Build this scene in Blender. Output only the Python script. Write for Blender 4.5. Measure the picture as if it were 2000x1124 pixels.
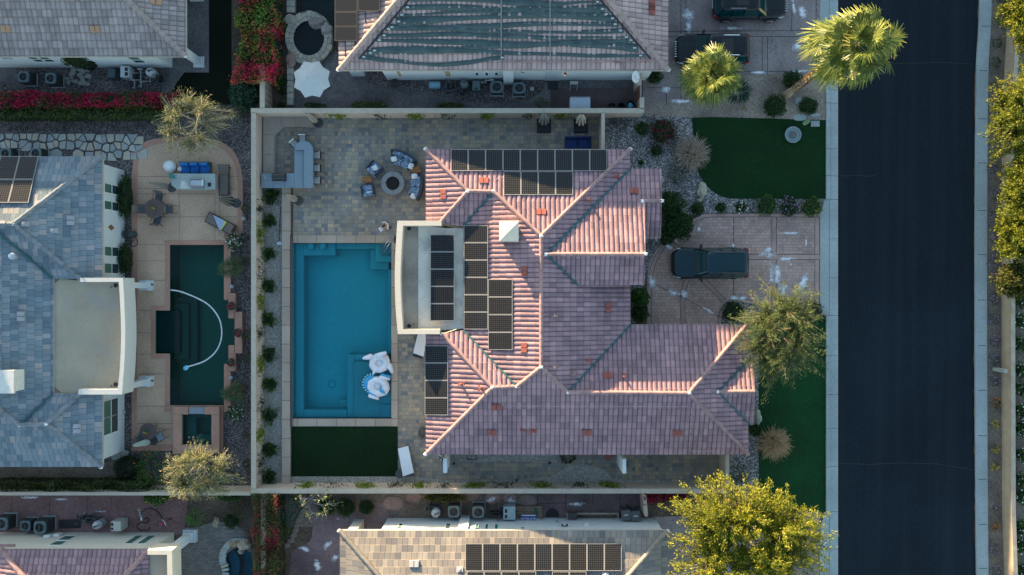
import bpy, bmesh, math, random
import numpy as np
from mathutils import Vector, noise
from mathutils.geometry import delaunay_2d_cdt
from math import pi, sin, cos, tan, radians, sqrt, atan2, hypot

for o in list(bpy.data.objects): bpy.data.objects.remove(o)
SC = bpy.context.scene
COL = SC.collection
rnd = random.Random(7)
rng = np.random.default_rng(7)

# ------------------------------------------------------------------ camera, sky, sun, exposure
HC = 52.0            # camera height above the street, looking straight down
PPM = 30.0           # photograph pixels per metre on the ground
cd = bpy.data.cameras.new("camera"); cam = bpy.data.objects.new("camera", cd); COL.objects.link(cam)
cam.location = (0, 0, HC); cam.rotation_euler = (0, 0, 0)
cd.sensor_width = 36.0; cd.lens = 36.0 * HC / (2000 / PPM)
cd.clip_start = 0.5; cd.clip_end = 3000
SC.camera = cam
SUN_EL = radians(5.2)
SUN_DIR = Vector((-0.515 * cos(SUN_EL), 0.857 * cos(SUN_EL), sin(SUN_EL)))      # towards the sun
wd = bpy.data.worlds.new("World"); SC.world = wd; wd.use_nodes = True
nt = wd.node_tree
sky = nt.nodes.new("ShaderNodeTexSky"); sky.sky_type = 'NISHITA'; sky.sun_disc = False
sky.sun_elevation = SUN_EL; sky.sun_rotation = atan2(SUN_DIR.x, SUN_DIR.y)
sky.air_density = 1.0; sky.dust_density = 0.35; sky.ozone_density = 1.25
nt.nodes["Background"].inputs[1].default_value = 0.15
nt.links.new(sky.outputs[0], nt.nodes["Background"].inputs[0])
sl = bpy.data.lights.new("sun", 'SUN'); sl.energy = 4.5; sl.angle = radians(0.5); sl.color = (1.0, 0.74, 0.43)
so = bpy.data.objects.new("sun", sl); COL.objects.link(so)
so.rotation_euler = SUN_DIR.to_track_quat('Z', 'Y').to_euler(); so.location = SUN_DIR * 100
SC.view_settings.view_transform = 'Standard'; SC.view_settings.look = 'None'
SC.view_settings.gamma = 1.0; SC.view_settings.exposure = 2.45
SC.cycles.max_bounces = 5; SC.cycles.transparent_max_bounces = 8

# ------------------------------------------------------------------ helpers
def W(px, py, z=0.0):
 """the point at height z seen at photograph pixel (px, py)"""
 s = (1 - z / HC) / PPM
 return Vector(((px - 1000) * s, (562 - py) * s, z))
def wx(px, z=0.0): return (px - 1000) * (1 - z / HC) / PPM
def wy(py, z=0.0): return (562 - py) * (1 - z / HC) / PPM

def tag(o, label=None, cat=None, group=None, kind=None):
 if label: o["label"] = label
 if cat: o["category"] = cat
 if group: o["group"] = group
 if kind: o["kind"] = kind
 return o
def thing(name, label, cat, loc=(0, 0, 0), rz=0.0, group=None):
 o = bpy.data.objects.new(name, None); COL.objects.link(o)
 o.empty_display_size = 0.2
 o.location = loc; o.rotation_euler = (0, 0, rz)
 return tag(o, label, cat, group)
def copy_tree(o, parent=None):
 c = o.copy(); COL.objects.link(c); c.parent = parent
 for ch in list(o.children): copy_tree(ch, c)
 return c
def dup(o, loc, rz=0.0, label=None, s=None):
 c = copy_tree(o); c.location = loc; c.rotation_euler = (0, 0, rz)
 if label: c["label"] = label
 if s: c.scale = (s, s, s)
 return c
def base_of(o):
 v = Vector((0, 0, 0))
 while o is not None:
  v += o.location; o = o.parent
 return v

class MB:
 """collects geometry for ONE mesh object"""
 def __init__(s): s.v = []; s.f = []; s.uv = None; s.mi = []
 def add(s, vs, fs, m=0):
  b = len(s.v); s.v += [tuple(p) for p in vs]
  s.f += [tuple(i + b for i in f) for f in fs]; s.mi += [m] * len(fs)
  return s
 def box(s, x0, y0, x1, y1, z0, z1, m=0, bev=0.0):
  if x0 > x1: x0, x1 = x1, x0
  if y0 > y1: y0, y1 = y1, y0
  if bev > 0:
   b = min(bev, (x1 - x0) * .45, (y1 - y0) * .45, (z1 - z0) * .45)
   vs = []
   for z, k in ((z0, 0), (z1 - b, 0), (z1, b)):
    vs += [(x0 + k, y0 + k, z), (x1 - k, y0 + k, z), (x1 - k, y1 - k, z), (x0 + k, y1 - k, z)]
   fs = [(3, 2, 1, 0), (8, 9, 10, 11)]
   for l in (0, 4):
    for i in range(4):
     j = (i + 1) % 4; fs.append((l + i, l + j, l + 4 + j, l + 4 + i))
   return s.add(vs, fs, m)
  vs = [(x0, y0, z0), (x1, y0, z0), (x1, y1, z0), (x0, y1, z0), (x0, y0, z1), (x1, y0, z1), (x1, y1, z1), (x0, y1, z1)]
  return s.add(vs, [(3, 2, 1, 0), (4, 5, 6, 7), (0, 1, 5, 4), (1, 2, 6, 5), (2, 3, 7, 6), (3, 0, 4, 7)], m)
 def obox(s, c, ang, lx, ly, z0, z1, m=0, taper=0.0, bev=0.0):
  """box centred at c (x, y), turned by ang"""
  t = MB(); t.box(-lx / 2, -ly / 2, lx / 2, ly / 2, z0, z1, bev=bev)
  ca, sa = cos(ang), sin(ang); out = []
  for x, y, z in t.v:
   k = 1 - taper * (z - z0) / max(z1 - z0, 1e-6)
   out.append((c[0] + (x * ca - y * sa) * k, c[1] + (x * sa + y * ca) * k, z))
  return s.add(out, t.f, m)
 def prism(s, poly, z0, z1, m=0):
  n = len(poly)
  a = sum(poly[i][0] * poly[(i + 1) % n][1] - poly[(i + 1) % n][0] * poly[i][1] for i in range(n))
  if a < 0: poly = list(poly)[::-1]
  vs = [(p[0], p[1], z0) for p in poly] + [(p[0], p[1], z1) for p in poly]
  fs = [tuple(range(n - 1, -1, -1)), tuple(range(n, 2 * n))]
  fs += [(i, (i + 1) % n, n + (i + 1) % n, n + i) for i in range(n)]
  return s.add(vs, fs, m)
 def lathe(s, prof, c=(0, 0), n=16, m=0, cap=True):
  vs = []; fs = []
  for r, z in prof:
   for i in range(n):
    a = 2 * pi * i / n; vs.append((c[0] + r * cos(a), c[1] + r * sin(a), z))
  for k in range(len(prof) - 1):
   for i in range(n):
    j = (i + 1) % n; fs.append((k * n + i, k * n + j, (k + 1) * n + j, (k + 1) * n + i))
  if cap:
   fs.append(tuple(range(n - 1, -1, -1))); fs.append(tuple(range((len(prof) - 1) * n, len(prof) * n)))
  return s.add(vs, fs, m)
 def tube(s, path, r, n=6, m=0, cap=True):
  path = [Vector(p) for p in path]
  rs = list(r) if isinstance(r, (list, tuple)) else [r] * len(path)
  vs = []; fs = []; prev = None
  for i, p in enumerate(path):
   d = (path[min(i + 1, len(path) - 1)] - path[max(i - 1, 0)])
   d = d.normalized() if d.length > 1e-9 else Vector((0, 0, 1))
   if prev is None:
    u = d.orthogonal().normalized()
   else:
    u = (prev - d * prev.dot(d)); u = u.normalized() if u.length > 1e-6 else d.orthogonal().normalized()
   prev = u; w = d.cross(u)
   for k in range(n):
    a = 2 * pi * k / n; vs.append(p + (u * cos(a) + w * sin(a)) * rs[i])
  for i in range(len(path) - 1):
   for k in range(n):
    j = (k + 1) % n; fs.append((i * n + k, i * n + j, (i + 1) * n + j, (i + 1) * n + k))
  if cap:
   fs.append(tuple(range(n - 1, -1, -1))); fs.append(tuple(range((len(path) - 1) * n, len(path) * n)))
  return s.add(vs, fs, m)
 def blob(s, c, rx, ry, rz, seed=0, amp=0.15, nu=14, nv=8, m=0, fr=1.6):
  vs = []; fs = []
  for j in range(nv + 1):
   th = pi * j / nv
   for i in range(nu):
    a = 2 * pi * i / nu
    d = Vector((sin(th) * cos(a), sin(th) * sin(a), cos(th)))
    k = 1 + amp * noise.noise(d * fr + Vector((seed * 3.7, seed * 1.3, 0)))*1.6
    vs.append((c[0] + d.x * rx * k, c[1] + d.y * ry * k, c[2] + d.z * rz * k))
  for j in range(nv):
   for i in range(nu):
    k = (i + 1) % nu
    fs.append((j * nu + i, (j + 1) * nu + i, (j + 1) * nu + k, j * nu + k))
  return s.add(vs, fs, m)
 def loft(s, secs, m=0, cap=True):
  n = len(secs[0]); vs = [p for q in secs for p in q]; fs = []
  for i in range(len(secs) - 1):
   for k in range(n):
    j = (k + 1) % n; fs.append((i * n + k, i * n + j, (i + 1) * n + j, (i + 1) * n + k))
  if cap:
   fs.append(tuple(range(n - 1, -1, -1))); fs.append(tuple(range((len(secs) - 1) * n, len(secs) * n)))
  return s.add(vs, fs, m)
 def build(s, name, mat, parent=None, smooth=False, world=True, auto=None):
  me = bpy.data.meshes.new(name)
  org = Vector((0, 0, 0))
  V = np.array(s.v, dtype=float).reshape(-1, 3)
  if parent is not None:
   if world: org = base_of(parent)
  elif world and len(V):
   org = Vector(((V[:, 0].min() + V[:, 0].max()) / 2, (V[:, 1].min() + V[:, 1].max()) / 2, V[:, 2].min()))
  V = V - np.array(org)
  me.from_pydata([tuple(p) for p in V], [], s.f)
  mats = mat if isinstance(mat, (list, tuple)) else [mat]
  for m in mats: me.materials.append(m)
  if len(mats) > 1: me.polygons.foreach_set("material_index", s.mi)
  if smooth: me.polygons.foreach_set("use_smooth", [True] * len(me.polygons))
  if s.uv is not None:
   l = me.uv_layers.new(name="tile"); l.data.foreach_set("uv", np.array(s.uv, dtype=float).ravel())
  me.update()
  o = bpy.data.objects.new(name, me); COL.objects.link(o)
  if parent is not None: o.parent = parent
  elif world: o.location = org
  if smooth and auto:
   me.set_sharp_from_angle(angle=radians(auto))
  return o

def fix_normals(o):
 bm = bmesh.new(); bm.from_mesh(o.data); bmesh.ops.recalc_face_normals(bm, faces=bm.faces); bm.to_mesh(o.data); bm.free()
 return o
def smooth_poly(pts, n=6):
 out = []; N = len(pts)
 for i in range(N):
  p0, p1, p2, p3 = [Vector(pts[(i + k - 1) % N]) for k in range(4)]
  for k in range(n):
   t = k / n
   out.append(tuple(0.5 * ((2 * p1) + (-p0 + p2) * t + (2 * p0 - 5 * p1 + 4 * p2 - p3) * t * t + (-p0 + 3 * p1 - 3 * p2 + p3) * t ** 3)))
 return out
def smooth_path(pts, n=6):
 out = []; N = len(pts)
 for i in range(N - 1):
  p0, p1, p2, p3 = Vector(pts[max(i - 1, 0)]), Vector(pts[i]), Vector(pts[i + 1]), Vector(pts[min(i + 2, N - 1)])
  for k in range(n):
   t = k / n
   out.append(0.5 * ((2 * p1) + (-p0 + p2) * t + (2 * p0 - 5 * p1 + 4 * p2 - p3) * t * t + (-p0 + 3 * p1 - 3 * p2 + p3) * t ** 3))
 return out + [Vector(pts[-1])]

def PX(pts, z=0.0): return [tuple(W(x, y, z))[:2] for x, y in pts]
def rect(x0, y0, x1, y1): return [(x0, y0), (x1, y0), (x1, y1), (x0, y1)]
def sheet(name, outer, z, mat, holes=(), kind='structure', parent=None, px=True):
 """a flat sheet of ground at height z, outlined in photograph pixels"""
 V, E, Ls = [], [], []
 for loop in [outer] + list(holes):
  pts = PX(loop, z) if px else loop
  pts = [p for k, p in enumerate(pts) if hypot(p[0] - pts[k - 1][0], p[1] - pts[k - 1][1]) > 1e-4]
  b, n_ = len(V), len(pts); V += [Vector((p[0], p[1])) for p in pts]; E += [(b + k, b + (k + 1) % n_) for k in range(n_)]; Ls.append(pts)
 def inside(x, y, pts):
  r = False
  for k in range(len(pts)):
   (x0, y0), (x1, y1) = pts[k - 1][:2], pts[k][:2]
   if (y0 > y) != (y1 > y) and x < (x1 - x0) * (y - y0) / (y1 - y0) + x0: r = not r
  return r
 ov, _, of = delaunay_2d_cdt(V, E, [], 0, 1e-5)[:3]
 bm = bmesh.new(); bv = [bm.verts.new((v.x, v.y, z)) for v in ov]
 for f in of:
  c = sum((ov[k] for k in f), Vector((0, 0))) / len(f)
  if inside(c.x, c.y, Ls[0]) and not any(inside(c.x, c.y, h) for h in Ls[1:]):
   q = bm.faces.new([bv[k] for k in f]); q.normal_update()
   if q.normal.z < 0: q.normal_flip()
 me = bpy.data.meshes.new(name); bm.to_mesh(me); bm.free()
 me.materials.append(mat); o = bpy.data.objects.new(name, me); COL.objects.link(o)
 if kind: o["kind"] = kind
 if parent: o.parent = parent
 return o
def struct(o): o["kind"] = 'structure'; return o

# ------------------------------------------------------------------ materials
def newmat(name):
 m = bpy.data.materials.new(name); m.use_nodes = True
 n = m.node_tree.nodes; l = m.node_tree.links
 return m, n, l, n["Principled BSDF"]
def c4(c): return (c[0], c[1], c[2], 1.0)
def ramp(n, stops, interp='LINEAR'):
 r = n.new("ShaderNodeValToRGB"); r.color_ramp.interpolation = interp
 e = r.color_ramp.elements
 while len(e) < len(stops): e.new(0.5)
 for k, (p, c) in zip(e, stops): k.position = p; k.color = c4(c)
 return r
def position(n): return n.new("ShaderNodeNewGeometry").outputs["Position"]
def bump(n, l, b, height, strength=0.3, dist=0.02):
 bn = n.new("ShaderNodeBump"); bn.inputs["Strength"].default_value = strength; bn.inputs["Distance"].default_value = dist
 l.new(height, bn.inputs["Height"]); l.new(bn.outputs[0], b.inputs["Normal"])
_cache = {}
def M(name, col, rough=0.7, var=0.12, scale=4.0, metal=0.0, bmp=0.0, spec=0.35):
 if name in _cache: return _cache[name]
 m, n, l, b = newmat(name)
 tc = n.new("ShaderNodeTexCoord"); nz = n.new("ShaderNodeTexNoise")
 nz.inputs["Scale"].default_value = scale; nz.inputs["Detail"].default_value = 5; nz.inputs["Roughness"].default_value = .65
 l.new(tc.outputs["Object"], nz.inputs["Vector"])
 r = ramp(n, [(0.3, [max(0, c * (1 - var)) for c in col]), (0.7, [min(1, c * (1 + var)) for c in col])])
 l.new(nz.outputs[0], r.inputs[0]); l.new(r.outputs[0], b.inputs["Base Color"])
 b.inputs["Roughness"].default_value = rough; b.inputs["Metallic"].default_value = metal
 b.inputs["Specular IOR Level"].default_value = spec
 if bmp: bump(n, l, b, nz.outputs[0], bmp, 0.03)
 _cache[name] = m; return m
def ground_mat(name, cols, fine=14.0, coarse=0.5, rough=0.95, bmp=0.4, mixc=0.35, stain=None, streak=None):
 """grains of mixed colour (fine) under broad patches (coarse)"""
 m, n, l, b = newmat(name); p = position(n)
 vo = n.new("ShaderNodeTexVoronoi"); vo.inputs["Scale"].default_value = fine; l.new(p, vo.inputs["Vector"])
 sep = n.new("ShaderNodeSeparateColor"); l.new(vo.outputs["Color"], sep.inputs[0])
 k = len(cols); r = ramp(n, [(i / max(k - 1, 1), c) for i, c in enumerate(cols)])
 l.new(sep.outputs[0], r.inputs[0])
 nz = n.new("ShaderNodeTexNoise"); nz.inputs["Scale"].default_value = coarse; nz.inputs["Detail"].default_value = 6; l.new(p, nz.inputs["Vector"])
 mr = n.new("ShaderNodeMapRange"); mr.inputs[1].default_value = .3; mr.inputs[2].default_value = .7
 mr.inputs[3].default_value = 1 - mixc; mr.inputs[4].default_value = 1 + mixc; l.new(nz.outputs[0], mr.inputs[0])
 mx = n.new("ShaderNodeMix"); mx.data_type = 'RGBA'; mx.blend_type = 'MULTIPLY'; mx.inputs[0].default_value = 1
 l.new(r.outputs[0], mx.inputs[6]); l.new(mr.outputs[0], mx.inputs[7])
 out = mx.outputs[2]
 if streak: stain = streak
 if stain:
  col, sc, lo, hi = stain
  n2 = n.new("ShaderNodeTexNoise"); n2.inputs["Scale"].default_value = sc; n2.inputs["Detail"].default_value = 8; n2.inputs["Roughness"].default_value = .7; l.new(p, n2.inputs["Vector"])
  if streak:
   mp = n.new("ShaderNodeMapping"); mp.inputs["Scale"].default_value = (1, .03, 1); l.new(p, mp.inputs["Vector"]); l.new(mp.outputs[0], n2.inputs["Vector"])
  m2 = n.new("ShaderNodeMapRange"); m2.inputs[1].default_value = lo; m2.inputs[2].default_value = hi; l.new(n2.outputs[0], m2.inputs[0])
  x2 = n.new("ShaderNodeMix"); x2.data_type = 'RGBA'; l.new(m2.outputs[0], x2.inputs[0]); l.new(out, x2.inputs[6]); x2.inputs[7].default_value = c4(col)
  out = x2.outputs[2]
 l.new(out, b.inputs["Base Color"]); b.inputs["Roughness"].default_value = rough; b.inputs["Specular IOR Level"].default_value = .25
 if bmp: bump(n, l, b, vo.outputs["Distance"], bmp, 0.02)
 return m
def brick_mat(name, stops, bw, bh, mortar=(.05, .05, .05), ms=0.012, offset=.5, squash=1.0, sqf=2, rough=.85, rot=0.0, mixc=.2, coarse=.4, stain=None, interp='LINEAR', mb=True, vary=True, mo=.9):
 m, n, l, b = newmat(name); p = position(n)
 mp = n.new("ShaderNodeMapping"); mp.inputs["Rotation"].default_value = (0, 0, rot); l.new(p, mp.inputs["Vector"])
 br = n.new("ShaderNodeTexBrick"); l.new(mp.outputs[0], br.inputs["Vector"])
 br.offset = offset; br.squash = squash; br.squash_frequency = sqf
 br.inputs["Color1"].default_value = (0, 0, 0, 1); br.inputs["Color2"].default_value = (1, 1, 1, 1); br.inputs["Mortar"].default_value = (.5, .5, .5, 1)
 br.inputs["Scale"].default_value = 1; br.inputs["Mortar Size"].default_value = ms; br.inputs["Mortar Smooth"].default_value = .1
 br.inputs["Brick Width"].default_value = bw; br.inputs["Row Height"].default_value = bh
 r = ramp(n, stops, interp); l.new(br.outputs["Color"], r.inputs[0])
 nz = n.new("ShaderNodeTexNoise"); nz.inputs["Scale"].default_value = coarse; nz.inputs["Detail"].default_value = 7; nz.inputs["Roughness"].default_value = .6; l.new(p, nz.inputs["Vector"])
 mr = n.new("ShaderNodeMapRange"); mr.inputs[1].default_value = .3; mr.inputs[2].default_value = .7
 mr.inputs[3].default_value = 1 - mixc; mr.inputs[4].default_value = 1 + mixc; l.new(nz.outputs[0], mr.inputs[0])
 mx = n.new("ShaderNodeMix"); mx.data_type = 'RGBA'; mx.blend_type = 'MULTIPLY'; mx.inputs[0].default_value = 1
 l.new(r.outputs[0], mx.inputs[6]); l.new(mr.outputs[0], mx.inputs[7]); out = mx.outputs[2]
 if mb:
  x = n.new("ShaderNodeMix"); x.data_type = 'RGBA'; mm = n.new("ShaderNodeMath"); mm.operation = 'MULTIPLY'; mm.inputs[1].default_value = mo
  l.new(br.outputs["Fac"], mm.inputs[0]); l.new(mm.outputs[0], x.inputs[0]); l.new(out, x.inputs[6]); x.inputs[7].default_value = c4(mortar); out = x.outputs[2]
 if stain:
  col, sc, lo, hi = stain
  n2 = n.new("ShaderNodeTexNoise"); n2.inputs["Scale"].default_value = sc; n2.inputs["Detail"].default_value = 8; n2.inputs["Roughness"].default_value = .7; l.new(p, n2.inputs["Vector"])
  m2 = n.new("ShaderNodeMapRange"); m2.inputs[1].default_value = lo; m2.inputs[2].default_value = hi; l.new(n2.outputs[0], m2.inputs[0])
  x2 = n.new("ShaderNodeMix"); x2.data_type = 'RGBA'; l.new(m2.outputs[0], x2.inputs[0]); l.new(out, x2.inputs[6]); x2.inputs[7].default_value = c4(col); out = x2.outputs[2]
 l.new(out, b.inputs["Base Color"]); b.inputs["Roughness"].default_value = rough; b.inputs["Specular IOR Level"].default_value = .25
 return m
def tile_mat(name, stops, rough=.85, joint=0.0, bond=False, streak=.15, lip=0.0):
 """roof tile: one colour per tile from the tile's own column and course"""
 m, n, l, b = newmat(name)
 uv = n.new("ShaderNodeUVMap"); uv.uv_map = "tile"
 sx = n.new("ShaderNodeSeparateXYZ"); l.new(uv.outputs[0], sx.inputs[0])
 def mth(op, a, bb=None, v=None):
  q = n.new("ShaderNodeMath"); q.operation = op; l.new(a, q.inputs[0])
  if bb is not None: l.new(bb, q.inputs[1])
  if v is not None: q.inputs[1].default_value = v
  return q.outputs[0]
 row = mth('FLOOR', sx.outputs[1]); u = sx.outputs[0]
 if bond:
  wn0 = n.new("ShaderNodeTexWhiteNoise"); wn0.noise_dimensions = '1D'; l.new(row, wn0.inputs["W"])
  u = mth('ADD', u, wn0.outputs[0])
 colm = mth('FLOOR', u)
 cb = n.new("ShaderNodeCombineXYZ"); l.new(colm, cb.inputs[0]); l.new(row, cb.inputs[1])
 wn = n.new("ShaderNodeTexWhiteNoise"); wn.noise_dimensions = '2D'; l.new(cb.outputs[0], wn.inputs["Vector"])
 r = ramp(n, stops); l.new(wn.outputs[0], r.inputs[0]); out = r.outputs[0]
 p = position(n); nz = n.new("ShaderNodeTexNoise"); nz.inputs["Scale"].default_value = .8; nz.inputs["Detail"].default_value = 7; l.new(p, nz.inputs["Vector"])
 mr = n.new("ShaderNodeMapRange"); mr.inputs[1].default_value = .3; mr.inputs[2].default_value = .7; mr.inputs[3].default_value = 1 - streak; mr.inputs[4].default_value = 1 + streak; l.new(nz.outputs[0], mr.inputs[0])
 mx = n.new("ShaderNodeMix"); mx.data_type = 'RGBA'; mx.blend_type = 'MULTIPLY'; mx.inputs[0].default_value = 1; l.new(out, mx.inputs[6]); l.new(mr.outputs[0], mx.inputs[7]); out = mx.outputs[2]
 if joint:
  fr = mth('FRACT', u); j = mth('LESS_THAN', fr, v=joint)
  x = n.new("ShaderNodeMix"); x.data_type = 'RGBA'; l.new(j, x.inputs[0]); l.new(out, x.inputs[6]); x.inputs[7].default_value = (.05, .05, .055, 1); out = x.outputs[2]
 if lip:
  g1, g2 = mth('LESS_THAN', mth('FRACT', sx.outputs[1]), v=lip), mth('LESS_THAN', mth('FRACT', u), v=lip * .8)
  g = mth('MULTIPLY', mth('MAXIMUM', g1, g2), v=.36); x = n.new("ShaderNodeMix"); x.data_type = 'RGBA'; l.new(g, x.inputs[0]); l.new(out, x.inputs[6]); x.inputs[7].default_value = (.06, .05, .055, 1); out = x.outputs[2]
 l.new(out, b.inputs["Base Color"]); b.inputs["Roughness"].default_value = rough; b.inputs["Specular IOR Level"].default_value = .3
 return m
def leaf_mat(name, stops, transl=.35, rough=.6, patch=None):
 """foliage: every leaf its own shade; patch = (colour stops, noise scale, lo, hi) puts blossom in drifts"""
 if name in _cache: return _cache[name]
 m, n, l, b = newmat(name)
 g = n.new("ShaderNodeNewGeometry"); r = ramp(n, stops); l.new(g.outputs["Random Per Island"], r.inputs[0]); out = r.outputs[0]
 if patch:
  st, sc, lo, hi = patch
  r2 = ramp(n, st); l.new(g.outputs["Random Per Island"], r2.inputs[0])
  nz = n.new("ShaderNodeTexNoise"); nz.inputs["Scale"].default_value = sc; nz.inputs["Detail"].default_value = 3; l.new(g.outputs["Position"], nz.inputs["Vector"])
  ad = n.new("ShaderNodeMath"); ad.operation = 'MULTIPLY_ADD'; l.new(g.outputs["Random Per Island"], ad.inputs[0]); ad.inputs[1].default_value = .25; l.new(nz.outputs[0], ad.inputs[2])
  mr = n.new("ShaderNodeMapRange"); mr.inputs[1].default_value = lo; mr.inputs[2].default_value = hi; l.new(ad.outputs[0], mr.inputs[0])
  x = n.new("ShaderNodeMix"); x.data_type = 'RGBA'; l.new(mr.outputs[0], x.inputs[0]); l.new(out, x.inputs[6]); l.new(r2.outputs[0], x.inputs[7]); out = x.outputs[2]
 l.new(out, b.inputs["Base Color"]); b.inputs["Roughness"].default_value = rough; b.inputs["Specular IOR Level"].default_value = .25
 tr = n.new("ShaderNodeBsdfTranslucent"); l.new(out, tr.inputs[0])
 ms = n.new("ShaderNodeMixShader"); ms.inputs[0].default_value = transl
 l.new(b.outputs[0], ms.inputs[1]); l.new(tr.outputs[0], ms.inputs[2]); l.new(ms.outputs[0], n["Material Output"].inputs[0])
 _cache[name] = m; return m
def water_mat(name, tint):
 m, n, l, b = newmat(name); n.remove(b)
 t = n.new("ShaderNodeBsdfTransparent"); t.inputs[0].default_value = c4(tint)
 g = n.new("ShaderNodeBsdfGlossy"); g.inputs["Roughness"].default_value = .03
 fr = n.new("ShaderNodeFresnel"); fr.inputs[0].default_value = 1.33
 nz = n.new("ShaderNodeTexNoise"); nz.inputs["Scale"].default_value = 2.5; nz.inputs["Detail"].default_value = 3; l.new(position(n), nz.inputs["Vector"])
 bn = n.new("ShaderNodeBump"); bn.inputs["Strength"].default_value = .15; bn.inputs["Distance"].default_value = .03; l.new(nz.outputs[0], bn.inputs["Height"])
 l.new(bn.outputs[0], g.inputs["Normal"]); l.new(bn.outputs[0], fr.inputs["Normal"])
 ms = n.new("ShaderNodeMixShader"); l.new(fr.outputs[0], ms.inputs[0]); l.new(t.outputs[0], ms.inputs[1]); l.new(g.outputs[0], ms.inputs[2])
 l.new(ms.outputs[0], n["Material Output"].inputs[0])
 return m
def panel_mat(name, cell, line, nu, nv, dot=True):
 """solar cells on a panel's own UV square"""
 m, n, l, b = newmat(name)
 uv = n.new("ShaderNodeUVMap"); uv.uv_map = "tile"; sx = n.new("ShaderNodeSeparateXYZ"); l.new(uv.outputs[0], sx.inputs[0])
 def d(o, k):
  a = n.new("ShaderNodeMath"); a.operation = 'MULTIPLY'; l.new(o, a.inputs[0]); a.inputs[1].default_value = k
  f = n.new("ShaderNodeMath"); f.operation = 'FRACT'; l.new(a.outputs[0], f.inputs[0])
  s = n.new("ShaderNodeMath"); s.operation = 'SUBTRACT'; l.new(f.outputs[0], s.inputs[0]); s.inputs[1].default_value = .5
  q = n.new("ShaderNodeMath"); q.operation = 'ABSOLUTE'; l.new(s.outputs[0], q.inputs[0]); return q.outputs[0]
 a, c = d(sx.outputs[0], nu), d(sx.outputs[1], nv)
 mxm = n.new("ShaderNodeMath"); mxm.operation = 'MAXIMUM'; l.new(a, mxm.inputs[0]); l.new(c, mxm.inputs[1])
 sm = n.new("ShaderNodeMath"); sm.operation = 'ADD'; l.new(a, sm.inputs[0]); l.new(c, sm.inputs[1])
 t1 = n.new("ShaderNodeMath"); t1.operation = 'GREATER_THAN'; l.new(mxm.outputs[0], t1.inputs[0]); t1.inputs[1].default_value = .474
 t2 = n.new("ShaderNodeMath"); t2.operation = 'GREATER_THAN'; l.new(sm.outputs[0], t2.inputs[0]); t2.inputs[1].default_value = .87
 t = n.new("ShaderNodeMath"); t.operation = 'MAXIMUM'; l.new(t1.outputs[0], t.inputs[0]); l.new(t2.outputs[0], t.inputs[1])
 x = n.new("ShaderNodeMix"); x.data_type = 'RGBA'; l.new(t.outputs[0], x.inputs[0]); x.inputs[6].default_value = c4(cell); x.inputs[7].default_value = c4(line)
 l.new(x.outputs[2], b.inputs["Base Color"]); b.inputs["Roughness"].default_value = .3; b.inputs["Specular IOR Level"].default_value = .16
 return m

# ------------------------------------------------------------------ ground colours
m_soil = ground_mat("soil", [(.05, .035, .025), (.09, .065, .05), (.14, .11, .085)], 20, .6)
m_darkgravel = ground_mat("dark_gravel", [(.03, .024, .026), (.06, .05, .048), (.09, .078, .076), (.2, .18, .18)], 17, .5)
m_tangravel = ground_mat("tan_gravel", [(.12, .1, .085), (.22, .18, .15), (.3, .25, .2), (.16, .13, .11)], 20, .5)
m_pebbles = ground_mat("river_pebbles", [(.05, .05, .052), (.1, .095, .097), (.17, .16, .16), (.42, .4, .4)], 15, .5, bmp=.8)
m_greygravel = ground_mat("grey_gravel", [(.17, .16, .145), (.26, .25, .225), (.36, .345, .31)], 16, .7, mixc=.12)
m_asphalt = ground_mat("asphalt", [(.0022, .0062, .011), (.0038, .0095, .016), (.0068, .0142, .0225)], 22, .12, rough=.95, mixc=.3, streak=((.010, .017, .024), 1.1, .45, .75), bmp=.3)
m_concrete = ground_mat("concrete", [(.24, .28, .28), (.28, .32, .32), (.31, .35, .35)], 20, .5, mixc=.12, bmp=.1, stain=((.2, .2, .19), 1.1, .6, .8))
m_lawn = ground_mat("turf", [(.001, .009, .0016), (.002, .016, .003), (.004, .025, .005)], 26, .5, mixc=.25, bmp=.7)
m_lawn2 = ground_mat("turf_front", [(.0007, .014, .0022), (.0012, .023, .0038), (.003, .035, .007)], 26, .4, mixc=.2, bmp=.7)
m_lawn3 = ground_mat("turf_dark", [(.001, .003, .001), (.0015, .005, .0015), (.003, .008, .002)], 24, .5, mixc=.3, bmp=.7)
PAV = [(0, (.13, .14, .15)), (.2, (.225, .2, .165)), (.42, (.32, .265, .19)), (.6, (.2, .2, .195)), (.78, (.26, .225, .17)), (.9, (.15, .16, .175)), (1, (.4, .3, .2))]
m_paver = brick_mat("patio_pavers", PAV, .40, .26, mortar=(.06, .06, .058), ms=.010, squash=.55, sqf=2, mixc=.22, mo=.5)
m_coping = brick_mat("pool_coping", [(0, (.31, .25, .2)), (1, (.38, .31, .25))], 1.27, 50, mortar=(.1, .085, .075), ms=.02, offset=0, mixc=.14)
m_copingv = brick_mat("pool_coping_side", [(0, (.31, .25, .2)), (1, (.38, .31, .25))], 1.22, 50, mortar=(.1, .085, .075), ms=.02, offset=0, mixc=.14, rot=pi / 2)
m_drive = brick_mat("stamped_concrete", [(0, (.31, .215, .185)), (.5, (.365, .255, .22)), (1, (.42, .295, .255))], .3, .2, mortar=(.1, .075, .07), ms=.012, squash=.6, sqf=3, mixc=.25, mo=.6)
m_band = ground_mat("smooth_drive_band", [(.31, .21, .18), (.36, .245, .215)], 12, .7, mixc=.2, bmp=.1)
m_joint = M("joint_dark", (.035, .03, .03), .9)
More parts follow.
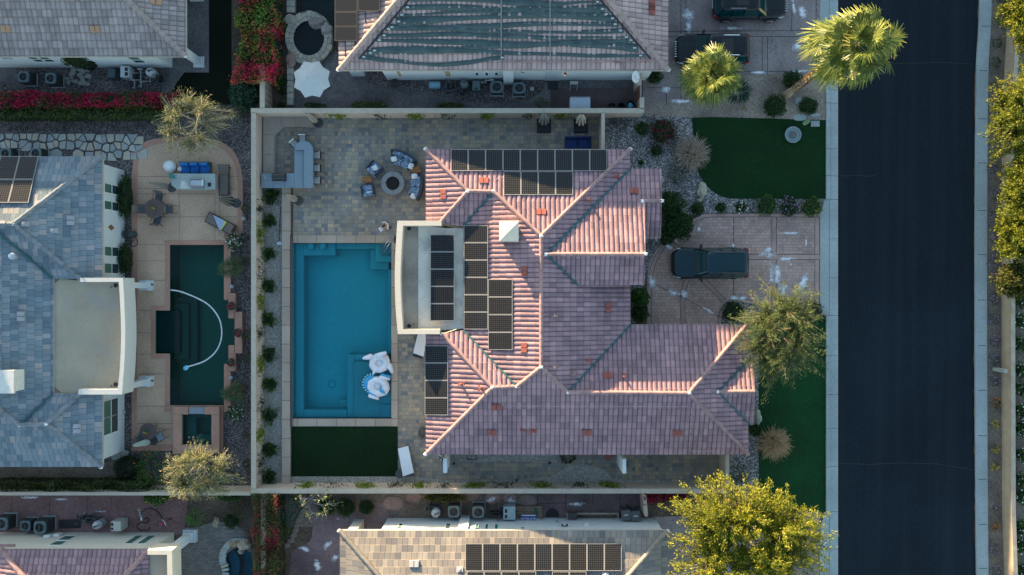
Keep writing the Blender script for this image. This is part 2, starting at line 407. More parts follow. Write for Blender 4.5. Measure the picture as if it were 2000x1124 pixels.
def crackle(name, a, b2, line, sc):
 m, n, l, b = newmat(name); p = position(n)
 vo = n.new("ShaderNodeTexVoronoi"); vo.feature = 'DISTANCE_TO_EDGE'; vo.inputs["Scale"].default_value = sc; l.new(p, vo.inputs["Vector"])
 mr = n.new("ShaderNodeMapRange"); mr.inputs[1].default_value = .005; mr.inputs[2].default_value = .04; l.new(vo.outputs[0], mr.inputs[0])
 nz = n.new("ShaderNodeTexNoise"); nz.inputs["Scale"].default_value = .7; nz.inputs["Detail"].default_value = 8; l.new(p, nz.inputs["Vector"])
 r = ramp(n, [(.3, a), (.7, b2)]); l.new(nz.outputs[0], r.inputs[0])
 x = n.new("ShaderNodeMix"); x.data_type = 'RGBA'; l.new(mr.outputs[0], x.inputs[0]); x.inputs[6].default_value = c4(line); l.new(r.outputs[0], x.inputs[7])
 l.new(x.outputs[2], b.inputs["Base Color"]); b.inputs["Roughness"].default_value = .85
 return m
m_drive2 = crackle("cracked_stamped_concrete", (.17, .14, .14), (.26, .215, .21), (.11, .09, .09), 3.4)
m_slab = ground_mat("grey_patio", [(.085, .08, .085), (.11, .105, .11), (.13, .125, .125)], 8, .45, mixc=.3, bmp=.15)
m_redslab = ground_mat("red_patio", [(.15, .085, .085), (.19, .11, .105), (.23, .14, .13)], 14, .5, mixc=.25, bmp=.2)
m_mauve = ground_mat("mauve_patio", [(.13, .095, .1), (.17, .125, .13)], 9, .4, mixc=.35, bmp=.2, stain=((.35, .33, .36), .9, .62, .74))
m_deck = ground_mat("tan_pool_deck", [(.37, .25, .175), (.44, .305, .215), (.5, .355, .255)], 24, .4, mixc=.14, bmp=.15)
m_border = ground_mat("pink_deck_border", [(.34, .185, .135), (.4, .225, .17)], 16, .5, mixc=.15, bmp=.1)
m_brickpatio = brick_mat("brick_patio", [(0, (.13, .12, .11)), (1, (.2, .18, .17))], .24, .14, mortar=(.07, .065, .06), ms=.012, mixc=.25)
m_stone = brick_mat("flag_coping", [(0, (.25, .25, .2)), (.5, (.33, .31, .25)), (1, (.38, .33, .27))], .62, .45, mortar=(.12, .11, .1), ms=.02, mixc=.25)
m_white = M("white_mark", (.6, .62, .68), .8)

# ------------------------------------------------------------------ ground sheets
POOL = rect(572, 474, 764, 818)
LPOOL = [(332, 479), (438, 479), (438, 586), (449, 586), (449, 622), (461, 622), (461, 674), (449, 674), (449, 711), (438, 711), (438, 792), (332, 792), (332, 691), (304, 691), (304, 607), (332, 607)]
LSPA = rect(360, 808, 417, 867)
def circ(cx, cy, rx, ry=None, n=28, ph=0):
 ry = ry or rx
 return [(cx + rx * cos(2 * pi * i / n + ph), cy + ry * sin(2 * pi * i / n + ph)) for i in range(n)]
TSPA = circ(606, 78, 29.5, 33.5)
TPOOL = [(579, -60), (672, -60), (664, 10), (660, 40), (652, 60), (642, 45), (622, 32), (600, 31), (580, 36)]
BPOOL = smooth_poly([(466, 1070), (484, 1076), (492, 1090), (489, 1130), (440, 1160), (432, 1140), (444, 1118), (438, 1098), (446, 1080)], 5)
HOLES = [POOL, LPOOL, LSPA, TSPA, TPOOL, BPOOL]
sheet("ground", [(-60000, -60000), (62000, -60000), (62000, 62000), (-60000, 62000)], -0.02, m_soil, HOLES)

road_r = smooth_path([(1914, -400), (1912, 0), (1906, 130), (1904, 300), (1903, 600), (1904, 900), (1906, 1124), (1912, 1500)], 6)
road_r = [tuple(p) for p in [Vector((q[0], q[1])) for q in road_r]]
sheet("road", [(1637, -4000), (1914, -4000)] + road_r + [(1912, 6000), (1637, 6000)], -0.012, m_asphalt)
# hairline cracks and tar spots of the road
for nm, pts, w_ in (("road_crack", [(1640, 343), (1655, 344), (1668, 342), (1690, 344), (1712, 343)], 1.0), ("road_crack", [(1640, 905), (1700, 907), (1760, 904), (1830, 906), (1903, 918)], 0.9),
     ("road_crack", [(1700, 122), (1760, 124), (1840, 122), (1900, 125)], 0.8)):
 sheet(nm, pts + [(x, y + w_) for x, y in reversed(pts)], -0.008, m_joint)
# left gutter and kerb
def strip(name, x0, x1, ys, mat, z0, z1, gap=.012):
 for a, b in zip(ys[:-1], ys[1:]):
  t = MB(); p = W(x0, a); q = W(x1, b)
  t.box(p.x, q.y + gap, q.x, p.y - gap, z0, z1, bev=.01); struct(t.build(name, mat))
gy = [-500, -120, -60, 0, 70, 136, 176, 202, 291, 344, 390, 467, 543, 617, 695, 771, 837, 912, 1000, 1073, 1145, 1400]
strip("gutter", 1620, 1637, gy, m_concrete, -.2, 0.0)
for a, b in ((176, 390), (617, 1000)):
 ks = [a] + [y for y in gy if a < y < b] + [b]
 strip("kerb", 1612.5, 1619.5, ks, m_concrete, -.2, .13)
for y0, y1, f0, f1 in ((-300, 136, 0, 40), (418, 600, 28, 17), (1030, 1500, 30, 0)):
 out = [(1602, y0), (1612, y0 - f0), (1619.5, y0 - f0), (1619.5, y1 + f1), (1612, y1 + f1), (1602, y1)]
 sheet("driveway_apron", out, .02, m_concrete)
# right kerb, pavement, planted verge
rr = [p for p in road_r]
def offs(d): return [(x + d, y) for x, y in rr]
def ribbon(name, d0, d1, mat, z0, z1, ext=5000):
 a = PX([(rr[0][0] + d0, -ext)] + offs(d0) + [(rr[-1][0] + d0, ext)]); b = PX([(rr[0][0] + d1, -ext)] + offs(d1) + [(rr[-1][0] + d1, ext)])
 t = MB(); n = len(a)
 vs = [(p[0], p[1], z1) for p in a] + [(p[0], p[1], z1) for p in b] + [(p[0], p[1], z0) for p in a] + [(p[0], p[1], z0) for p in b]
 fs = []
 for i in range(n - 1):
  fs += [(i, i + 1, n + i + 1, n + i), (2 * n + i, 2 * n + i + 1, i + 1, i), (n + i, n + i + 1, 3 * n + i + 1, 3 * n + i)]
 t.add(vs, fs); return struct(fix_normals(t.build(name, mat)))
ribbon("kerb", 0, 4.5, m_concrete, -.2, .12)
ribbon("pavement", 4.7, 23, m_concrete, -.2, .11)
def road_x(y):
 for (x0, y0), (x1, y1) in zip(rr[:-1], rr[1:]):
  if y0 <= y <= y1: return x0 + (x1 - x0) * (y - y0) / max(y1 - y0, 1e-6)
 return rr[-1][0]
for y in (51, 138, 232, 318, 411, 497, 586, 675, 762, 851, 936, 1024, 1110):
 x = road_x(y); sheet("pavement_joint", rect(x + 5, y, x + 22.8, y + 1.1), .1145, m_joint)
m_litter = ground_mat("leaf_litter", [(.07, .04, .02), (.12, .07, .03), (.09, .03, .03), (.16, .13, .1)], 12, 1.2, mixc=.5)
for y0, y1 in ((0, 52), (150, 260), (330, 350), (384, 400), (455, 490), (690, 720), (760, 775), (800, 815), (872, 890), (985, 1006), (1020, 1060)):
 x = road_x((y0 + y1) / 2); sheet("leaf_litter", smooth_poly([(x - 1.5, y0), (x - .2, y0), (x - .2, y1), (x - 2.2, (y0 + y1) / 2)], 3), -.004, m_litter, kind='stuff')
verge = [(road_x(y) + 23.2, y) for y in range(-390, 1500, 60)]
m_verge = ground_mat("verge_soil", [(.1, .085, .07), (.14, .115, .095), (.18, .15, .12)], 14, .8, mixc=.25)
sheet("verge_soil", verge + [(2300, 1480), (2300, -390)], .06, m_verge)

# main plot
sheet("gravel", [(1182, 215), (1614, 232), (1614, 420), (1350, 420), (1292, 470), (1262, 540), (1240, 640), (1182, 640)], -.004, m_pebbles)
sheet("gravel", [(1380, 585), (1614, 598), (1614, 640), (1482, 640), (1482, 1010), (1418, 1010), (1418, 640), (1380, 640)], -.004, m_pebbles)
sheet("gravel", [(1256, 146), (1614, 146), (1614, 236), (1352, 230), (1256, 226)], 0.0, m_tangravel)
lawnA = [(1351, 230), (1400, 229), (1500, 232), (1614, 235), (1614, 388.5), (1428, 388.5)] + [tuple(p)[:2] for p in smooth_path([(1428, 388.5, 0), (1400, 380, 0), (1378, 360, 0), (1363, 334, 0), (1358, 300, 0), (1351, 230, 0)], 5)][1:-1]
sheet("lawn", lawnA, .012, m_lawn2)
sheet("lawn", [(1482, 617), (1612.5, 617), (1612.5, 1000), (1590, 1000), (1540, 996), (1482, 985)], .012, ground_mat("turf_bright", [(.0008, .022, .005), (.0016, .036, .008), (.004, .052, .013)], 26, .4, mixc=.3, bmp=.7))
drv = [(1602, 418), (1395, 418)] + [tuple(p)[:2] for p in smooth_path([(1395, 418, 0), (1372, 420, 0), (1350, 430, 0), (1318, 452, 0), (1290, 478, 0), (1270, 510, 0), (1264, 545, 0)], 5)][1:] + \
      [(1264, 645), (1402, 645)] + [tuple(p)[:2] for p in smooth_path([(1402, 645, 0), (1403, 615, 0), (1410, 600, 0), (1425, 589, 0), (1450, 585, 0), (1485, 592, 0), (1510, 600, 0)], 4)][1:] + [(1602, 600)]
sheet("driveway", drv, .004, m_drive)
def band(name, pts, w_, mat, z):
 P = [Vector((x, y)) for x, y in pts]; L = []; R = []
 for i, p in enumerate(P):
  d = (P[min(i + 1, len(P) - 1)] - P[max(i - 1, 0)]).normalized(); n_ = Vector((-d.y, d.x)) * (w_ / 2)
  L.append(tuple(p + n_)); R.append(tuple(p - n_))
 return sheet(name, L + R[::-1], z, mat)
def bandj(pts, w_, z=.008):
 band("driveway_band", pts, w_, m_band, z)
 P = [Vector((x, y)) for x, y in pts]
 for sg in (-1, 1):
  Q = []
  for i, p in enumerate(P):
   d = (P[min(i + 1, len(P) - 1)] - P[max(i - 1, 0)]).normalized(); Q.append(tuple(p + Vector((-d.y, d.x)) * (w_ / 2 * sg)))
  band("driveway_joint", Q, .9, m_joint, z + .004)
sp = lambda pts, n=4: [tuple(p)[:2] for p in smooth_path([(x, y, 0) for x, y in pts], n)]
bandj([(1512, 423), (1512, 599)], 9, .008)
bandj([(1596, 423), (1596, 599)], 9, .008)
bandj([(1455, 502.5), (1601, 502.5)], 10, .016)
bandj(sp([(1602, 421), (1395, 421), (1370, 425), (1350, 434), (1316, 458), (1292, 487), (1275, 520), (1269, 560)]), 7, .020)
band("driveway_joint", [(1433, 415), (1433, 640)], 1.0, m_joint, .012)
bandj(sp([(1335, 640), (1333, 590), (1336, 562), (1344, 545)]), 9, .008)
bandj([(1366, 540), (1390, 563), (1414, 588)], 9, .012)
bandj([(1300, 462), (1313, 475), (1330, 490)], 8, .008)
band("driveway_joint", [(1268, 550), (1300, 566), (1350, 590), (1403, 619)], 1.0, m_joint, .012)
band("driveway_joint", [(1272, 555), (1272, 640)], 1.0, m_joint, .012)
bandj(sp([(1406, 640), (1407, 618), (1413, 603), (1427, 592), (1450, 588), (1485, 595)]), 7, .024)
# mineral bloom on the concrete: pale patches with their own shape
def stain_mat():
 m, n, l, b = newmat("salt_bloom"); p = position(n)
 nz = n.new("ShaderNodeTexNoise"); nz.inputs["Scale"].default_value = 3.2; nz.inputs["Detail"].default_value = 9; nz.inputs["Roughness"].default_value = .75; l.new(p, nz.inputs["Vector"])
 tc = n.new("ShaderNodeTexCoord"); vd = n.new("ShaderNodeVectorMath"); vd.operation = 'LENGTH'
 uv = n.new("ShaderNodeUVMap"); uv.uv_map = "tile"; l.new(uv.outputs[0], vd.inputs[0])
 sb = n.new("ShaderNodeMath"); sb.operation = 'MULTIPLY_ADD'; l.new(vd.outputs["Value"], sb.inputs[0]); sb.inputs[1].default_value = -.33; l.new(nz.outputs[0], sb.inputs[2])
 mr = n.new("ShaderNodeMapRange"); mr.inputs[1].default_value = .22; mr.inputs[2].default_value = .45; mr.inputs[4].default_value = .9; l.new(sb.outputs[0], mr.inputs[0])
 b.inputs["Base Color"].default_value = (.7, .71, .75, 1); b.inputs["Roughness"].default_value = .9
 l.new(mr.outputs[0], b.inputs["Alpha"]); return m
m_bloom = stain_mat()
def bloom(cx, cy, rx, ry, ang=0, z=.034):
 rx *= .8; ry *= .85
 t = MB(); c = W(cx, cy); n_ = 20; vs = [(c.x, c.y, z)]; uv = []
 for i in range(n_):
  a = 2 * pi * i / n_; x, y = rx / PPM * cos(a), ry / PPM * sin(a)
  vs.append((c.x + x * cos(ang) - y * sin(ang), c.y + x * sin(ang) + y * cos(ang), z))
 t.add(vs, [(0, i + 1, (i + 1) % n_ + 1) for i in range(n_)])
 for i in range(n_):
  a, a2 = 2 * pi * i / n_, 2 * pi * (i + 1) / n_
  uv += [(0, 0), (cos(a), sin(a)), (cos(a2), sin(a2))]
 t.uv = uv; struct(t.build("mineral_stain", m_bloom))
BL = [(1306, 482, 16, 9, -.8), (1319, 470, 14, 6, -.9), (1274, 552, 12, 24, .2), (1285, 470, 14, 7, 0), (1365, 448, 6, 10, 0), (1540, 456, 34, 4, 0), (1508, 530, 9, 38, 0), (1517, 535, 14, 32, .1), (1568, 552, 14, 32, -.35), (1500, 497, 26, 9, 0),
      (1535, 506, 30, 5, 0), (1545, 517, 4, 5, 0), (1432, 480, 5, 16, 0), (1500, 490, 14, 12, .4), (1433, 582, 16, 8, 0), (1336, 575, 10, 16, .3), (1316, 572, 20, 9, -.4), (1382, 606, 22, 6, -.5), (1530, 566, 14, 16, 0), (1574, 476, 3, 16, 0), (1450, 582, 12, 6, 0),
      (1566, 25, 14, 18, .5), (1556, 92, 16, 10, .4), (1550, 15, 6, 22, .2), (1430, 56, 34, 5, 0), (1345, 30, 18, 20, 0), (1330, 198, 34, 7, 0), (1560, 140, 40, 5, 0), (1480, 142, 30, 5, 0), (1345, 50, 12, 22, 0), (1300, 175, 20, 10, 0),
      (275, 1010, 6, 22, .2), (60, 972, 30, 4, 0), (120, 975, 24, 4, 0), (165, 1012, 5, 18, 0), (195, 999, 22, 3, 0), (640, 1064, 16, 8, .8), (595, 1072, 18, 8, -.3), (620, 1104, 12, 16, .4), (655, 1090, 14, 10, .5), (960, 975, 16, 9, .3), (1000, 979, 14, 10, -.3), (1125, 985, 26, 6, 0)]
for b_ in BL: bloom(*b_)

# upper neighbour's drive and walk
sheet("driveway", [(1290, -400), (1602, -400), (1602, 146), (1330, 146), (1330, 200), (1256, 200), (1256, 146), (1290, 146)], .006, m_drive2)
for pts in ([(1330, -50), (1330, 205)], [(1340, -50), (1340, 146)], [(1304, 62), (1602, 60)], [(1304, 71), (1602, 72)], [(1416, 55), (1416, 78)], [(1489, 72), (1489, 146)], [(1499, 72), (1499, 146)], [(1548, -20), (1546, 62)], [(1262, 172), (1330, 172)], [(1594, -50), (1594, 146)], [(1420, 140), (1602, 140)], [(1302, 172), (1302, 205)]):
 band("driveway_joint", pts, 1.1, m_joint, .011)
# rear patio, coping and beds of the main plot
sheet("patio_pavers", [(514, 224), (1178, 224), (1178, 300), (836, 300), (836, 462), (572, 462), (572, 365), (514, 365)], .004, m_paver)
sheet("patio_pavers", [(776, 462), (850, 462), (850, 888), (1416, 888), (1416, 947), (776, 947)], .004, m_paver)
sheet("gravel", [(514, 365), (553, 365), (553, 950), (514, 950)], .002, m_greygravel)
sheet("gravel", [(568, 931), (800, 931), (870, 938), (1000, 938), (1080, 930), (1108, 912), (1140, 906), (1180, 918), (1200, 936), (1416, 944), (1416, 950), (568, 950)], .010, m_greygravel)
sheet("gravel", [(846, 886), (1076, 886), (1084, 902), (860, 902)], .010, m_greygravel)
sheet("lawn", rect(569, 833.5, 777, 931), .014, m_lawn)
def slab(name, x0, y0, x1, y1, z0, z1, mat, bev=.015):
 t = MB(); p, q = W(x0, y0), W(x1, y1); t.box(p.x, q.y, q.x, p.y, z0, z1, bev=bev); return struct(t.build(name, mat))
slab("pool_coping", 572, 460, 770, 475, -.3, .05, m_coping)
slab("pool_coping", 764.5, 475, 777, 833, -.3, .05, m_copingv)
slab("pool_coping", 569, 818, 764.5, 833, -.3, .05, m_coping)
slab("raised_coping", 553, 368, 568.5, 946, 0, .32, m_copingv)
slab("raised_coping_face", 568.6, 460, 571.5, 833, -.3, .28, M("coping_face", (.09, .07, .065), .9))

# pools: real basins with steps, benches and water
def basin(name, loop, depth, mat, z_top=0.0):
 t = MB(); p = PX(loop); n_ = len(p)
 t.add([(x, y, -depth) for x, y in p] + [(x, y, z_top) for x, y in p], [tuple(range(n_))] + [(i, (i + 1) % n_, n_ + (i + 1) % n_, n_ + i) for i in range(n_)])
 return struct(t.build(name, mat))
def pool_box(name, x0, y0, x1, y1, zt, zb, mat):
 t = MB(); p, q = W(x0, y0), W(x1, y1); t.box(p.x, q.y, q.x, p.y, zb, zt, bev=.03); return struct(t.build(name, mat))
m_plaster = M("pool_plaster", (.075, .43, .48), .8, .07, 2.5)
m_plaster_s = M("pool_plaster_step", (.11, .43, .46), .8, .06, 4)
basin("pool_basin", POOL, 1.75, m_plaster)
pool_box("pool_bench", 572.3, 475, 589, 817.6, -.55, -1.74, m_plaster_s)
pool_box("pool_bench", 589.3, 474.6, 652, 499, -.5, -1.74, m_plaster_s)
pool_box("pool_bench", 652.3, 474.6, 730, 486, -.62, -1.74, m_plaster_s)
pool_box("pool_bench", 755, 527, 763.7, 690, -.62, -1.74, m_plaster_s)
pool_box("pool_step", 730.5, 474.6, 763.7, 512, -.42, -1.74, m_plaster_s)
pool_box("pool_step", 719, 486.5, 755, 526, -.9, -1.74, m_plaster_s)
pool_box("pool_step", 742, 474.8, 763.5, 498, -.12, -.5, M("step_top", (.2, .25, .28), .8))
pool_box("pool_bench", 589.3, 803, 674, 817.6, -.55, -1.74, m_plaster_s)
pool_box("pool_bench", 674.3, 694, 688, 817.6, -.62, -1.74, m_plaster_s)
pool_box("pool_bench", 688.3, 694, 754.7, 707, -.62, -1.74, m_plaster_s)
pool_box("tanning_shelf", 688.3, 707.3, 763.7, 817.6, -.36, -1.74, M("shelf_plaster", (.14, .36, .385), .8, .08, 4))
pool_box("pool_step", 740, 791, 763.4, 817.3, -.2, -.37, M("shelf_step", (.12, .31, .36), .8))
pool_box("pool_step", 655, 786, 673.7, 802.6, -1.3, -1.74, m_plaster_s)
for x_ in (606, 629):
 t = MB(); c = W(x_, 481); t.lathe([(.22, -1.7), (.22, -.18), (.19, -.14)], (c.x, c.y), 18); struct(t.build("pool_stool", m_plaster_s))
t = MB(); c = W(637, 757); t.lathe([(.26, -1.745), (.26, -1.738)], (c.x, c.y), 24); struct(t.build("pool_drain", M("drain_ring", (.02, .12, .17), .6)))
t = MB(); t.lathe([(.22, -1.737), (.22, -1.732)], (c.x, c.y), 24); struct(t.build("pool_drain", m_plaster))
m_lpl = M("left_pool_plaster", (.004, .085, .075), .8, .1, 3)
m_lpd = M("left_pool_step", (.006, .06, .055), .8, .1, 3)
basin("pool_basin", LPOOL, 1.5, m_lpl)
pool_box("pool_step", 304.4, 607.4, 348, 690.6, -.3, -1.49, M("baja_shelf", (.022, .042, .05), .8))
pool_box("pool_step", 332.5, 594, 361, 704, -.6, -1.49, m_lpd)
pool_box("pool_step", 332.6, 583, 374, 712, -.95, -1.49, m_lpd)
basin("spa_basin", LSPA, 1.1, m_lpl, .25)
pool_box("pool_bench", 360.4, 808.4, 378, 866.6, -.4, -1.09, M("spa_bench", (.01, .09, .1), .8))
pool_box("pool_bench", 378.3, 808.4, 411, 818, -.4, -1.09, _cache["spa_bench"]); pool_box("pool_bench", 378.3, 851, 411, 866.6, -.4, -1.09, _cache["spa_bench"]); pool_box("pool_bench", 411.3, 808.4, 416.6, 866.6, -.4, -1.09, _cache["spa_bench"])
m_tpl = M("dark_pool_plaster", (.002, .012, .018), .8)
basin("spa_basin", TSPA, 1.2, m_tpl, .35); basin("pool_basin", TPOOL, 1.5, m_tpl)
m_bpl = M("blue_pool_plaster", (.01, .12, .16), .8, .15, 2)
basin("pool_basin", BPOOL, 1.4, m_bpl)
t = MB(); t.prism(PX(smooth_poly([(446, 1082), (452, 1080), (461, 1096), (463, 1115), (455, 1140), (434, 1146), (446, 1118), (440, 1098)], 4)), -1.39, -.5); struct(t.build("pool_bench", M("blue_pool_bench", (.008, .085, .12), .8)))
wm1 = water_mat("pool_water", (.5, .9, .95)); wm2 = water_mat("dark_pool_water", (.55, .95, .85))
sheet("water", POOL, -.07, wm1); sheet("water", LPOOL, -.09, wm2); sheet("water", LSPA, .12, wm2)
sheet("water", TSPA, .22, wm2); sheet("water", TPOOL, -.08, wm2); sheet("water", BPOOL, -.08, wm1)

# left neighbour's pool deck
deck = [(259, 300)] + sp([(259, 330), (262, 300), (272, 285), (300, 272), (360, 268), (420, 274), (448, 288), (464, 310), (473, 345), (474, 400), (474, 445)], 5) + [(474, 452), (462, 470), (452, 476), (452, 792), (436, 792), (436, 882), (342, 882), (342, 881), (257, 881), (257, 340)]
deck = [p for i, p in enumerate(deck) if i > 0]
sheet("pool_deck_border", deck, .006, m_border, [LPOOL, LSPA])
ideck = sp([(269, 342), (271, 315), (279, 297), (302, 283), (360, 278), (418, 284), (441, 297), (456, 318), (463, 345), (464, 400), (464, 440)], 5) + [(438, 440), (438, 470), (322, 470), (322, 597), (294, 597), (294, 701), (322, 701), (322, 803), (342, 803), (342, 868), (267, 868)]
sheet("pool_deck", ideck, .012, m_deck)
for pts in ([(268, 345), (466, 345)], [(268, 369), (462, 369)], [(268, 379), (420, 379)], [(350, 369), (350, 470)], [(420, 379), (420, 470)], [(429, 345), (429, 460)], [(268, 424), (464, 424)], [(268, 478), (322, 478)], [(268, 510), (322, 510)], [(268, 548), (322, 548)], [(268, 607), (296, 607)], [(268, 650), (294, 650)], [(268, 692), (294, 692)], [(268, 731), (322, 731)], [(268, 794), (322, 794)], [(268, 828), (342, 828)], [(268, 838), (342, 838)]):
 band("deck_joint", pts, .8, M("deck_joint", (.13, .1, .08), .9), .017)
# raised coping by the planter edge, stepped like the pool
for x0, y0, x1, y1, h in ((438, 479, 452, 586, .1), (449, 573, 463, 622, .3), (461, 609, 476, 690, .3), (449, 675, 463, 725, .3), (438, 711, 452, 805, .1)):
 if (x0, y0) == (449, 573): slab("pool_coping", 449.3, 573, 463, 609, 0, h, m_border); slab("pool_coping", 449.3, 609.2, 460.8, 622, 0, h, m_border)
 elif (x0, y0) == (438, 479): slab("pool_coping", 438.3, 470, 452, 572.8, 0, h, m_border); slab("pool_coping", 438.3, 573, 449, 586, 0, h, m_border)
 elif (x0, y0) == (449, 675): slab("pool_coping", 449.3, 690.2, 463, 725, 0, h, m_border); slab("pool_coping", 449.3, 674.2, 460.8, 690, 0, h, m_border)
 elif (x0, y0) == (461, 609): slab("pool_coping", 461.3, y0, x1, y1, 0, h, m_border)
 else: slab("pool_coping", 438.3, 725.2, 452, 805, 0, h, m_border); slab("pool_coping", 438.3, 711.2, 449, 725, 0, h, m_border)
slab("pool_coping", 322, 470, 438, 478.6, 0, .05, m_border)
slab("pool_coping", 321, 792.4, 343, 803, 0, .05, m_border)
for x0, y0, x1, y1 in ((343, 793.5, 372, 808), (404, 793.5, 433, 808), (343, 808.2, 359.6, 884), (417.4, 808.2, 433, 884), (359.8, 867.4, 417.2, 884)): slab("spa_coping", x0, y0, x1, y1, 0, .42, m_border)
slab("spa_spillway", 372.2, 795, 403.8, 807.6, 0, .3, M("spillway", (.2, .23, .26), .6))
# other plots
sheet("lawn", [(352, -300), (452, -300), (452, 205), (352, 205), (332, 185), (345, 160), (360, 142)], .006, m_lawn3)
sheet("patio", [(316, -300), (408, -300), (408, 142), (360, 142), (345, 162), (334, 180), (316, 182), (316, 111)], .010, m_slab)
sheet("concrete_walk", [(-60, 110), (8, 112), (52, 168), (42, 176), (10, 162), (-60, 150)], .008, m_slab)
sheet("gravel", [(8, 112), (330, 112), (330, 184), (0, 184), (-60, 170)], -.004, m_darkgravel)
sheet("gravel", [(-100, 230), (490, 230), (490, 960), (-100, 960)], -.010, m_darkgravel, [LPOOL, LSPA])
sheet("bare_soil", [(-100, 890), (205, 905), (250, 880), (250, 950), (-100, 958)], -.002, m_verge)
sheet("gravel", [(508, -200), (578, -200), (578, 215), (508, 215)], -.006, m_soil, [TSPA])
sheet("patio", [(570, 100), (1256, 100), (1256, 213), (570, 213)], -.002, m_slab, [TSPA])
sheet("bare_soil", sp([(720, 165), (780, 172), (850, 186), (900, 198), (960, 202), (1020, 199), (1056, 180), (1062, 165), (1064, 140), (720, 140)], 3), .004, m_darkgravel)
sheet("patio", [(1075, 172), (1256, 172), (1256, 213), (1075, 213)], .008, ground_mat("brown_patio", [(.08, .062, .06), (.1, .078, .075)], 10, .6, mixc=.3))
sheet("patio", [(-100, 968), (368, 968), (360, 1045), (-100, 1045)], .002, m_redslab)
for pts in ([(23, 970), (23, 1022)], [(97, 970), (96, 1008)], [(170, 970), (170, 1000)], [(310, 970), (308, 1010)], [(217, 970), (217, 985)]): band("patio_joint", pts, 1.0, m_joint, .006)
sheet("brick_patio", sp([(345, 1130), (352, 1040), (385, 1030), (420, 1020), (450, 1022), (480, 1040)], 4) + [(490, 1060), (490, 1300), (300, 1300)], .004, m_brickpatio, [BPOOL])
sheet("bare_soil", [(545, 965), (1060, 965), (1060, 1030), (545, 1030)], -.004, m_verge)
sheet("patio", sp([(612, 1010), (640, 1003), (668, 1006), (690, 1002), (760, 1003), (760, 1300), (568, 1300), (568, 1100), (574, 1076), (592, 1066), (606, 1056), (610, 1040), (612, 1010)], 4), .002, m_mauve)
sheet("patio", [(1052, 963), (1270, 963), (1270, 1020), (1052, 1020)], .004, ground_mat("rose_patio", [(.12, .085, .09), (.15, .11, .11)], 9, .5, mixc=.35))
for pts in ([(1050, 963), (1050, 1015)], [(1105, 963), (1105, 1000)], [(1158, 963), (1158, 985)], [(1211, 963), (1211, 1015)], [(1052, 984), (1105, 983)]): band("patio_joint", pts, 1.1, m_joint, .009)
sheet("driveway", [(1268, 1010), (1602, 1000), (1602, 1500), (1268, 1500)], .002, m_drive2)

# ------------------------------------------------------------------ houses
PINK = [(0, (.215, .14, .16)), (.3, (.26, .165, .185)), (.7, (.305, .19, .21)), (1, (.35, .22, .23))]
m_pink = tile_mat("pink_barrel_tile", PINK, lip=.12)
m_pink_cap = M("pink_cap_tile", (.28, .18, .18), .85, .3, 2.2)
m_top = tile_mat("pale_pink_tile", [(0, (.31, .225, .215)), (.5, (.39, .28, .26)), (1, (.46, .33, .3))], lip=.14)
m_top_cap = M("pale_cap_tile", (.33, .25, .23), .85, .25, 2.2)
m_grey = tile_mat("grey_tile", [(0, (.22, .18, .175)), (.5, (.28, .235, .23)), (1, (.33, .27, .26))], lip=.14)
m_grey_cap = M("grey_cap_tile", (.27, .22, .21), .85, .12, 3)
m_slate = tile_mat("slate_tile", [(0, (.10, .14, .175)), (.35, (.14, .18, .21)), (.6, (.165, .2, .225)), (.85, (.2, .215, .235)), (1, (.27, .25, .245))], joint=.06, bond=True)
m_slate_cap = M("slate_cap_tile", (.16, .18, .205), .85, .3, 2)
m_beige = tile_mat("beige_tile", [(0, (.125, .12, .125)), (.3, (.175, .162, .155)), (.7, (.215, .192, .17)), (1, (.26, .232, .2))], joint=.06, bond=True)
m_beige_cap = M("beige_cap_tile", (.19, .175, .16), .85, .3, 2)
m_mortar = M("white_mortar", (.75, .74, .72), .9)
m_valley = M("green_valley_metal", (.02, .09, .1), .5, .3, 6)
m_stucco = M("cream_stucco", (.52, .48, .42), .9, .06, 6, bmp=.1)
m_stucco2 = M("white_stucco", (.5, .53, .54), .9, .06, 6, bmp=.1)
m_parapet = M("parapet_stucco", (.6, .52, .42), .9, .06, 5)
m_fascia = M("fascia", (.4, .36, .33), .8)
m_glass = M("window_glass", (.025, .05, .055), .08, .2, 1, spec=.8)
m_glassg = M("window_blind", (.05, .12, .1), .3, .2, 1, spec=.6)
m_frame = M("window_frame", (.6, .62, .6), .6)

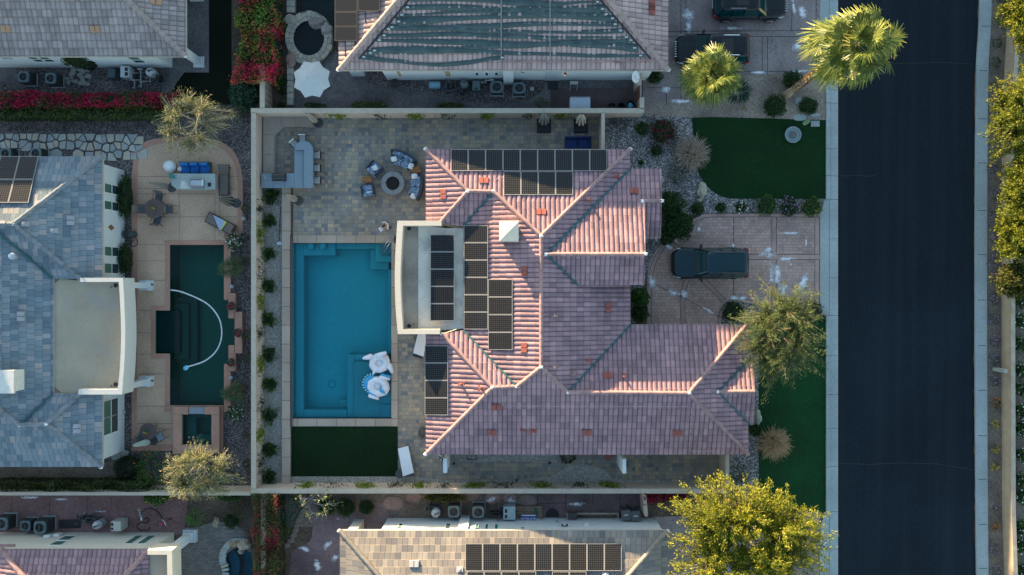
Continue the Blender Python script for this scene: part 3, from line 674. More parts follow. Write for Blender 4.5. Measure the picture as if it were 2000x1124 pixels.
def pl(kind, e, ze, p):
 """roof plane facing N/S/E/W with its eave seen at pixel row or column e; returns z = c0 + cx X + cy Y and the eave coordinate"""
 if kind == 'N': y = wy(e, ze); return (ze + p * y, 0, -p, 'N', y)
 if kind == 'S': y = wy(e, ze); return (ze - p * y, 0, p, 'S', y)
 if kind == 'E': x = wx(e, ze); return (ze + p * x, -p, 0, 'E', x)
 x = wx(e, ze); return (ze - p * x, p, 0, 'W', x)
def pz(P, px, py):
 q = P[1] * (px - 1000) / PPM + P[2] * (562 - py) / PPM
 return (P[0] + q) / (1 + q / HC)
BARREL = dict(w=.29, c=.42, amp=.078, t=.065, ns=8)
FLAT = dict(w=.33, c=.40, amp=0.0, t=.035, ns=1)
LOWB = dict(w=.30, c=.42, amp=.06, t=.045, ns=8)
def tile_field(P, poly, st, bm, uvl):
 k = P[3]; e = P[4]
 A = [(p.x, p.y) for p in poly]
 if k in 'NS': us = [a[0] for a in A]; ds = [(e - a[1]) if k == 'N' else (a[1] - e) for a in A]
 else: us = [a[1] for a in A]; ds = [(e - a[0]) if k == 'E' else (a[0] - e) for a in A]
 w, c, ns = st['w'], st['c'], st['ns']
 i0, i1 = math.floor(min(us) / w) - 1, math.ceil(max(us) / w) + 1
 j0, j1 = math.floor((min(ds) - .02) / c), math.ceil((max(ds) + .02) / c)
 nu = (i1 - i0) * ns + 1
 U = np.linspace(i0 * w, i1 * w, nu)
 ph = (U / w) % 1.0
 prof = st['amp'] * np.sqrt(np.clip(np.sin(pi * ph), 0, 1)) if st['amp'] else np.zeros(nu)
 wob = np.array([((math.sin(int(u / w + 1e-6) * 12.9898) * 43758.5453) % 1 - .5) * .012 for u in U])
 rows = []
 for j in range(j0, j1):
  rows += [(j * c, st['t'], j + .002), ((j + 1) * c, 0.0, j + .998)]
 vs = []
 for ri, (d, h, _) in enumerate(rows):
  for q in range(nu):
   u = U[q]
   if k == 'N': x, y = u, e - d
   elif k == 'S': x, y = u, e + d
   elif k == 'E': x, y = e - d, u
   else: x, y = e + d, u
   vs.append(bm.verts.new((x, y, P[0] + P[1] * x + P[2] * y + h + prof[q] + wob[q] + .022 * ((math.sin((ri // 2) * 78.233 + math.floor(U[q] / w + 1e-6) * 12.9898) * 43758.5453) % 1))))
 fs = []
 for r in range(len(rows) - 1):
  va, vb = rows[r][2], rows[r + 1][2]
  for q in range(nu - 1):
   a, b, cc, d = r * nu + q, r * nu + q + 1, (r + 1) * nu + q + 1, (r + 1) * nu + q
   f = bm.faces.new((vs[a], vs[b], vs[cc], vs[d]))
   ua, ub = U[q] / w + 1e-3 + 500, U[q + 1] / w - 1e-3 + 500
   for lp, t in zip(f.loops, ((ua, va + 50), (ub, va + 50), (ub, vb + 50), (ua, vb + 50))): lp[uvl].uv = t
   f.normal_update()
   if f.normal.z < 0: f.normal_flip()
   fs.append(f)
 cen = sum((Vector((a[0], a[1], 0)) for a in A), Vector()) / len(A)
 geom = list(set(vs)) + fs + list({e_ for f in fs for e_ in f.edges})
 for i in range(len(A)):
  p = Vector((A[i][0], A[i][1], 0)); q = Vector((A[(i + 1) % len(A)][0], A[(i + 1) % len(A)][1], 0))
  d = q - p
  if d.length < 1e-4: continue
  nrm = Vector((d.y, -d.x, 0)).normalized()
  if nrm.dot(cen - p) > 0: nrm = -nrm
  r = bmesh.ops.bisect_plane(bm, geom=geom, dist=1e-5, plane_co=p, plane_no=nrm, clear_outer=True)
  geom = [g for g in r['geom'] if g.is_valid]
def caps_between(mb, a, b, r=.115, seg=.4):
 d = b - a; L = d.length; n_ = max(1, round(L / seg)); dn = d.normalized()
 side = dn.cross(Vector((0, 0, 1))).normalized(); up = side.cross(dn)
 if up.z < 0: up = -up
 lo_first = a.z <= b.z
 for i in range(n_):
  p, q = a + d * (i / n_), a + d * ((i + 1.04) / n_)
  rp, rq = (r * 1.18, r * .9) if lo_first else (r * .9, r * 1.18)
  if abs(a.z - b.z) < .05: rp, rq = r * 1.08, r * .96
  vs = []
  for o, rr_ in ((p, rp), (q, rq)):
   for k in range(7):
    t = pi * k / 6; vs.append(o + side * (rr_ * cos(t)) + up * (rr_ * sin(t) + .03 - .02))
   vs.append(o + side * (-rr_ * .9) - up * .12); vs.append(o + side * (rr_ * .9) - up * .12)
  m9 = 9
  fs = [(k, (k + 1) % m9, m9 + (k + 1) % m9, m9 + k) for k in range(m9)] + [tuple(range(m9 - 1, -1, -1)), tuple(range(m9, 2 * m9))]
  mb.add(vs, fs)
def make_roof(house, mats, st, polys, caps, valleys=(), mort=(), name='roof', deck=True, capr=.115):
 """polys: list of (plane, [pixels]); heights of shared corners are averaged over their planes"""
 m_t, m_c = mats
 zs = {}
 for P, pts in polys:
  for p in pts: zs.setdefault(p, []).append(pz(P, *p))
 def vert(p):
  z = zs.get(p)
  if z is None:
   z = [min(((abs(p[0] - q[0]) + abs(p[1] - q[1])), sum(v) / len(v)) for q, v in zs.items())[1]]
  return W(p[0], p[1], sum(z) / len(z))
 bm = bmesh.new(); uvl = bm.loops.layers.uv.new("tile"); dk = MB()
 for P, pts in polys:
  poly = [vert(p) for p in pts]
  b2 = bmesh.new(); u2 = b2.loops.layers.uv.new("tile"); tile_field(P, poly, st, b2, u2)
  me = bpy.data.meshes.new("tmp"); b2.to_mesh(me); b2.free(); bm.from_mesh(me); bpy.data.meshes.remove(me)
  zz = [P[0] + P[1] * v.x + P[2] * v.y for v in poly]
  top = [(v.x, v.y, z - .012) for v, z in zip(poly, zz)]; bot = [(v.x, v.y, z - .2) for v, z in zip(poly, zz)]
  n_ = len(poly); dk.add(top + bot, [tuple(range(n_)), tuple(range(2 * n_ - 1, n_ - 1, -1))] + [(i, (i + 1) % n_, n_ + (i + 1) % n_, n_ + i) for i in range(n_)])
 org = base_of(house)
 bmesh.ops.translate(bm, verts=bm.verts, vec=-org)
 me = bpy.data.meshes.new(name); bm.to_mesh(me); bm.free(); me.materials.append(m_t)
 ro = bpy.data.objects.new(name, me); COL.objects.link(ro); ro.parent = house
 fix_normals(dk.build("roof_deck", m_fascia, house))
 for a, b in caps:
  mb = MB(); caps_between(mb, vert(a) + Vector((0, 0, .06)), vert(b) + Vector((0, 0, .06)), capr); mb.build("ridge_cap", m_c, ro)
 for a, b in valleys:
  mb = MB(); p, q = vert(a) + Vector((0, 0, .12)), vert(b) + Vector((0, 0, .12)); d = (q - p); s_ = Vector((-d.y, d.x, 0)).normalized()
  pts = []
  N_ = max(6, int(d.length / .25));
  for i in range(N_ + 1):
   c_ = p + d * (i / N_); w_ = .05 + .025 * noise.noise(c_ * 3)
   pts.append((c_ + s_ * w_, c_ - s_ * w_))
  vs = [x for pr in pts for x in pr] ; n2 = len(vs); vs += [x + Vector((0, 0, .05)) for x in vs]
  fs = []
  for i in range(N_): fs += [(n2 + 2 * i, n2 + 2 * i + 1, n2 + 2 * i + 3, n2 + 2 * i + 2), (2 * i, 2 * i + 2, n2 + 2 * i + 2, n2 + 2 * i), (2 * i + 1, n2 + 2 * i + 1, n2 + 2 * i + 3, 2 * i + 3)]
  mb.add(vs, fs); fix_normals(mb.build("valley_flashing", m_valley, ro))
 for i, p in enumerate(mort):
  mb = MB(); v = vert(p) + Vector((0, 0, .14)); mb.blob(v, .13, .1, .06, i, .5, 10, 6); mb.build("mortar_cap", m_mortar, ro, smooth=True)
 return ro
def wall_box(house, pts, z0, z1, mat, name="wall"):
 t = MB(); t.prism(pts, z0, z1); return t.build(name, mat, house)
def on_y(Y, px, py):
 k = Y * PPM / (562 - py); return Vector(((px - 1000) / PPM * k, Y, HC * (1 - k)))
def on_x(X, px, py):
 k = X * PPM / (px - 1000); return Vector((X, (562 - py) / PPM * k, HC * (1 - k)))
def window_y(house, Y, x0, x1, z0, z1, face, panes=2, vertical=True, mats=None):
 """window on a wall Y = const whose outside faces +Y (face 1) or -Y (-1)"""
 t = MB(); f = .05; a, b = Y, Y + face * .03
 t.box(x0, a, x0 + f, b, z0, z1); t.box(x1 - f, a, x1, b, z0, z1); t.box(x0 + f, a, x1 - f, b, z1 - f, z1); t.box(x0 + f, a, x1 - f, b, z0, z0 + f)
 if panes == 2:
  if vertical: xm = (x0 + x1) / 2; t.box(xm - .025, a, xm + .025, b, z0 + f, z1 - f)
  else: zm = (z0 + z1) / 2; t.box(x0 + f, a, x1 - f, b, zm - .03, zm + .03)
 wdw = t.build("window", m_frame, house)
 g = MB(); a, b = Y + face * .003, Y + face * .012
 if panes == 2 and vertical: g.box(x0 + f, a, xm - .025, b, z0 + f, z1 - f, 0); g.box(xm + .025, a, x1 - f, b, z0 + f, z1 - f, 1)
 elif panes == 2: g.box(x0 + f, a, x1 - f, b, z0 + f, zm - .03, 0); g.box(x0 + f, a, x1 - f, b, zm + .03, z1 - f, 1)
 else: g.box(x0 + f, a, x1 - f, b, z0 + f, z1 - f, 0)
 g.build("pane", mats or [m_glass, m_glassg], wdw); return wdw
def window_x(house, X, y0, y1, z0, z1, face):
 t = MB(); f = .05; a, b = X, X + face * .03
 zm = z0 + (z1 - z0) * .48
 t.box(a, y0, b, y0 + f, z0, z1); t.box(a, y1 - f, b, y1, z0, z1); t.box(a, y0 + f, b, y1 - f, z1 - f, z1); t.box(a, y0 + f, b, y1 - f, z0, z0 + f); t.box(a, y0 + f, b, y1 - f, zm - .03, zm + .03)
 wdw = t.build("window", m_frame, house)
 g = MB(); a, b = X + face * .003, X + face * .012
 g.box(a, y0 + f, b, y1 - f, z0 + f, zm - .03, 0); g.box(a, y0 + f, b, y1 - f, zm + .03, z1 - f, 1)
 g.build("pane", [m_glass, m_glassg], wdw); return wdw
def ring_prism(name, outer, inner, z0, z1, mat, house, zpx):
 t = MB(); a, b = PX(outer, zpx), PX(inner, zpx); n_ = len(a); vs = []; fs = []
 for z in (z0, z1): vs += [(p[0], p[1], z) for p in a] + [(p[0], p[1], z) for p in b]
 for i in range(n_ - 1):
  j = i + 1; fs += [(i, j, 2 * n_ + j, 2 * n_ + i), (n_ + i, n_ + j, 3 * n_ + j, 3 * n_ + i), (2 * n_ + i, 2 * n_ + j, 3 * n_ + j, 3 * n_ + i), (i, j, n_ + j, n_ + i)]
 for i in (0, n_ - 1): fs.append((i, n_ + i, 3 * n_ + i, 2 * n_ + i))
 t.add(vs, fs); return fix_normals(t.build(name, mat, house))

# ---- the pink tiled house in the middle
zE, PT = 3.0, .34
hm = thing("house", "large pink barrel tile house with solar panels and a flat roof beside the blue pool", "house", (2, -1, 0))
N1, W1, S1, E1 = pl('N', 292, zE, PT), pl('W', 832, zE, PT), pl('S', 888, zE, PT), pl('E', 1231, zE, PT)
N2, N3, E3 = pl('N', 330, zE, PT), pl('N', 634, 2.93, PT), pl('E', 1461, zE, PT)
def through(kind, px, py, z, p):
 v = W(px, py, z)
 if kind == 'N': y = v.y + (z - zE) / p; return (zE + p * y, 0, -p, 'N', y)
 if kind == 'S': y = v.y - (z - zE) / p; return (zE - p * y, 0, p, 'S', y)
 if kind == 'W': x = v.x - (z - zE) / p; return (zE - p * x, p, 0, 'W', x)
 x = v.x + (z - zE) / p; return (zE + p * x, -p, 0, 'E', x)
zE_ = pz(N1, 1057, 461); WM = through('W', 1057, 560, zE_, PT)
SS = through('S', 940, 374, pz(N1, 940, 374), PT)
NL = through('N', 985, 756, pz(S1, 985, 756), PT)
S2 = through('S', 1160, 497, pz(N2, 1160, 497), PT)
S5 = through('S', 1270, 393, pz(N2, 1270, 393), PT)
z4 = pz(E3, 1402, 765); N4, S4 = through('N', 1430, 765, z4, PT), through('S', 1430, 765, z4, PT)
A_, B_, C_, D_, E_, F_ = (832, 292), (1230, 292), (914, 374), (964, 375), (1057, 461), (1057, 717)
G_, H_, I_, J_, K_, L_, M_ = (864, 653), (962, 757), (1010, 755), (832, 887), (1108, 766), (1345, 768), (1461, 888)
V1, V2, NN = (905, 443), (905, 645), (1067, 497)
polys = [(N1, [A_, (964, 292), D_, C_]), (N1, [(964, 292), B_, E_, D_]), (W1, [A_, C_, (858, 437), (832, 437)]), (SS, [C_, D_, V1, (858, 437)]),
         (WM, [D_, E_, F_, I_, V2, V1]), (NL, [G_, V2, I_, H_]), (W1, [(832, 648), G_, H_, J_]),
         (S1, [J_, H_, I_, (1010, 888)]), (S1, [(1010, 888), I_, F_, K_, (1108, 888)]), (S1, [(1108, 888), K_, L_, M_]),
         (E1, [E_, B_, (1231, 632), K_, F_]), (N3, [(1231, 634), (1458, 634), L_, K_]), (E3, [L_, (1458, 634), M_]),
         (N2, [NN, (1231, 330), (1258, 330), (1260, 497)]), (N2, [(1258, 330), (1291, 330), (1292, 393), (1258, 393)]), (S2, [NN, (1260, 497), (1258, 557), (1129, 557)]),
         (S5, [(1254, 393), (1292, 393), (1290, 466), (1253, 466)]), (N4, [(1401, 765), (1465, 699), (1473, 699), (1473, 765)]), (S4, [(1401, 765), (1473, 765), (1473, 830), (1465, 830)])]
caps = [(A_, C_), (C_, D_), ((858, 437), C_), (D_, E_), (B_, E_), (F_, E_), (G_, H_), (H_, I_), (I_, F_), (J_, H_), (K_, F_), (K_, L_), ((1458, 634), L_), (M_, L_), ((1260, 497), NN), ((1292, 393), (1254, 393)), ((1473, 765), (1401, 765))]
val = [(V1, D_), ((1231, 330), NN), (NN, (1129, 557)), (V2, (1010, 755)), (K_, (1231, 634)), ((1401, 765), (1465, 699)), ((1401, 765), (1465, 830))]
mort = [A_, C_, D_, E_, B_, F_, G_, H_, I_, J_, K_, L_, NN, (1260, 497), (1254, 393), (1292, 393), (1401, 765), (858, 437)]
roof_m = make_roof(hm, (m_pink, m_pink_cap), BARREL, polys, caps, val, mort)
wall_box(hm, PX([(846, 306), (1217, 306), (1217, 345), (1278, 345), (1278, 455), (1246, 470), (1246, 545), (1217, 560), (1217, 648), (1447, 648), (1447, 870), (846, 870), (846, 660), (905, 640), (905, 445), (846, 430)], 3.0), 0, 2.82, m_stucco)
t = MB(); t.prism(PX([(1100, 488), (1246, 488), (1246, 545), (1140, 545)], 3.6), 2.8, 3.55); t.build("gable_wall", m_stucco, hm)
t = MB(); v = PX([(1252, 350), (1252, 497), (1252, 550)], 4); t.add([(wx(1255, 4), wy(345, 3.1), 2.9), (wx(1255, 4), wy(497, 4.5), 4.55), (wx(1255, 4), wy(550, 3.8), 3.9), (wx(1255, 4), wy(550, 3.8), 2.9), (wx(1247, 4), wy(345, 3.1), 2.9), (wx(1247, 4), wy(497, 4.5), 4.55), (wx(1247, 4), wy(550, 3.8), 3.9), (wx(1247, 4), wy(550, 3.8), 2.9)], [(0, 1, 2, 3), (7, 6, 5, 4), (0, 4, 5, 1), (1, 5, 6, 2), (2, 6, 7, 3), (3, 7, 4, 0)]); t.build("gable_wall", m_stucco, hm)
m_flat = ground_mat("flat_roof_coating", [(.55, .5, .42), (.62, .565, .48)], 18, .6, mixc=.22, bmp=.05, stain=((.3, .27, .24), .5, .5, .68))
m_flatb = ground_mat("flat_roof_gutter", [(.27, .23, .19), (.32, .27, .21)], 12, .5, mixc=.3, bmp=.05, stain=((.36, .3, .22), .5, .52, .7))
t = MB(); t.prism(PX([(780, 438), (817, 440), (817, 646), (783, 646)], 3.15), 2.75, 3.12); t.build("roof_gutter", m_flatb, hm)
t = MB(); t.prism(PX([(817, 440), (870, 446), (907, 446), (907, 642), (858, 646), (817, 646)], 3.15), 2.75, 3.15); t.build("flat_roof", m_flat, hm)
ring_prism("parapet", sp([(862, 431.5), (776, 431.5)], 1)[:1] + [(776, 431.5)] + sp([(776, 431.5), (772.5, 490), (771, 541), (772.5, 600), (777, 653)], 3)[1:] + [(859, 653)],
           [(862, 441), (787, 441)] + sp([(787, 441), (784, 490), (782, 541), (784, 600), (787, 643.5)], 3)[1:] + [(859, 643.5)], 2.6, 3.85, m_parapet, hm, 3.85)
for y_ in (446.5, 637):
 t = MB(); c = W(799, y_, 3.15); t.lathe([(.13, 3.122), (.13, 3.14), (.09, 3.145)], (c.x, c.y), 16); t.build("roof_drain", M("drain_black", (.02, .02, .022), .6), hm)
 t = MB(); c = W(808, y_ - 4, 3.15); t.lathe([(.04, 3.12), (.04, 3.2)], (c.x, c.y), 8); t.build("roof_drain", _cache["drain_black"], hm)
t = MB(); p, q = W(975, 433, 5.25), W(1013, 472, 5.25)
t.box(p.x + .1, q.y + .1, q.x - .1, p.y - .1, 3.9, 5.1); ch = t.build("chimney", m_parapet, hm)
t = MB(); cx, cy = (p.x + q.x) / 2, (p.y + q.y) / 2
t.add([(p.x, q.y, 5.1), (q.x, q.y, 5.1), (q.x, p.y, 5.1), (p.x, p.y, 5.1), (p.x, q.y, 5.22), (q.x, q.y, 5.22), (q.x, p.y, 5.22), (p.x, p.y, 5.22), (cx, cy, 5.5)],
      [(3, 2, 1, 0), (0, 1, 5, 4), (1, 2, 6, 5), (2, 3, 7, 6), (3, 0, 4, 7), (4, 5, 8), (5, 6, 8), (6, 7, 8), (7, 4, 8)]); t.build("chimney_cap", m_parapet, ch)
for x_ in (876, 1208):
 t = MB(); c = W(x_, 905 if x_ == 876 else 906); t.box(c.x - .11, c.y, c.x + .11, c.y + .9, 0, 2.75); t.build("column", m_stucco2, hm)
for y_ in (452, 634):
 t = MB(); c = W(790, y_, 2.6); t.box(c.x - .2, c.y - .2, c.x + .2, c.y + .2, 0, 2.62); t.build("column", m_stucco2, hm)
# flush tile vents, pipe vents, conduit on the pink roof
m_red = M("terracotta", (.25, .075, .06), .85, .12, 5)
def plane_at(px, py, plist):
 for P, pts in plist:
  c = 0; n_ = len(pts); ins = False
  for i in range(n_):
   x0, y0 = pts[i]; x1, y1 = pts[(i + 1) % n_]
   if (y0 > py) != (y1 > py) and px < (x1 - x0) * (py - y0) / (y1 - y0) + x0: ins = not ins
  if ins: return P
 return plist[0][0]
def roof_pt(px, py, plist, up=0.0):
 P = plane_at(px, py, plist); z = pz(P, px, py); v = W(px, py, z); v.z += up; return v, P
def tile_vent(px, py, plist, house_roof, mat, horiz=True):
 v, P = roof_pt(px, py, plist, .1); t = MB()
 for s_ in (-1, 1):
  cx, cy = (v.x + s_ * .15, v.y) if horiz else (v.x, v.y + s_ * .15)
  hx, hy = (.13, .17) if horiz else (.17, .13)
  vs = []
  for dz in (-.12, .04):
   for a, b in ((-1, -1), (1, -1), (1, 1), (-1, 1)):
    x, y = cx + a * hx, cy + b * hy; vs.append((x, y, P[0] + P[1] * x + P[2] * y + .135 + dz))
  t.add(vs, [(3, 2, 1, 0), (4, 5, 6, 7), (0, 1, 5, 4), (1, 2, 6, 5), (2, 3, 7, 6), (3, 0, 4, 7)])
 t.build("tile_vent", mat, house_roof)
def pipe_vent(px, py, plist, house_roof, mat, r=.06):
 v, P = roof_pt(px, py, plist); t = MB(); vs = []
 for a, b in ((-.2, -.16), (.2, -.16), (.2, .16), (-.2, .16)): x, y = v.x + a, v.y + b; vs.append((x, y, P[0] + P[1] * x + P[2] * y + .085))
 vs += [(a, b, c + .02) for a, b, c in vs]; t.add(vs, [(3, 2, 1, 0), (4, 5, 6, 7), (0, 1, 5, 4), (1, 2, 6, 5), (2, 3, 7, 6), (3, 0, 4, 7)])
 t.lathe([(r * 1.7, v.z + .07), (r, v.z + .2), (r, v.z + .42)], (v.x, v.y), 10); t.build("pipe_vent", mat, house_roof)
for x_, y_, h_ in ((945, 353, 1), (866, 380, 0), (1057, 414, 1), (1238, 373, 1), (1182, 467, 1), (1024, 530, 0), (1188, 601, 0), (1023, 679, 0), (970, 796, 1), (961, 845, 1), (1146, 845, 1), (1322, 846, 1), (1187, 733, 1)): tile_vent(x_, y_, polys, roof_m, m_red, h_)
for x_, y_ in ((1203, 345), (1148, 391), (1190, 424), (1083, 617), (1083, 717), (1020, 840), (1041, 842), (1218, 735), (1174, 662), (1150, 705), (1121, 729), (940, 757), (901, 750)): pipe_vent(x_, y_, polys, roof_m, m_red if x_ not in (1083, 1174, 1121) else m_pink_cap)
def conduit(pts, plist, parent, mat, r=.018, up=.1):
 path = []
 for i, p in enumerate(pts):
  if i:
   q = pts[i - 1]
   for k in range(1, 4): path.append(roof_pt(q[0] + (p[0] - q[0]) * k / 4, q[1] + (p[1] - q[1]) * k / 4, plist, up)[0])
  path.append(roof_pt(p[0], p[1], plist, up)[0])
 t = MB(); t.tube(path, r, 5); return t.build("conduit", mat, parent)
m_cond = M("painted_conduit", (.5, .36, .34), .6)
conduit([(981, 760), (982, 792), (985, 793), (1345, 794), (1350, 797), (1346, 870), (1345, 880), (1398, 882)], polys, roof_m, m_cond)
conduit([(965, 385), (965, 462), (964, 540)], polys, roof_m, m_cond); conduit([(964, 700), (966, 715), (981, 757)], polys, roof_m, m_cond); conduit([(967, 385), (967, 352), (983, 346)], polys, roof_m, m_cond)

# ---- upper neighbour with the black solar heating mats
ht = thing("house", "pale pink tiled house draped with dark green pool heating mats, above the paver patio", "house", (0, 18, 0))
Zt, Pt = 3.2, .36
TS, TW, TE, TN = pl('S', 138, Zt, Pt), pl('W', 662, Zt, Pt), pl('E', 1305, Zt, Pt), pl('N', -218, Zt, Pt)
ta, tb = (833, -65), (1133, -65)
tpolys = [(TS, [(662, 138), (1305, 138), tb, ta]), (TW, [(662, 138), ta, (662, -218)]), (TE, [(1305, 138), (1305, -218), tb]), (TN, [(662, -218), ta, tb, (1305, -218)])]
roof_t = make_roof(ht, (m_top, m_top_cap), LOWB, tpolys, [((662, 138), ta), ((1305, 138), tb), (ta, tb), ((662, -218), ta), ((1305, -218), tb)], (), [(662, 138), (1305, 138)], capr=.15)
wall_box(ht, [(-8.1, 13.5), (8.75, 13.5), (8.75, 24), (-8.1, 24)], 0, 3.2, m_stucco2)
for x_, y_ in ((1273, 10), (1273, 21)): tile_vent(x_, y_, tpolys, roof_t, m_red, 0)
t = MB(); c = W(704, 150); t.box(c.x - .5, c.y, c.x + .3, c.y + .65, 0, 3.0); t.build("column", m_stucco2, ht)
for x0 in (927, 946, 965): p = on_y(13.5, x0, 141); q = on_y(13.5, x0 + 9, 148); window_y(ht, 13.5, p.x, q.x, q.z, p.z, -1, 1)
for x0 in (771, 866): p = on_y(13.5, x0, 138); q = on_y(13.5, x0 + 17, 150); window_y(ht, 13.5, p.x, q.x, q.z, p.z, -1, 1, mats=[M("board", (.34, .26, .15), .8)])
p = on_y(13.5, 1017, 140); q = on_y(13.5, 1026, 143); window_y(ht, 13.5, p.x, q.x, q.z, p.z, -1, 1)
t = MB(); p, q = on_y(13.5, 1067, 140), on_y(13.5, 1092, 157); t.box(p.x, 13.46, q.x, 13.5, .02, p.z); dr = t.build("door", M("door_paint", (.4, .45, .47), .6), ht)
t = MB(); t.box(q.x - .12, 13.40, q.x - .06, 13.46, 1.0, 1.1); t.build("handle", m_frame, dr)
t = MB(); t.box(wx(984, 1) - .02, 13.5, wx(1003, 1), 13.2, .02, 3.0); t.build("flue_chase", m_stucco2, ht)
t = MB(); p = W(984, 134, 3.3); c = [W(985, 120, 3.36) + Vector((0, 0, .1)), W(985, 128, 3.3) + Vector((0, 0, .1)), W(985, 138, 3.25)]; t.tube(c, .04, 6); t.build("roof_pipe", m_pink_cap, ht)
pth = [roof_pt(985, 134, tpolys, .12)[0], roof_pt(985, 121, tpolys, .12)[0], roof_pt(1000, 121, tpolys, .12)[0], roof_pt(1150, 121.5, tpolys, .12)[0], roof_pt(1282, 118, tpolys, .12)[0]]
t = MB(); t.tube(pth, .05, 6); t.build("roof_pipe", m_pink_cap, ht)
t = MB(); t.tube([roof_pt(1200, 123.5, tpolys, .12)[0], roof_pt(1214, 124, tpolys, .12)[0], roof_pt(1217, 129, tpolys, .12)[0], roof_pt(1217, 137, tpolys, .12)[0]], .04, 6); t.build("roof_pipe", m_pink_cap, ht)

# ---- top left house
hl = thing("house", "house with a plain grey barrel tile roof in the top left corner", "house", (-28, 18, 0))
LS, LE = pl('S', 111, 3.2, .36), pl('E', 363, 3.2, .36)
la = (173, -72); LNn = pl('N', -235, 3.2, .36)
lp = [(LS, [(-300, 111), (363, 111), la, (-300, -72)]), (LE, [(363, 111), (363, -235), la]), (LNn, [(-300, -235), (363, -235), la, (-300, -72)])]
roof_l = make_roof(hl, (m_grey, m_grey_cap), LOWB, lp, [((363, 111), la), (la, (-300, -72)), ((363, -235), la)], (), [(363, 111)], capr=.16)
wall_box(hl, [(-42, 14.32), (-22.1, 14.32), (-22.1, 22), (-42, 22)], 0, 3.15, m_stucco2)
for x0, y0, x1, y1 in ((12, 111, 30, 116), (69, 111, 93, 121), (89, 111, 112, 121), (162, 111, 192, 124), (258, 111, 288, 123)):
 p, q = on_y(14.32, x0, y0), on_y(14.32, x1, y1); window_y(hl, 14.32, q.x - .75, q.x, q.z, min(p.z, 2.9), -1, 2, False)
m_tan = M("tan_clay", (.34, .2, .12), .85)
for x_, y_ in ((14, 58), (188, 59)): tile_vent(x_, y_, lp, roof_l, m_tan, 1)
tile_vent(306, 5, lp, roof_l, m_tan, 1)
for x_, y_ in ((380, 119),):
 c = W(389, 122); t = MB(); t.box(c.x - .35, c.y - .35, c.x + .35, c.y + .35, 0, .12); t.box(c.x - .28, c.y - .28, c.x + .28, c.y + .28, .12, .24); t.box(c.x - .2, c.y - .2, c.x + .2, c.y + .2, .24, 3.0); t.build("column", m_stucco2, hl)
t = MB(); c = W(388, 2); t.box(c.x - .5, c.y - .05, c.x + .35, c.y + 1.2, 0, 2.9, bev=.1); t.build("column", m_stucco2, hl)

# ---- left house with slate coloured tiles
hs = thing("house", "blue grey slate tiled house with a tan flat roof terrace at the left edge", "house", (-29, -1, 0))
zE = 3.2; PT = .36
SN, SE, SSo = pl('N', 306, zE, PT), pl('E', 200, zE, PT), pl('S', 912, zE, PT)
a1 = (28, 438); z1 = pz(SN, *a1)
S_t = through('S', 28, 438, z1, PT); E_m = through('E', 105, 544, pz(S_t, 105, 544), PT)
b1, b2 = (92, 828), (40, 830); N_s = through('N', 66, 829, pz(SSo, 66, 829), PT)
sp_ = [(SN, [(-200, 306), (200, 306), a1, (-200, 438)]), (SE, [(200, 306), (200, 545), (157, 545), a1]), (S_t, [a1, (157, 545), (105, 545), (-19, 438)]),
       (E_m, [(-19, 438), (105, 545), (105, 769), b2, (-200, 648), (-200, 438)]), (SSo, [b2, (40, 912), (200, 912), b1]), (SSo, [(-200, 912), (40, 912), b2, (-200, 648)]),
       (SE, [(200, 769), (200, 912), b1, (157, 769)]), (N_s, [b1, b2, (105, 769), (157, 769)])]
roof_s = make_roof(hs, (m_slate, m_slate_cap), FLAT, sp_, [((200, 306), a1), (a1, (-200, 438)), ((157, 545), a1), ((157, 769), b1), ((200, 912), b1), (b1, b2), (b2, (-200, 648))], [((105, 545), (-19, 438)), ((105, 769), b2)], [(200, 912), b1, b2, a1], capr=.13)
wall_box(hs, [(-40, 7.62), (-25.23, 7.62), (-25.23, .5), (-27.5, .5), (-27.5, -6.4), (-25.23, -6.4), (-25.23, -10.6), (-40, -10.6)], 0, 3.05, m_stucco2)
for y0, y1 in ((353, 383), (387, 415), (477, 503), (510, 536)): p, q = on_x(-25.23, 203, y0), on_x(-25.23, 231.5, y1); window_x(hs, -25.23, q.y, p.y - .1, q.z, min(p.z, 2.85), 1)
for y0, y1 in ((780, 812), (814, 845)): p, q = on_x(-25.23, 201, y0), on_x(-25.23, 230.5, y1); window_x(hs, -25.23, q.y + .08, p.y - .12, q.z, min(p.z, 2.85), 1)
m_terr = ground_mat("terrace_coating", [(.30, .25, .19), (.35, .3, .225)], 22, .5, mixc=.12, bmp=.1, stain=((.26, .255, .25), .6, .54, .72))
t = MB(); t.prism(PX([(106, 553), (118, 545), (150, 548), (240, 548), (244, 600), (245, 660), (240, 768), (120, 768), (106, 755)], 3.5), 2.7, 3.5); t.build("flat_roof", m_terr, hs)
ring_prism("parapet", [(156, 543)] + sp([(240, 543), (243, 600), (244.5, 660), (242, 720), (238, 771)], 3) + [(153, 771)], [(156, 551)] + sp([(232, 551), (235, 600), (236.5, 660), (234, 720), (230, 761)], 3) + [(153, 761)], 2.7, 4.15, M("pale_parapet", (.48, .48, .46), .9, .06, 5), hs, 4.15)
for y_ in (558, 751):
 t = MB(); c = W(226, y_, 3.5); t.lathe([(.13, 3.502), (.13, 3.52), (.09, 3.525)], (c.x, c.y), 16); t.build("roof_drain", _cache["drain_black"], hs)
 t = MB(); c = W(218, y_ + 3, 3.5); t.lathe([(.04, 3.5), (.04, 3.55)], (c.x, c.y), 8); t.build("roof_drain", _cache["drain_black"], hs)
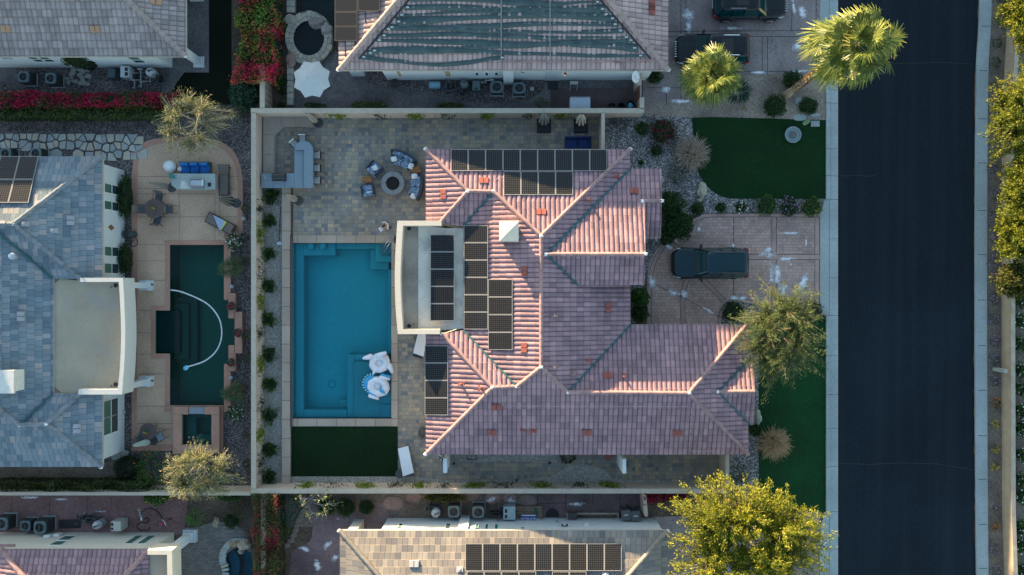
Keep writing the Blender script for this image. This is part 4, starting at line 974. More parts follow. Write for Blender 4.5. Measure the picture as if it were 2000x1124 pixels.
for y_ in (558, 744):
 c = W(290, y_); t = MB(); t.box(c.x - .36, c.y - .33, c.x + .36, c.y + .33, 0, .55); t.box(c.x - .2, c.y - .18, c.x + .2, c.y + .18, .55, 2.72); cl = t.build("column", m_stucco2, hs)
 t = MB(); t.tube([(c.x + .36, c.y + .05, .4), (c.x + .5, c.y + .05, .45)], .05, 8); t.build("lamp", M("bronze", (.05, .04, .035), .5, metal=.6), cl)
t = MB(); p, q = W(-10, 725, 5.1), W(28, 765, 5.1); t.box(p.x, q.y, q.x, p.y, 3.5, 5.1); t.box(p.x - .1, q.y - .1, q.x + .06, p.y + .06, 5.1, 5.25); t.build("chimney", M("white_chimney", (.54, .53, .5), .9), hs)
for x_, y_ in ((30, 501),):
 v, P = roof_pt(x_, y_, sp_); t = MB(); t.lathe([(.2, v.z), (.2, v.z + .25), (.23, v.z + .26), (.2, v.z + .36), (.05, v.z + .4)], (v.x, v.y), 14); t.build("roof_turbine", M("galvanised", (.5, .52, .54), .35, .1, 8, metal=.7), roof_s)
m_ps = M("pale_slate", (.26, .27, .3), .85); pipe_vent(108, 451, sp_, roof_s, m_ps); pipe_vent(52, 438, sp_, roof_s, m_ps)
for x_, y_ in ((140, 431), (152, 837), (43, 618)): tile_vent(x_, y_, sp_, roof_s, M("pale_slate", (.33, .33, .36), .85), 0)

# ---- bottom left house
hb = thing("house", "house with pink barrel tiles and cream wall beside the small freeform pool", "house", (-27, -20, 0))
zE = 3.25; PT = .34
BN, BW, BE = pl('N', 1072, zE, PT), pl('W', 2, zE, PT), pl('E', 293, zE, PT)
bap = (140, 1236); BS = pl('S', 1410, zE, PT)
bp = [(BN, [(2, 1072), (293, 1072), bap]), (BW, [(2, 1072), bap, (2, 1410)]), (BE, [(293, 1072), (293, 1410), bap]), (BS, [(2, 1410), bap, (293, 1410)])]
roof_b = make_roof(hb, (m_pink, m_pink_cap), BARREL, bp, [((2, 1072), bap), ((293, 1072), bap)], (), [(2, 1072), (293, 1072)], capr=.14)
wall_box(hb, [(-36, -15.93), (-22, -15.93), (-22, -26), (-36, -26)], 0, 3.1, m_stucco)
for x0, y0, x1, y1 in ((100, 1066, 128, 1057), (118, 1056, 144, 1047), (243, 1063, 280, 1046), (268, 1063, 305, 1046)):
 p, q = on_y(-15.93, x0, y0), on_y(-15.93, x1, y1); x = (p.x + q.x) / 2; w_ = .55 if x0 > 200 else .8; window_y(hb, -15.93, x - w_ / 2, x + w_ / 2, q.z, p.z, 1, 1, mats=[m_glassg])
t = MB(); t.prism(PX([(282, 1083), (330, 1083), (334, 1300), (282, 1300)], 3.3), 2.9, 3.3); t.build("flat_roof", m_terr, hb)
ring_prism("parapet", [(288, 1075), (336, 1075), (340, 1300)], [(288, 1084), (326, 1084), (330, 1300)], 2.6, 3.9, m_parapet, hb, 3.9)
c = W(374, 1045); t = MB(); t.box(c.x - .42, c.y - .4, c.x + .42, c.y + .4, 0, .35); t.box(c.x - .33, c.y - .32, c.x + .33, c.y + .32, .35, .6); t.box(c.x - .24, c.y - .22, c.x + .24, c.y + .22, .6, 2.9); t.build("column", m_stucco2, hb)
t = MB(); p = W(-20, 1066, 3.0); q = W(27, 1071, 3.0); t.box(p.x, q.y, q.x, p.y + .05, 2.85, 3.0); t.build("awning", m_pink_cap, hb)

# ---- bottom house
hbb = thing("house", "house with flat beige tiles and a row of dark solar panels at the lower edge", "house", (0, -21, 0))
zE = 3.2
QN, QW, QE, QS = pl('N', 1036, zE, PT), pl('W', 664, zE, PT), pl('E', 1303, zE, PT), pl('S', 1420, zE, PT)
qa, qb = (842, 1242), (1125, 1242)
qp = [(QN, [(664, 1036), (1303, 1036), qb, qa]), (QW, [(664, 1036), qa, (664, 1420)]), (QE, [(1303, 1036), (1303, 1420), qb]), (QS, [(664, 1420), qa, qb, (1303, 1420)])]
roof_q = make_roof(hbb, (m_beige, m_beige_cap), FLAT, qp, [((664, 1036), qa), ((1303, 1036), qb), (qa, qb)], (), [(664, 1036), (1303, 1036)], capr=.12)
wall_box(hbb, [(-8.1, -15.0), (9.3, -15.0), (9.3, -26), (-8.1, -26)], 0, 3.05, m_stucco2)
for x0, y0, x1, y1, pn in ((868, 1034, 882, 1023, 2), (774, 1034, 789, 1023, 2), (927, 1035, 936, 1024, 1), (946, 1035, 955, 1024, 1), (965, 1035, 974, 1024, 1), (1016, 1036, 1025, 1030, 2)):
 p, q = on_y(-15.0, x0, y0), on_y(-15.0, x1, y1); window_y(hbb, -15.0, min(p.x, q.x), max(p.x, q.x), q.z, min(p.z, 2.95), 1, pn, False, mats=None if pn == 2 else [M("teal_glass", (.03, .16, .12), .2)])
c = W(702, 1014); t = MB(); t.box(c.x - .3, c.y - .8, c.x + .3, c.y, 0, 2.9); t.build("column", m_stucco, hbb)
t = MB(); p = on_y(-15.0, 907, 1012); t.box(wx(897, 1.5), -15.0, wx(916, 1.5), -14.8, 0.02, 3.0); t.build("flue_chase", m_stucco2, hbb)
t = MB(); p, q = on_y(-15.0, 1067, 1034), on_y(-15.0, 1090, 1013); t.box(p.x, -15.0, q.x, -14.97, .02, 2.1); dr = t.build("door", M("pale_door", (.5, .55, .58), .6), hbb)
t = MB(); t.box(q.x - .14, -14.97, q.x - .08, -14.9, 1.0, 1.12); t.build("handle", M("dark_metal", (.04, .04, .045), .4, metal=.6), dr)
tile_vent(809, 1100, qp, roof_q, M("pale_slate", (.33, .33, .36), .85), 1); pipe_vent(898, 1111, qp, roof_q, m_ps); pipe_vent(1182, 1122, qp, roof_q, m_ps)

# ---- unseen houses added beyond the upper edge, to keep the low sun off the yards
m_far = M("far_roof", (.33, .25, .23), .9)
for i, (x0, x1, y0, y1, zr, lab) in enumerate(((-1350, -780, -560, -330, 5.0, "unseen tiled house added for shade, above the far left yards"), (-770, -200, -540, -330, 5.0, "unseen tiled house added for shade, above the grey roofed house"), (-190, 400, -560, -340, 5.0, "unseen tiled house added for shade, above the bougainvillea yard"), (410, 980, -540, -340, 5.1, "unseen tiled house added for shade, above the house with pool mats"), (990, 1460, -560, -345, 6.2, "tall unseen tiled house added for shade, above the upper driveway"), (1470, 1900, -540, -345, 6.2, "tall unseen tiled house added for shade, by the road"),
                                               (-1500, -480, -900, -700, 5.1, "long unseen tiled house added for shade, second row, far left"), (-470, 120, -900, -700, 5.0, "unseen tiled house added for shade, second row, second along"), (130, 700, -900, -700, 5.1, "unseen tiled house added for shade, second row, third along"), (710, 1600, -900, -700, 6.0, "long unseen tiled house added for shade, second row, far right"))):
 h = thing("house", lab, "house", W((x0 + x1) / 2, (y0 + y1) / 2), 0, "unseen houses added for shade")
 a, b = W(x0, y1), W(x1, y0); ym = (a.y + b.y) / 2
 t = MB(); t.box(a.x + .4, a.y + .4, b.x - .4, b.y - .4, 0, zr - 2.2); t.build("wall", m_stucco, h)
 t = MB(); e = zr - 2.1
 t.add([(a.x, a.y, e), (b.x, a.y, e), (b.x, b.y, e), (a.x, b.y, e), (a.x, ym, zr), (b.x, ym, zr)], [(0, 1, 5, 4), (2, 3, 4, 5), (0, 4, 3), (1, 2, 5), (3, 2, 1, 0)]); t.build("roof", m_far, h)

# ------------------------------------------------------------------ boundary walls
ORD = ["first", "second", "third", "fourth", "fifth", "sixth", "seventh", "eighth", "ninth", "tenth", "eleventh", "twelfth", "thirteenth", "fourteenth", "fifteenth", "sixteenth", "seventeenth", "eighteenth", "nineteenth", "twentieth", "twenty-first", "twenty-second", "twenty-third", "twenty-fourth"]
m_block = brick_mat("block_wall", [(0, (.36, .28, .21)), (1, (.42, .33, .25))], .4, .2, mortar=(.25, .2, .16), ms=.01, mixc=.12)
m_cap = M("wall_cap", (.38, .33, .265), .9, .1, 3)
m_wallface = M("wall_face", (.42, .34, .28), .9, .1, 1.5)
def garden_wall(label, pts, z=1.8, th=.2, cap=.3, mw=None, mc=None, name="garden_wall", pxz=1.8):
 """wall along a polyline of pixels read at the top of its cap"""
 P = [W(x, y, pxz) for x, y in pts]
 c = sum(P, Vector()) / len(P); h = thing(name, label, "wall", (c.x, c.y, 0))
 for nm, w_, z0, z1, m in (("wall_face", th, -.05, z - .06, mw or m_wallface), ("cap", cap, z - .06, z, mc or m_cap)):
  t = MB(); L = []; R = []
  for i, p in enumerate(P):
   d = (P[min(i + 1, len(P) - 1)] - P[max(i - 1, 0)]); d.z = 0; d.normalize(); k = Vector((-d.y, d.x, 0)) * (w_ / 2); L.append(p + k); R.append(p - k)
  n_ = len(P); vs = []
  for zz in (z0, z1): vs += [(p.x, p.y, zz) for p in L] + [(p.x, p.y, zz) for p in R]
  fs = []
  for i in range(n_ - 1):
   j = i + 1; fs += [(i, j, 2 * n_ + j, 2 * n_ + i), (n_ + j, n_ + i, 3 * n_ + i, 3 * n_ + j), (2 * n_ + i, 2 * n_ + j, 3 * n_ + j, 3 * n_ + i), (i, n_ + i, n_ + j, j)]
  for i in (0, n_ - 1): fs.append((i, n_ + i, 3 * n_ + i, 2 * n_ + i))
  t.add(vs, fs); fix_normals(t.build(nm, m, h))
 return h
garden_wall("tan wall with pale cap along the left side of the paver patio and long gravel bed", [(495, 220), (495, 956)])
garden_wall("tan wall with pale cap between the paver patio and the upper house", [(490, 216.3), (1258, 216.3)])
garden_wall("tan wall with pale cap running under the pink roofed house and small lawn", [(490, 959.7), (1425, 959.7)])
garden_wall("short wall stub joining the pink house to the upper wall by the blue bench", [(1178, 220), (1178, 293)], 1.8, .15, .22)
garden_wall("short side wall between the paver strip and front lawn, below the pink roof", [(1421, 885), (1421, 956)], 1.8, .15, .22, m_block)
garden_wall("thin pale topped wall between the blue grey tiled house and red patio", [(-100, 965), (489, 965)], 1.8, .15, .2)
garden_wall("tan wall beside the bougainvillea and dirt bed of the upper house", [(512, 128), (512, 211)], 1.8, .2, .3, m_block)
garden_wall("vine covered wall between the freeform pool and the mauve patio", [(514, 964), (514, 1300)], 1.5, .2, .3, pxz=1.5)
garden_wall("wall stub beside the brown gate, with the bins in its corner", [(1254, 190), (1254, 213)], 1.8, .2, .28)
garden_wall("pale wall stub beside the satellite dish at the end of the upper house", [(1249, 138), (1249, 166)], 1.8, .2, .28)
garden_wall("short pale wall end beside the dark bins of the lower house", [(1259, 964), (1263, 1010)], 1.7, .15, .22)
garden_wall("tan buff wall behind the flower strip beyond the road", [(1990, -200), (1990, 40), (1985, 120), (1980, 220), (1979, 420), (1979, 700), (1980, 1000), (1984, 1124), (1990, 1300)], 1.1, .22, .26, M("buff_wall", (.36, .28, .2), .95, .15, 2), M("buff_cap", (.34, .29, .23), .95, .2, 2), pxz=1.1)
h = thing("gate", "brown metal side gate between the upper house and its walk", "gate", W(1251, 178)); t = MB(); p, q = W(1251, 167, 1.6), W(1251, 190, 1.6); t.box(p.x - .03, q.y, p.x + .03, p.y, .08, 1.65); t.build("gate_panel", M("gate_brown", (.2, .07, .05), .6), h)
t = MB(); t.box(p.x - .05, q.y, p.x + .05, p.y, 1.66, 1.72); t.build("gate_frame", M("gate_frame", (.25, .2, .18), .6), h)

# ------------------------------------------------------------------ plants
def leaf_quads(C, D, L, Wd, fold=0.0):
 N = len(C); D = D / np.maximum(np.linalg.norm(D, axis=1, keepdims=True), 1e-6)
 R = rng.normal(size=(N, 3)); S = np.cross(D, R); S /= np.maximum(np.linalg.norm(S, axis=1, keepdims=True), 1e-6)
 l = (L * rng.uniform(.7, 1.3, N))[:, None]; w = (Wd * rng.uniform(.7, 1.3, N))[:, None]
 V = np.empty((N, 4, 3)); V[:, 0] = C - D * l * .5; V[:, 1] = C + S * w * .5 - D * l * .05; V[:, 2] = C + D * l * .5; V[:, 3] = C - S * w * .5 - D * l * .05
 return V.reshape(-1, 3)
def mesh_np(name, V, quads_n, mats, parent=None, extra=None, mi_extra=1, loc=None):
 """mesh of loose quads (plus extra MB geometry in the last material slot)"""
 F = np.arange(quads_n * 4).reshape(-1, 4).tolist(); V = V.tolist(); mi = [0] * len(F)
 if extra is not None:
  b = len(V); V += [list(v) for v in extra.v]; F += [[i + b for i in f] for f in extra.f]; mi += [mi_extra] * len(extra.f)
 me = bpy.data.meshes.new(name); me.from_pydata(V, [], F)
 for m in (mats if isinstance(mats, (list, tuple)) else [mats]): me.materials.append(m)
 if len(me.materials) > 1: me.polygons.foreach_set("material_index", mi)
 me.update(); o = bpy.data.objects.new(name, me); COL.objects.link(o)
 if parent: o.parent = parent
 if loc is not None: o.location = loc
 return o
GREEN_D = [(0, (.012, .035, .01)), (.6, (.025, .07, .018)), (1, (.05, .11, .03))]
GREEN_M = [(0, (.02, .06, .012)), (.6, (.045, .12, .025)), (1, (.09, .19, .045))]
GREEN_B = [(0, (.07, .12, .02)), (.6, (.13, .2, .03)), (1, (.2, .28, .05))]
OLIVE = [(0, (.06, .075, .03)), (.6, (.1, .12, .05)), (1, (.16, .17, .08))]
lm_d = leaf_mat("leaf_dark", GREEN_D); lm_m = leaf_mat("leaf_mid", GREEN_M); lm_b = leaf_mat("leaf_bright", GREEN_B); lm_o = leaf_mat("leaf_olive", OLIVE)
lm_teal = leaf_mat("leaf_teal", [(0, (.02, .06, .045)), (1, (.06, .14, .1))])
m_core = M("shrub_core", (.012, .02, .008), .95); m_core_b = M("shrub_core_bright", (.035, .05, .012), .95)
m_wood = M("bark", (.13, .1, .075), .9, .25, 8); m_pale = M("pale_bark", (.33, .27, .2), .9, .2, 8)
fl_white = leaf_mat("petal_white", [(0, (.6, .62, .58)), (1, (.8, .8, .76))], .2); fl_purple = leaf_mat("petal_purple", [(0, (.16, .09, .2)), (1, (.34, .24, .4))], .2)
fl_yellow = leaf_mat("petal_yellow", [(0, (.4, .28, .03)), (1, (.55, .4, .06))], .2); fl_red = leaf_mat("petal_red", [(0, (.3, .01, .03)), (1, (.45, .03, .06))], .2)
fl_mag = leaf_mat("petal_magenta", [(0, (.25, .01, .06)), (1, (.5, .02, .16))], .25); fl_pink = leaf_mat("petal_pink", [(0, (.4, .2, .3)), (1, (.55, .35, .4))], .2); fl_or = leaf_mat("petal_orange", [(0, (.4, .1, .02)), (1, (.5, .18, .03))], .2)
def shrub_parts(rx, ry, rz, n, L, Wd, mat, core, seed, rough=.22, up=.5, flowers=None, spiky=0.0):
 """local geometry of a bush: leaf quads on a lumpy dome round a dark core"""
 d = rng.normal(size=(n, 3)); d /= np.linalg.norm(d, axis=1, keepdims=True); d[:, 2] = np.abs(d[:, 2]) * 1.0 - .15
 k = np.array([1 + rough * 1.6 * noise.noise(Vector(x) * 2.1 + Vector((seed * 5.1, seed * 2.3, 0))) for x in d])
 rr_ = k * rng.uniform(.72, 1.06, n)
 C = d * rr_[:, None] * np.array([rx, ry, rz * .55]) + np.array([0, 0, rz * .5])
 C[:, 2] = np.maximum(C[:, 2], .04)
 D = d * (1 + spiky * 3) + rng.normal(size=(n, 3)) * (1 - spiky) * .8 + np.array([0, 0, up * .3])
 V = leaf_quads(C, D, L, Wd)
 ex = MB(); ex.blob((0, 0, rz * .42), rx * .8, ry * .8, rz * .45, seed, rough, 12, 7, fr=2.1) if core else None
 fl = None
 if flowers:
  nf = flowers; idx = rng.integers(0, n, nf); fc = C[idx] * 1.04 + np.array([0, 0, .03]); fl = leaf_quads(fc, rng.normal(size=(nf, 3)) * np.array([1, 1, .25]), .11, .10)
 return V, n, ex if core else None, fl
SHR = {}
def shrub(label, px, py, r, h, mat, n=None, L=.12, Wd=.06, core=m_core, ry=None, group=None, name="shrub", cat="shrub", fl=None, nf=60, rough=.22, spiky=0.0, z=0.0, proto=None, rz=None):
 s_ = 1 - h * .5 / HC
 loc = W(px, py, h * .45); loc.z = z
 ry = ry or r; n = n or int(260 * (r * ry) ** .5 / .5 * (r + ry))
 if proto and proto in SHR:
  o = copy_tree(SHR[proto]); o.location = loc; o.rotation_euler = (0, 0, rnd.uniform(0, 6.28) if rz is None else rz)
  k = r / o["r0"]; o.scale = (k, k, h / o["h0"]); tag(o, label, cat, group); return o
 V, nq, ex, f = shrub_parts(r, ry, h, n, L, Wd, mat, core, rnd.randint(0, 999), rough, flowers=nf if fl else None, spiky=spiky)
 o = mesh_np(name, V, nq, [mat, core] if core else mat, None, ex); o.location = loc; tag(o, label, cat, group)
 if f is not None: mesh_np("blossom", f, len(f) // 4, fl, o)
 if proto: SHR[proto] = o; o["r0"] = r; o["h0"] = h
 return o
# ten shrubs of the gravel bed
for i, (x, y, r) in enumerate(((531, 383, .5), (526, 432, .42), (526, 496, .38), (526, 559, .4), (525, 625, .45), (526, 691, .45), (527, 751, .45), (526, 812, .45), (527, 879, .43), (527, 931, .42))):
 shrub(f"round green shrub in the grey gravel bed beside the pool, {ORD[i]} from the top", x, y, r * .84, .55, lm_m, 420, .22, .045, group="shrubs of the gravel bed", proto=f"bed{i % 5}", spiky=.75, rough=1.0)
# vines trained on the boundary walls
def vine(label, axis, px, py, half, mat, dens, group):
 """leaves on a wall face: axis 'x' runs along X on the wall at py, 'y' along Y on the wall at px"""
 n = int(dens * half * 260); u = rng.normal(size=n) * half * .48; v = np.clip(rng.normal(size=n) * .38 + .95, .15, 1.75); o_ = rng.uniform(.02, .16, n)
 keep = np.array([noise.noise(Vector((a * 2.2 + px, b * 2.2, py * .1))) > (-.3 if dens > .9 else -.08) for a, b in zip(u, v)]); u, v, o_ = u[keep], v[keep], o_[keep]; n = len(u)
 if axis == 'x':
  base = W(px, py, .95); sgn = -1 if py < 500 else 1; y0 = wy(216.3, 1.8) - .1 if py < 500 else wy(959.7, 1.8) + .1
  C = np.stack([u, sgn * o_, v], 1); loc = (base.x, y0, 0); nd = np.array([0, sgn, .4])
 else:
  base = W(px, py, .95); C = np.stack([o_, u, v], 1); loc = (wx(495, 1.8) + .1, base.y, 0); nd = np.array([1, 0, .4])
 D = rng.normal(size=(n, 3)) + nd * .3
 V = leaf_quads(C, D, .16 if dens > .9 else .12, .10 if dens > .9 else .08)
 st = MB()
 for k in range(4):
  e = rnd.uniform(-.8, .8) * half
  if axis == 'x': st.tube([(0, sgn * .03, 0), (e * .5, sgn * .04, .6), (e, sgn * .04, 1.3)], .012, 4)
  else: st.tube([(.03, 0, 0), (.04, e * .5, .6), (.04, e, 1.3)], .012, 4)
 o = mesh_np("climbing_vine", V, n, [mat, m_wood], None, st, loc=loc); tag(o, label, "vine", group)
vb = leaf_mat("vine_bright", [(0, (.12, .16, .02)), (1, (.25, .3, .05))]); vd = leaf_mat("vine_dark", [(0, (.025, .035, .02)), (1, (.06, .08, .04))])
lv = [(406, 0, .65), (460, 1, .75), (528, 0, .95), (590, 1, .65), (655, 0, 1.05), (714, 1, .75), (790, 0, .75), (850, 1, .65), (907, 0, 1.0)]
for i, (y, b, hf) in enumerate(lv): vine(f"{'bright yellow green' if b else 'sparse dark'} vine on the left wall by the gravel bed, {ORD[i]} from the top", 'y', 506, y, hf, vb if b else vd, 1.25 if b else .75, "vines on the left wall")
tv = [(660, 1, .6), (742, 0, .6), (811, 1, .55), (876, 0, .7), (951, 1, .55), (1030, 0, .5), (1096, 1, .5)]
for i, (x, b, hf) in enumerate(tv): vine(f"{'bright yellow green' if b else 'sparse dark'} vine on the upper patio wall, {ORD[i]} from the left", 'x', x, 228, hf, vb if b else vd, 1.2 if b else .6, "vines on the upper patio wall")
bv = [(598, 1, .6), (650, 0, .8), (713, 1, .7), (772, 0, .7), (822, 1, .6), (867, 0, .5), (927, 1, .75), (985, 0, .9), (1058, 1, .65), (1130, 0, .9), (1190, 1, .75)]
for i, (x, b, hf) in enumerate(bv): vine(f"{'bright yellow green' if b else 'sparse dark'} vine on the lower wall, {ORD[i]} from the left", 'x', x, 951, hf, vb if b else vd, 1.25 if b else .7, "vines on the lower wall")
# front garden
shrub("deep red flowering shrub in the grey pebbles near the pale dry bush", 1296, 257, .85, .9, lm_d, 900, .13, .06, fl=leaf_mat("petal_crimson", [(0, (.12, .005, .02)), (1, (.22, .01, .04))], .2), nf=230, rough=.4)
shrub("small yellow green shrub left of the red flowering shrub", 1254, 252, .48, .6, lm_m, 400, .12, .06)
shrub("small dark green shrub below the red flowering shrub", 1282, 296, .38, .5, lm_d, 300)
shrub("tiny dark tuft in the pebbles beside the pink roof corner", 1252, 318, .18, .4, lm_d, 90)
shrub("olive sprawling shrub below the pale dry bush", 1322, 338, .62, .5, leaf_mat("leaf_greyolive", [(0, (.05, .06, .04)), (1, (.1, .11, .07))]), 400, .14, .04, core=None, rough=.4)
shrub("grey green sprawling shrub by the upper wall end and front pebbles", 1212, 238, .62, .4, _cache["leaf_greyolive"], 320, .14, .04, core=None, rough=.4)
shrub("tall dark hedge shrub under the right corner of the pink roof, upper one", 1308, 400, .85, 1.5, lm_d, 1300, .16, .09)
shrub("dark leafy shrub at the curve of the driveway beside the pink roof", 1325, 440, 1.0, 1.4, lm_d, 1500, .16, .09, ry=.9)
shrub("low dark shrub between the house corner and driveway, lowest of the three", 1300, 462, .6, 1.0, lm_d, 700, .16, .09)
for i, (x, y, r, m, f, nf, lab) in enumerate(((1362, 408, .45, lm_d, None, 0, "small dark round shrub left in the row above the driveway"), (1407, 406, .35, lm_d, None, 0, "smallest dark shrub in the row above the driveway"), (1447, 406, .37, lm_d, fl_white, 26, "small shrub with white flowers in the row above the driveway"),
  (1497, 402, .68, lm_m, None, 0, "bright green shrub in the row above the driveway"), (1541, 405, .66, lm_d, fl_purple, 90, "greyish purple flowering shrub between two green ones above the driveway"), (1585, 405, .64, lm_m, fl_or, 7, "green shrub with orange flowers at the street end of the driveway"))):
 shrub(lab, x, y, r, .8, m, int(900 * r), .11, .07, fl=f, nf=nf, group="shrub row above the driveway")
shrub("leafy green shrub filling the recess beside the garage roof and driveway", 1249, 580, .6, 1.3, lm_m, 700, .16, .1, ry=.6)
shrub("leafy dark shrub at the bottom of the recess by the garage roof", 1250, 612, .55, 1.1, lm_d, 500, .16, .1)
shrub("dark shrub in the planting island under the big willowy tree", 1432, 610, .8, .8, lm_d, 800, .1, .05)
shrub("grey green round shrub by the kerb where driveway meets the lower lawn", 1587, 604, .62, .7, leaf_mat("leaf_grey", [(0, (.035, .05, .035)), (1, (.08, .1, .07))]), 700, .1, .04)
shrub("dark green shrub beside the big stone next to the lower lawn", 1473, 838, .45, .6, lm_d, 420, .15, .09)
shrub("dark low shrub in the pebbles above the yellow tree", 1440, 925, .6, .4, lm_d, 360, .12, .04, core=None)
shrub("big round dark shrub left of the leaning palm trunk foot", 1513, 208, .74, 1.0, lm_d, 1500, .1, .06, rough=.12)
shrub("dark shrub right of the palm trunk beside the kerb", 1578, 207, .66, .9, lm_d, 1200, .1, .06, rough=.3, ry=.55)
shrub("dark shrub behind the palm trunk at the driveway edge", 1548, 158, .66, .9, lm_d, 1200, .1, .06, rough=.25)
shrub("dark clipped shrub at the right end of the upper house wall", 1278, 152, .55, .8, lm_d, 700, .1, .06, ry=.4)
shrub("tiny yellow tuft at the edge of the tan gravel below the agave", 1453, 212, .13, .2, leaf_mat("leaf_yellow", [(0, (.3, .2, .02)), (1, (.42, .3, .04))]), 60, .1, .03, core=None)
# left yard
shrub("dark green hedge block under the upper windows of the slate house", 246, 386, .42, 1.3, lm_d, 1300, .12, .06, ry=1.45, name="hedge", cat="hedge")
shrub("dark green hedge block under the lower pair of windows by the hose", 246, 506, .42, 1.2, lm_d, 1000, .12, .06, ry=1.05, name="hedge", cat="hedge")
shrub("white flowering shrub at the upper right corner of the dark pool", 459, 472, .55, .8, lm_m, 420, .14, .07, fl=fl_white, nf=60, core=None)
shrub("white flowering shrub at the lower right corner of the dark pool", 460, 806, .55, .8, lm_m, 420, .14, .07, fl=fl_white, nf=40, core=None)
shrub("nearly black shrub right of the slate house bottom corner", 250, 912, .85, 1.2, leaf_mat("leaf_black", [(0, (.006, .014, .006)), (1, (.015, .03, .012))]), 1100, .12, .06)
shrub("tall shrub with small orange flowers beside the sunlit olive tree", 295, 920, .9, 1.6, lm_m, 1200, .13, .05, ry=1.2, fl=fl_or, nf=40, core=None, rough=.4)
shrub("bright green yellow flowered bush spilling over the thin wall onto red patio", 310, 968, .95, 1.9, lm_m, 900, .14, .07, ry=.5, fl=fl_yellow, nf=30)
shrub("leafy green bush on the lower side of the wall beside the olive tree", 450, 968, .85, 1.2, lm_m, 700, .14, .08, ry=.35)
shrub("glossy green bush where the bougainvillea hedge meets the patio wall", 480, 186, 1.05, 1.8, leaf_mat("leaf_glossy", [(0, (.015, .045, .025)), (1, (.06, .13, .07))]), 1600, .18, .1, ry=1.0)
shrub("ivy covering a patch of the grey tiled house wall", 158, 124, .9, 2.6, leaf_mat("leaf_moss", [(0, (.02, .04, .008)), (1, (.05, .08, .02))]), 900, .12, .08, ry=.3)
for i, (x, y, r, hh) in enumerate(((480, 408, .3, .5), (481, 508, .28, .5), (482, 655, .34, .5), (483, 700, .3, .4), (480, 850, .28, .4), (482, 905, .3, .4))):
 shrub(f"scrubby yellowish plant against the outer side of the left wall, {ORD[i]} from the top", x, y, r, hh, lm_o, 130, .14, .05, core=None, group="scrub outside the left wall", proto="scrub")
# lower yards
shrub("round dark clipped shrub nearest the bare pale tree, of the pair", 640, 988, .62, .9, lm_d, 900, .1, .06, rough=.15)
shrub("round dark clipped shrub in the middle beside the pale bare tree", 676, 991, .6, .9, lm_d, 900, .1, .06, rough=.15)
shrub("round dark clipped shrub at the right, nearest the stepping slabs", 716, 990, .48, .8, lm_d, 700, .1, .06, rough=.15)
shrub("leafy bluish green bush beside the red blossom hedge and stone edging", 562, 990, .62, 1.2, lm_teal, 600, .15, .08, ry=1.0, core=None)
shrub("spiky pale green yucca on the pebbles above the brick patio", 381, 1010, .55, .8, leaf_mat("leaf_yucca", [(0, (.06, .15, .05)), (1, (.2, .3, .1))]), 260, .5, .035, core=None, spiky=.95)
shrub("feathery grey green bush left of the vine covered wall", 467, 998, .55, .8, lm_o, 420, .16, .03, core=None)
shrub("dark rounded bush above the brick patio by the feathery bush", 452, 1018, .5, .7, lm_d, 420, .12, .06)
shrub("small yellow green bush beside the stone edging", 562, 1035, .25, .4, lm_b, 120, .12, .05, core=None)
for i, (x, y, r, ry, m, lab) in enumerate(((608, 207, .55, .18, lm_d, "low dark hedge tuft under the white umbrella by the patio wall"), (720, 207, 1.4, .35, lm_o, "long yellowish shrub against the patio wall below the upper house"), (880, 208, .95, .28, lm_o, "shorter olive shrub against the patio wall below the pool pump"), (1057, 203, .45, .4, lm_o, "sparse yellowish shrub near the white storage box"), (622, 208, .5, .16, lm_d, "small dark tuft at the foot of the wall right of the umbrella"))):
 shrub(lab, x, y, r, .7, m, 500 if r > .9 else 220, .14, .05, ry=ry, core=m_core_b if r > .9 else None)
for i, (x, y, r, lab) in enumerate(((552, 158, .4, "round dark shrub in the dirt bed left of the white umbrella"), (550, 206, .25, "small green tuft at the lower end of the dirt bed"), (551, 180, .2, "tiny green plant below the round dark shrub"))): shrub(lab, x, y, r, .5, lm_d, int(500 * r), .13, .08)
shrub("green shrub row spilling over the top edge of the lower neighbour's bed", 866, 972, 1.5, .9, leaf_mat("leaf_mix", [(0, (.06, .07, .015)), (.7, (.12, .13, .03)), (1, (.25, .14, .04))]), 900, .13, .06, ry=.3)
# hedges: long clipped masses
def hedge(label, x0, y0, x1, y1, h, mat, n, L=.13, Wd=.09, core=m_core, name="hedge", cat="hedge", lump=.55):
 a, b = W(x0, y1, h), W(x1, y0, h); cx, cy = (a.x + b.x) / 2, (a.y + b.y) / 2; hx, hy = (b.x - a.x) / 2, (b.y - a.y) / 2
 out = []
 while len(out) < n:
  x, y = rnd.uniform(-1, 1), rnd.uniform(-1, 1); k = noise.noise(Vector((x * hx * .9 + cx, y * hy * .9 + cy, 1.0)))
  ed = max(abs(x), abs(y))
  zt = h * (.86 + lump * .5 * k)
  if rnd.random() < .62: out.append((x * hx, y * hy, zt * rnd.uniform(.9, 1.04)))
  else:
   s_ = 1 + lump * .35 * k
   if hx > hy: out.append((x * hx, (1 if rnd.random() < .5 else -1) * hy * s_ * rnd.uniform(.9, 1.06), rnd.uniform(.1, 1) * zt))
   else: out.append(((1 if rnd.random() < .5 else -1) * hx * s_ * rnd.uniform(.9, 1.06), y * hy, rnd.uniform(.1, 1) * zt))
 C = np.array(out); kk = np.array([1 + .9 * lump * noise.noise(Vector(((p[0] if hx > hy else p[1]) * .7 + cx, cy, 5 + (1 if (p[1] if hx > hy else p[0]) > 0 else 0)))) for p in out]); C[:, 1 if hx > hy else 0] *= kk; D = rng.normal(size=(n, 3)) + np.array([0, 0, .3]); V = leaf_quads(C, D, L, Wd)
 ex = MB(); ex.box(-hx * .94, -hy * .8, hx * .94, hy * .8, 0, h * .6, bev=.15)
 o = mesh_np(name, V, n, [mat, core], None, ex, loc=(cx, cy, 0)); return tag(o, label, cat)
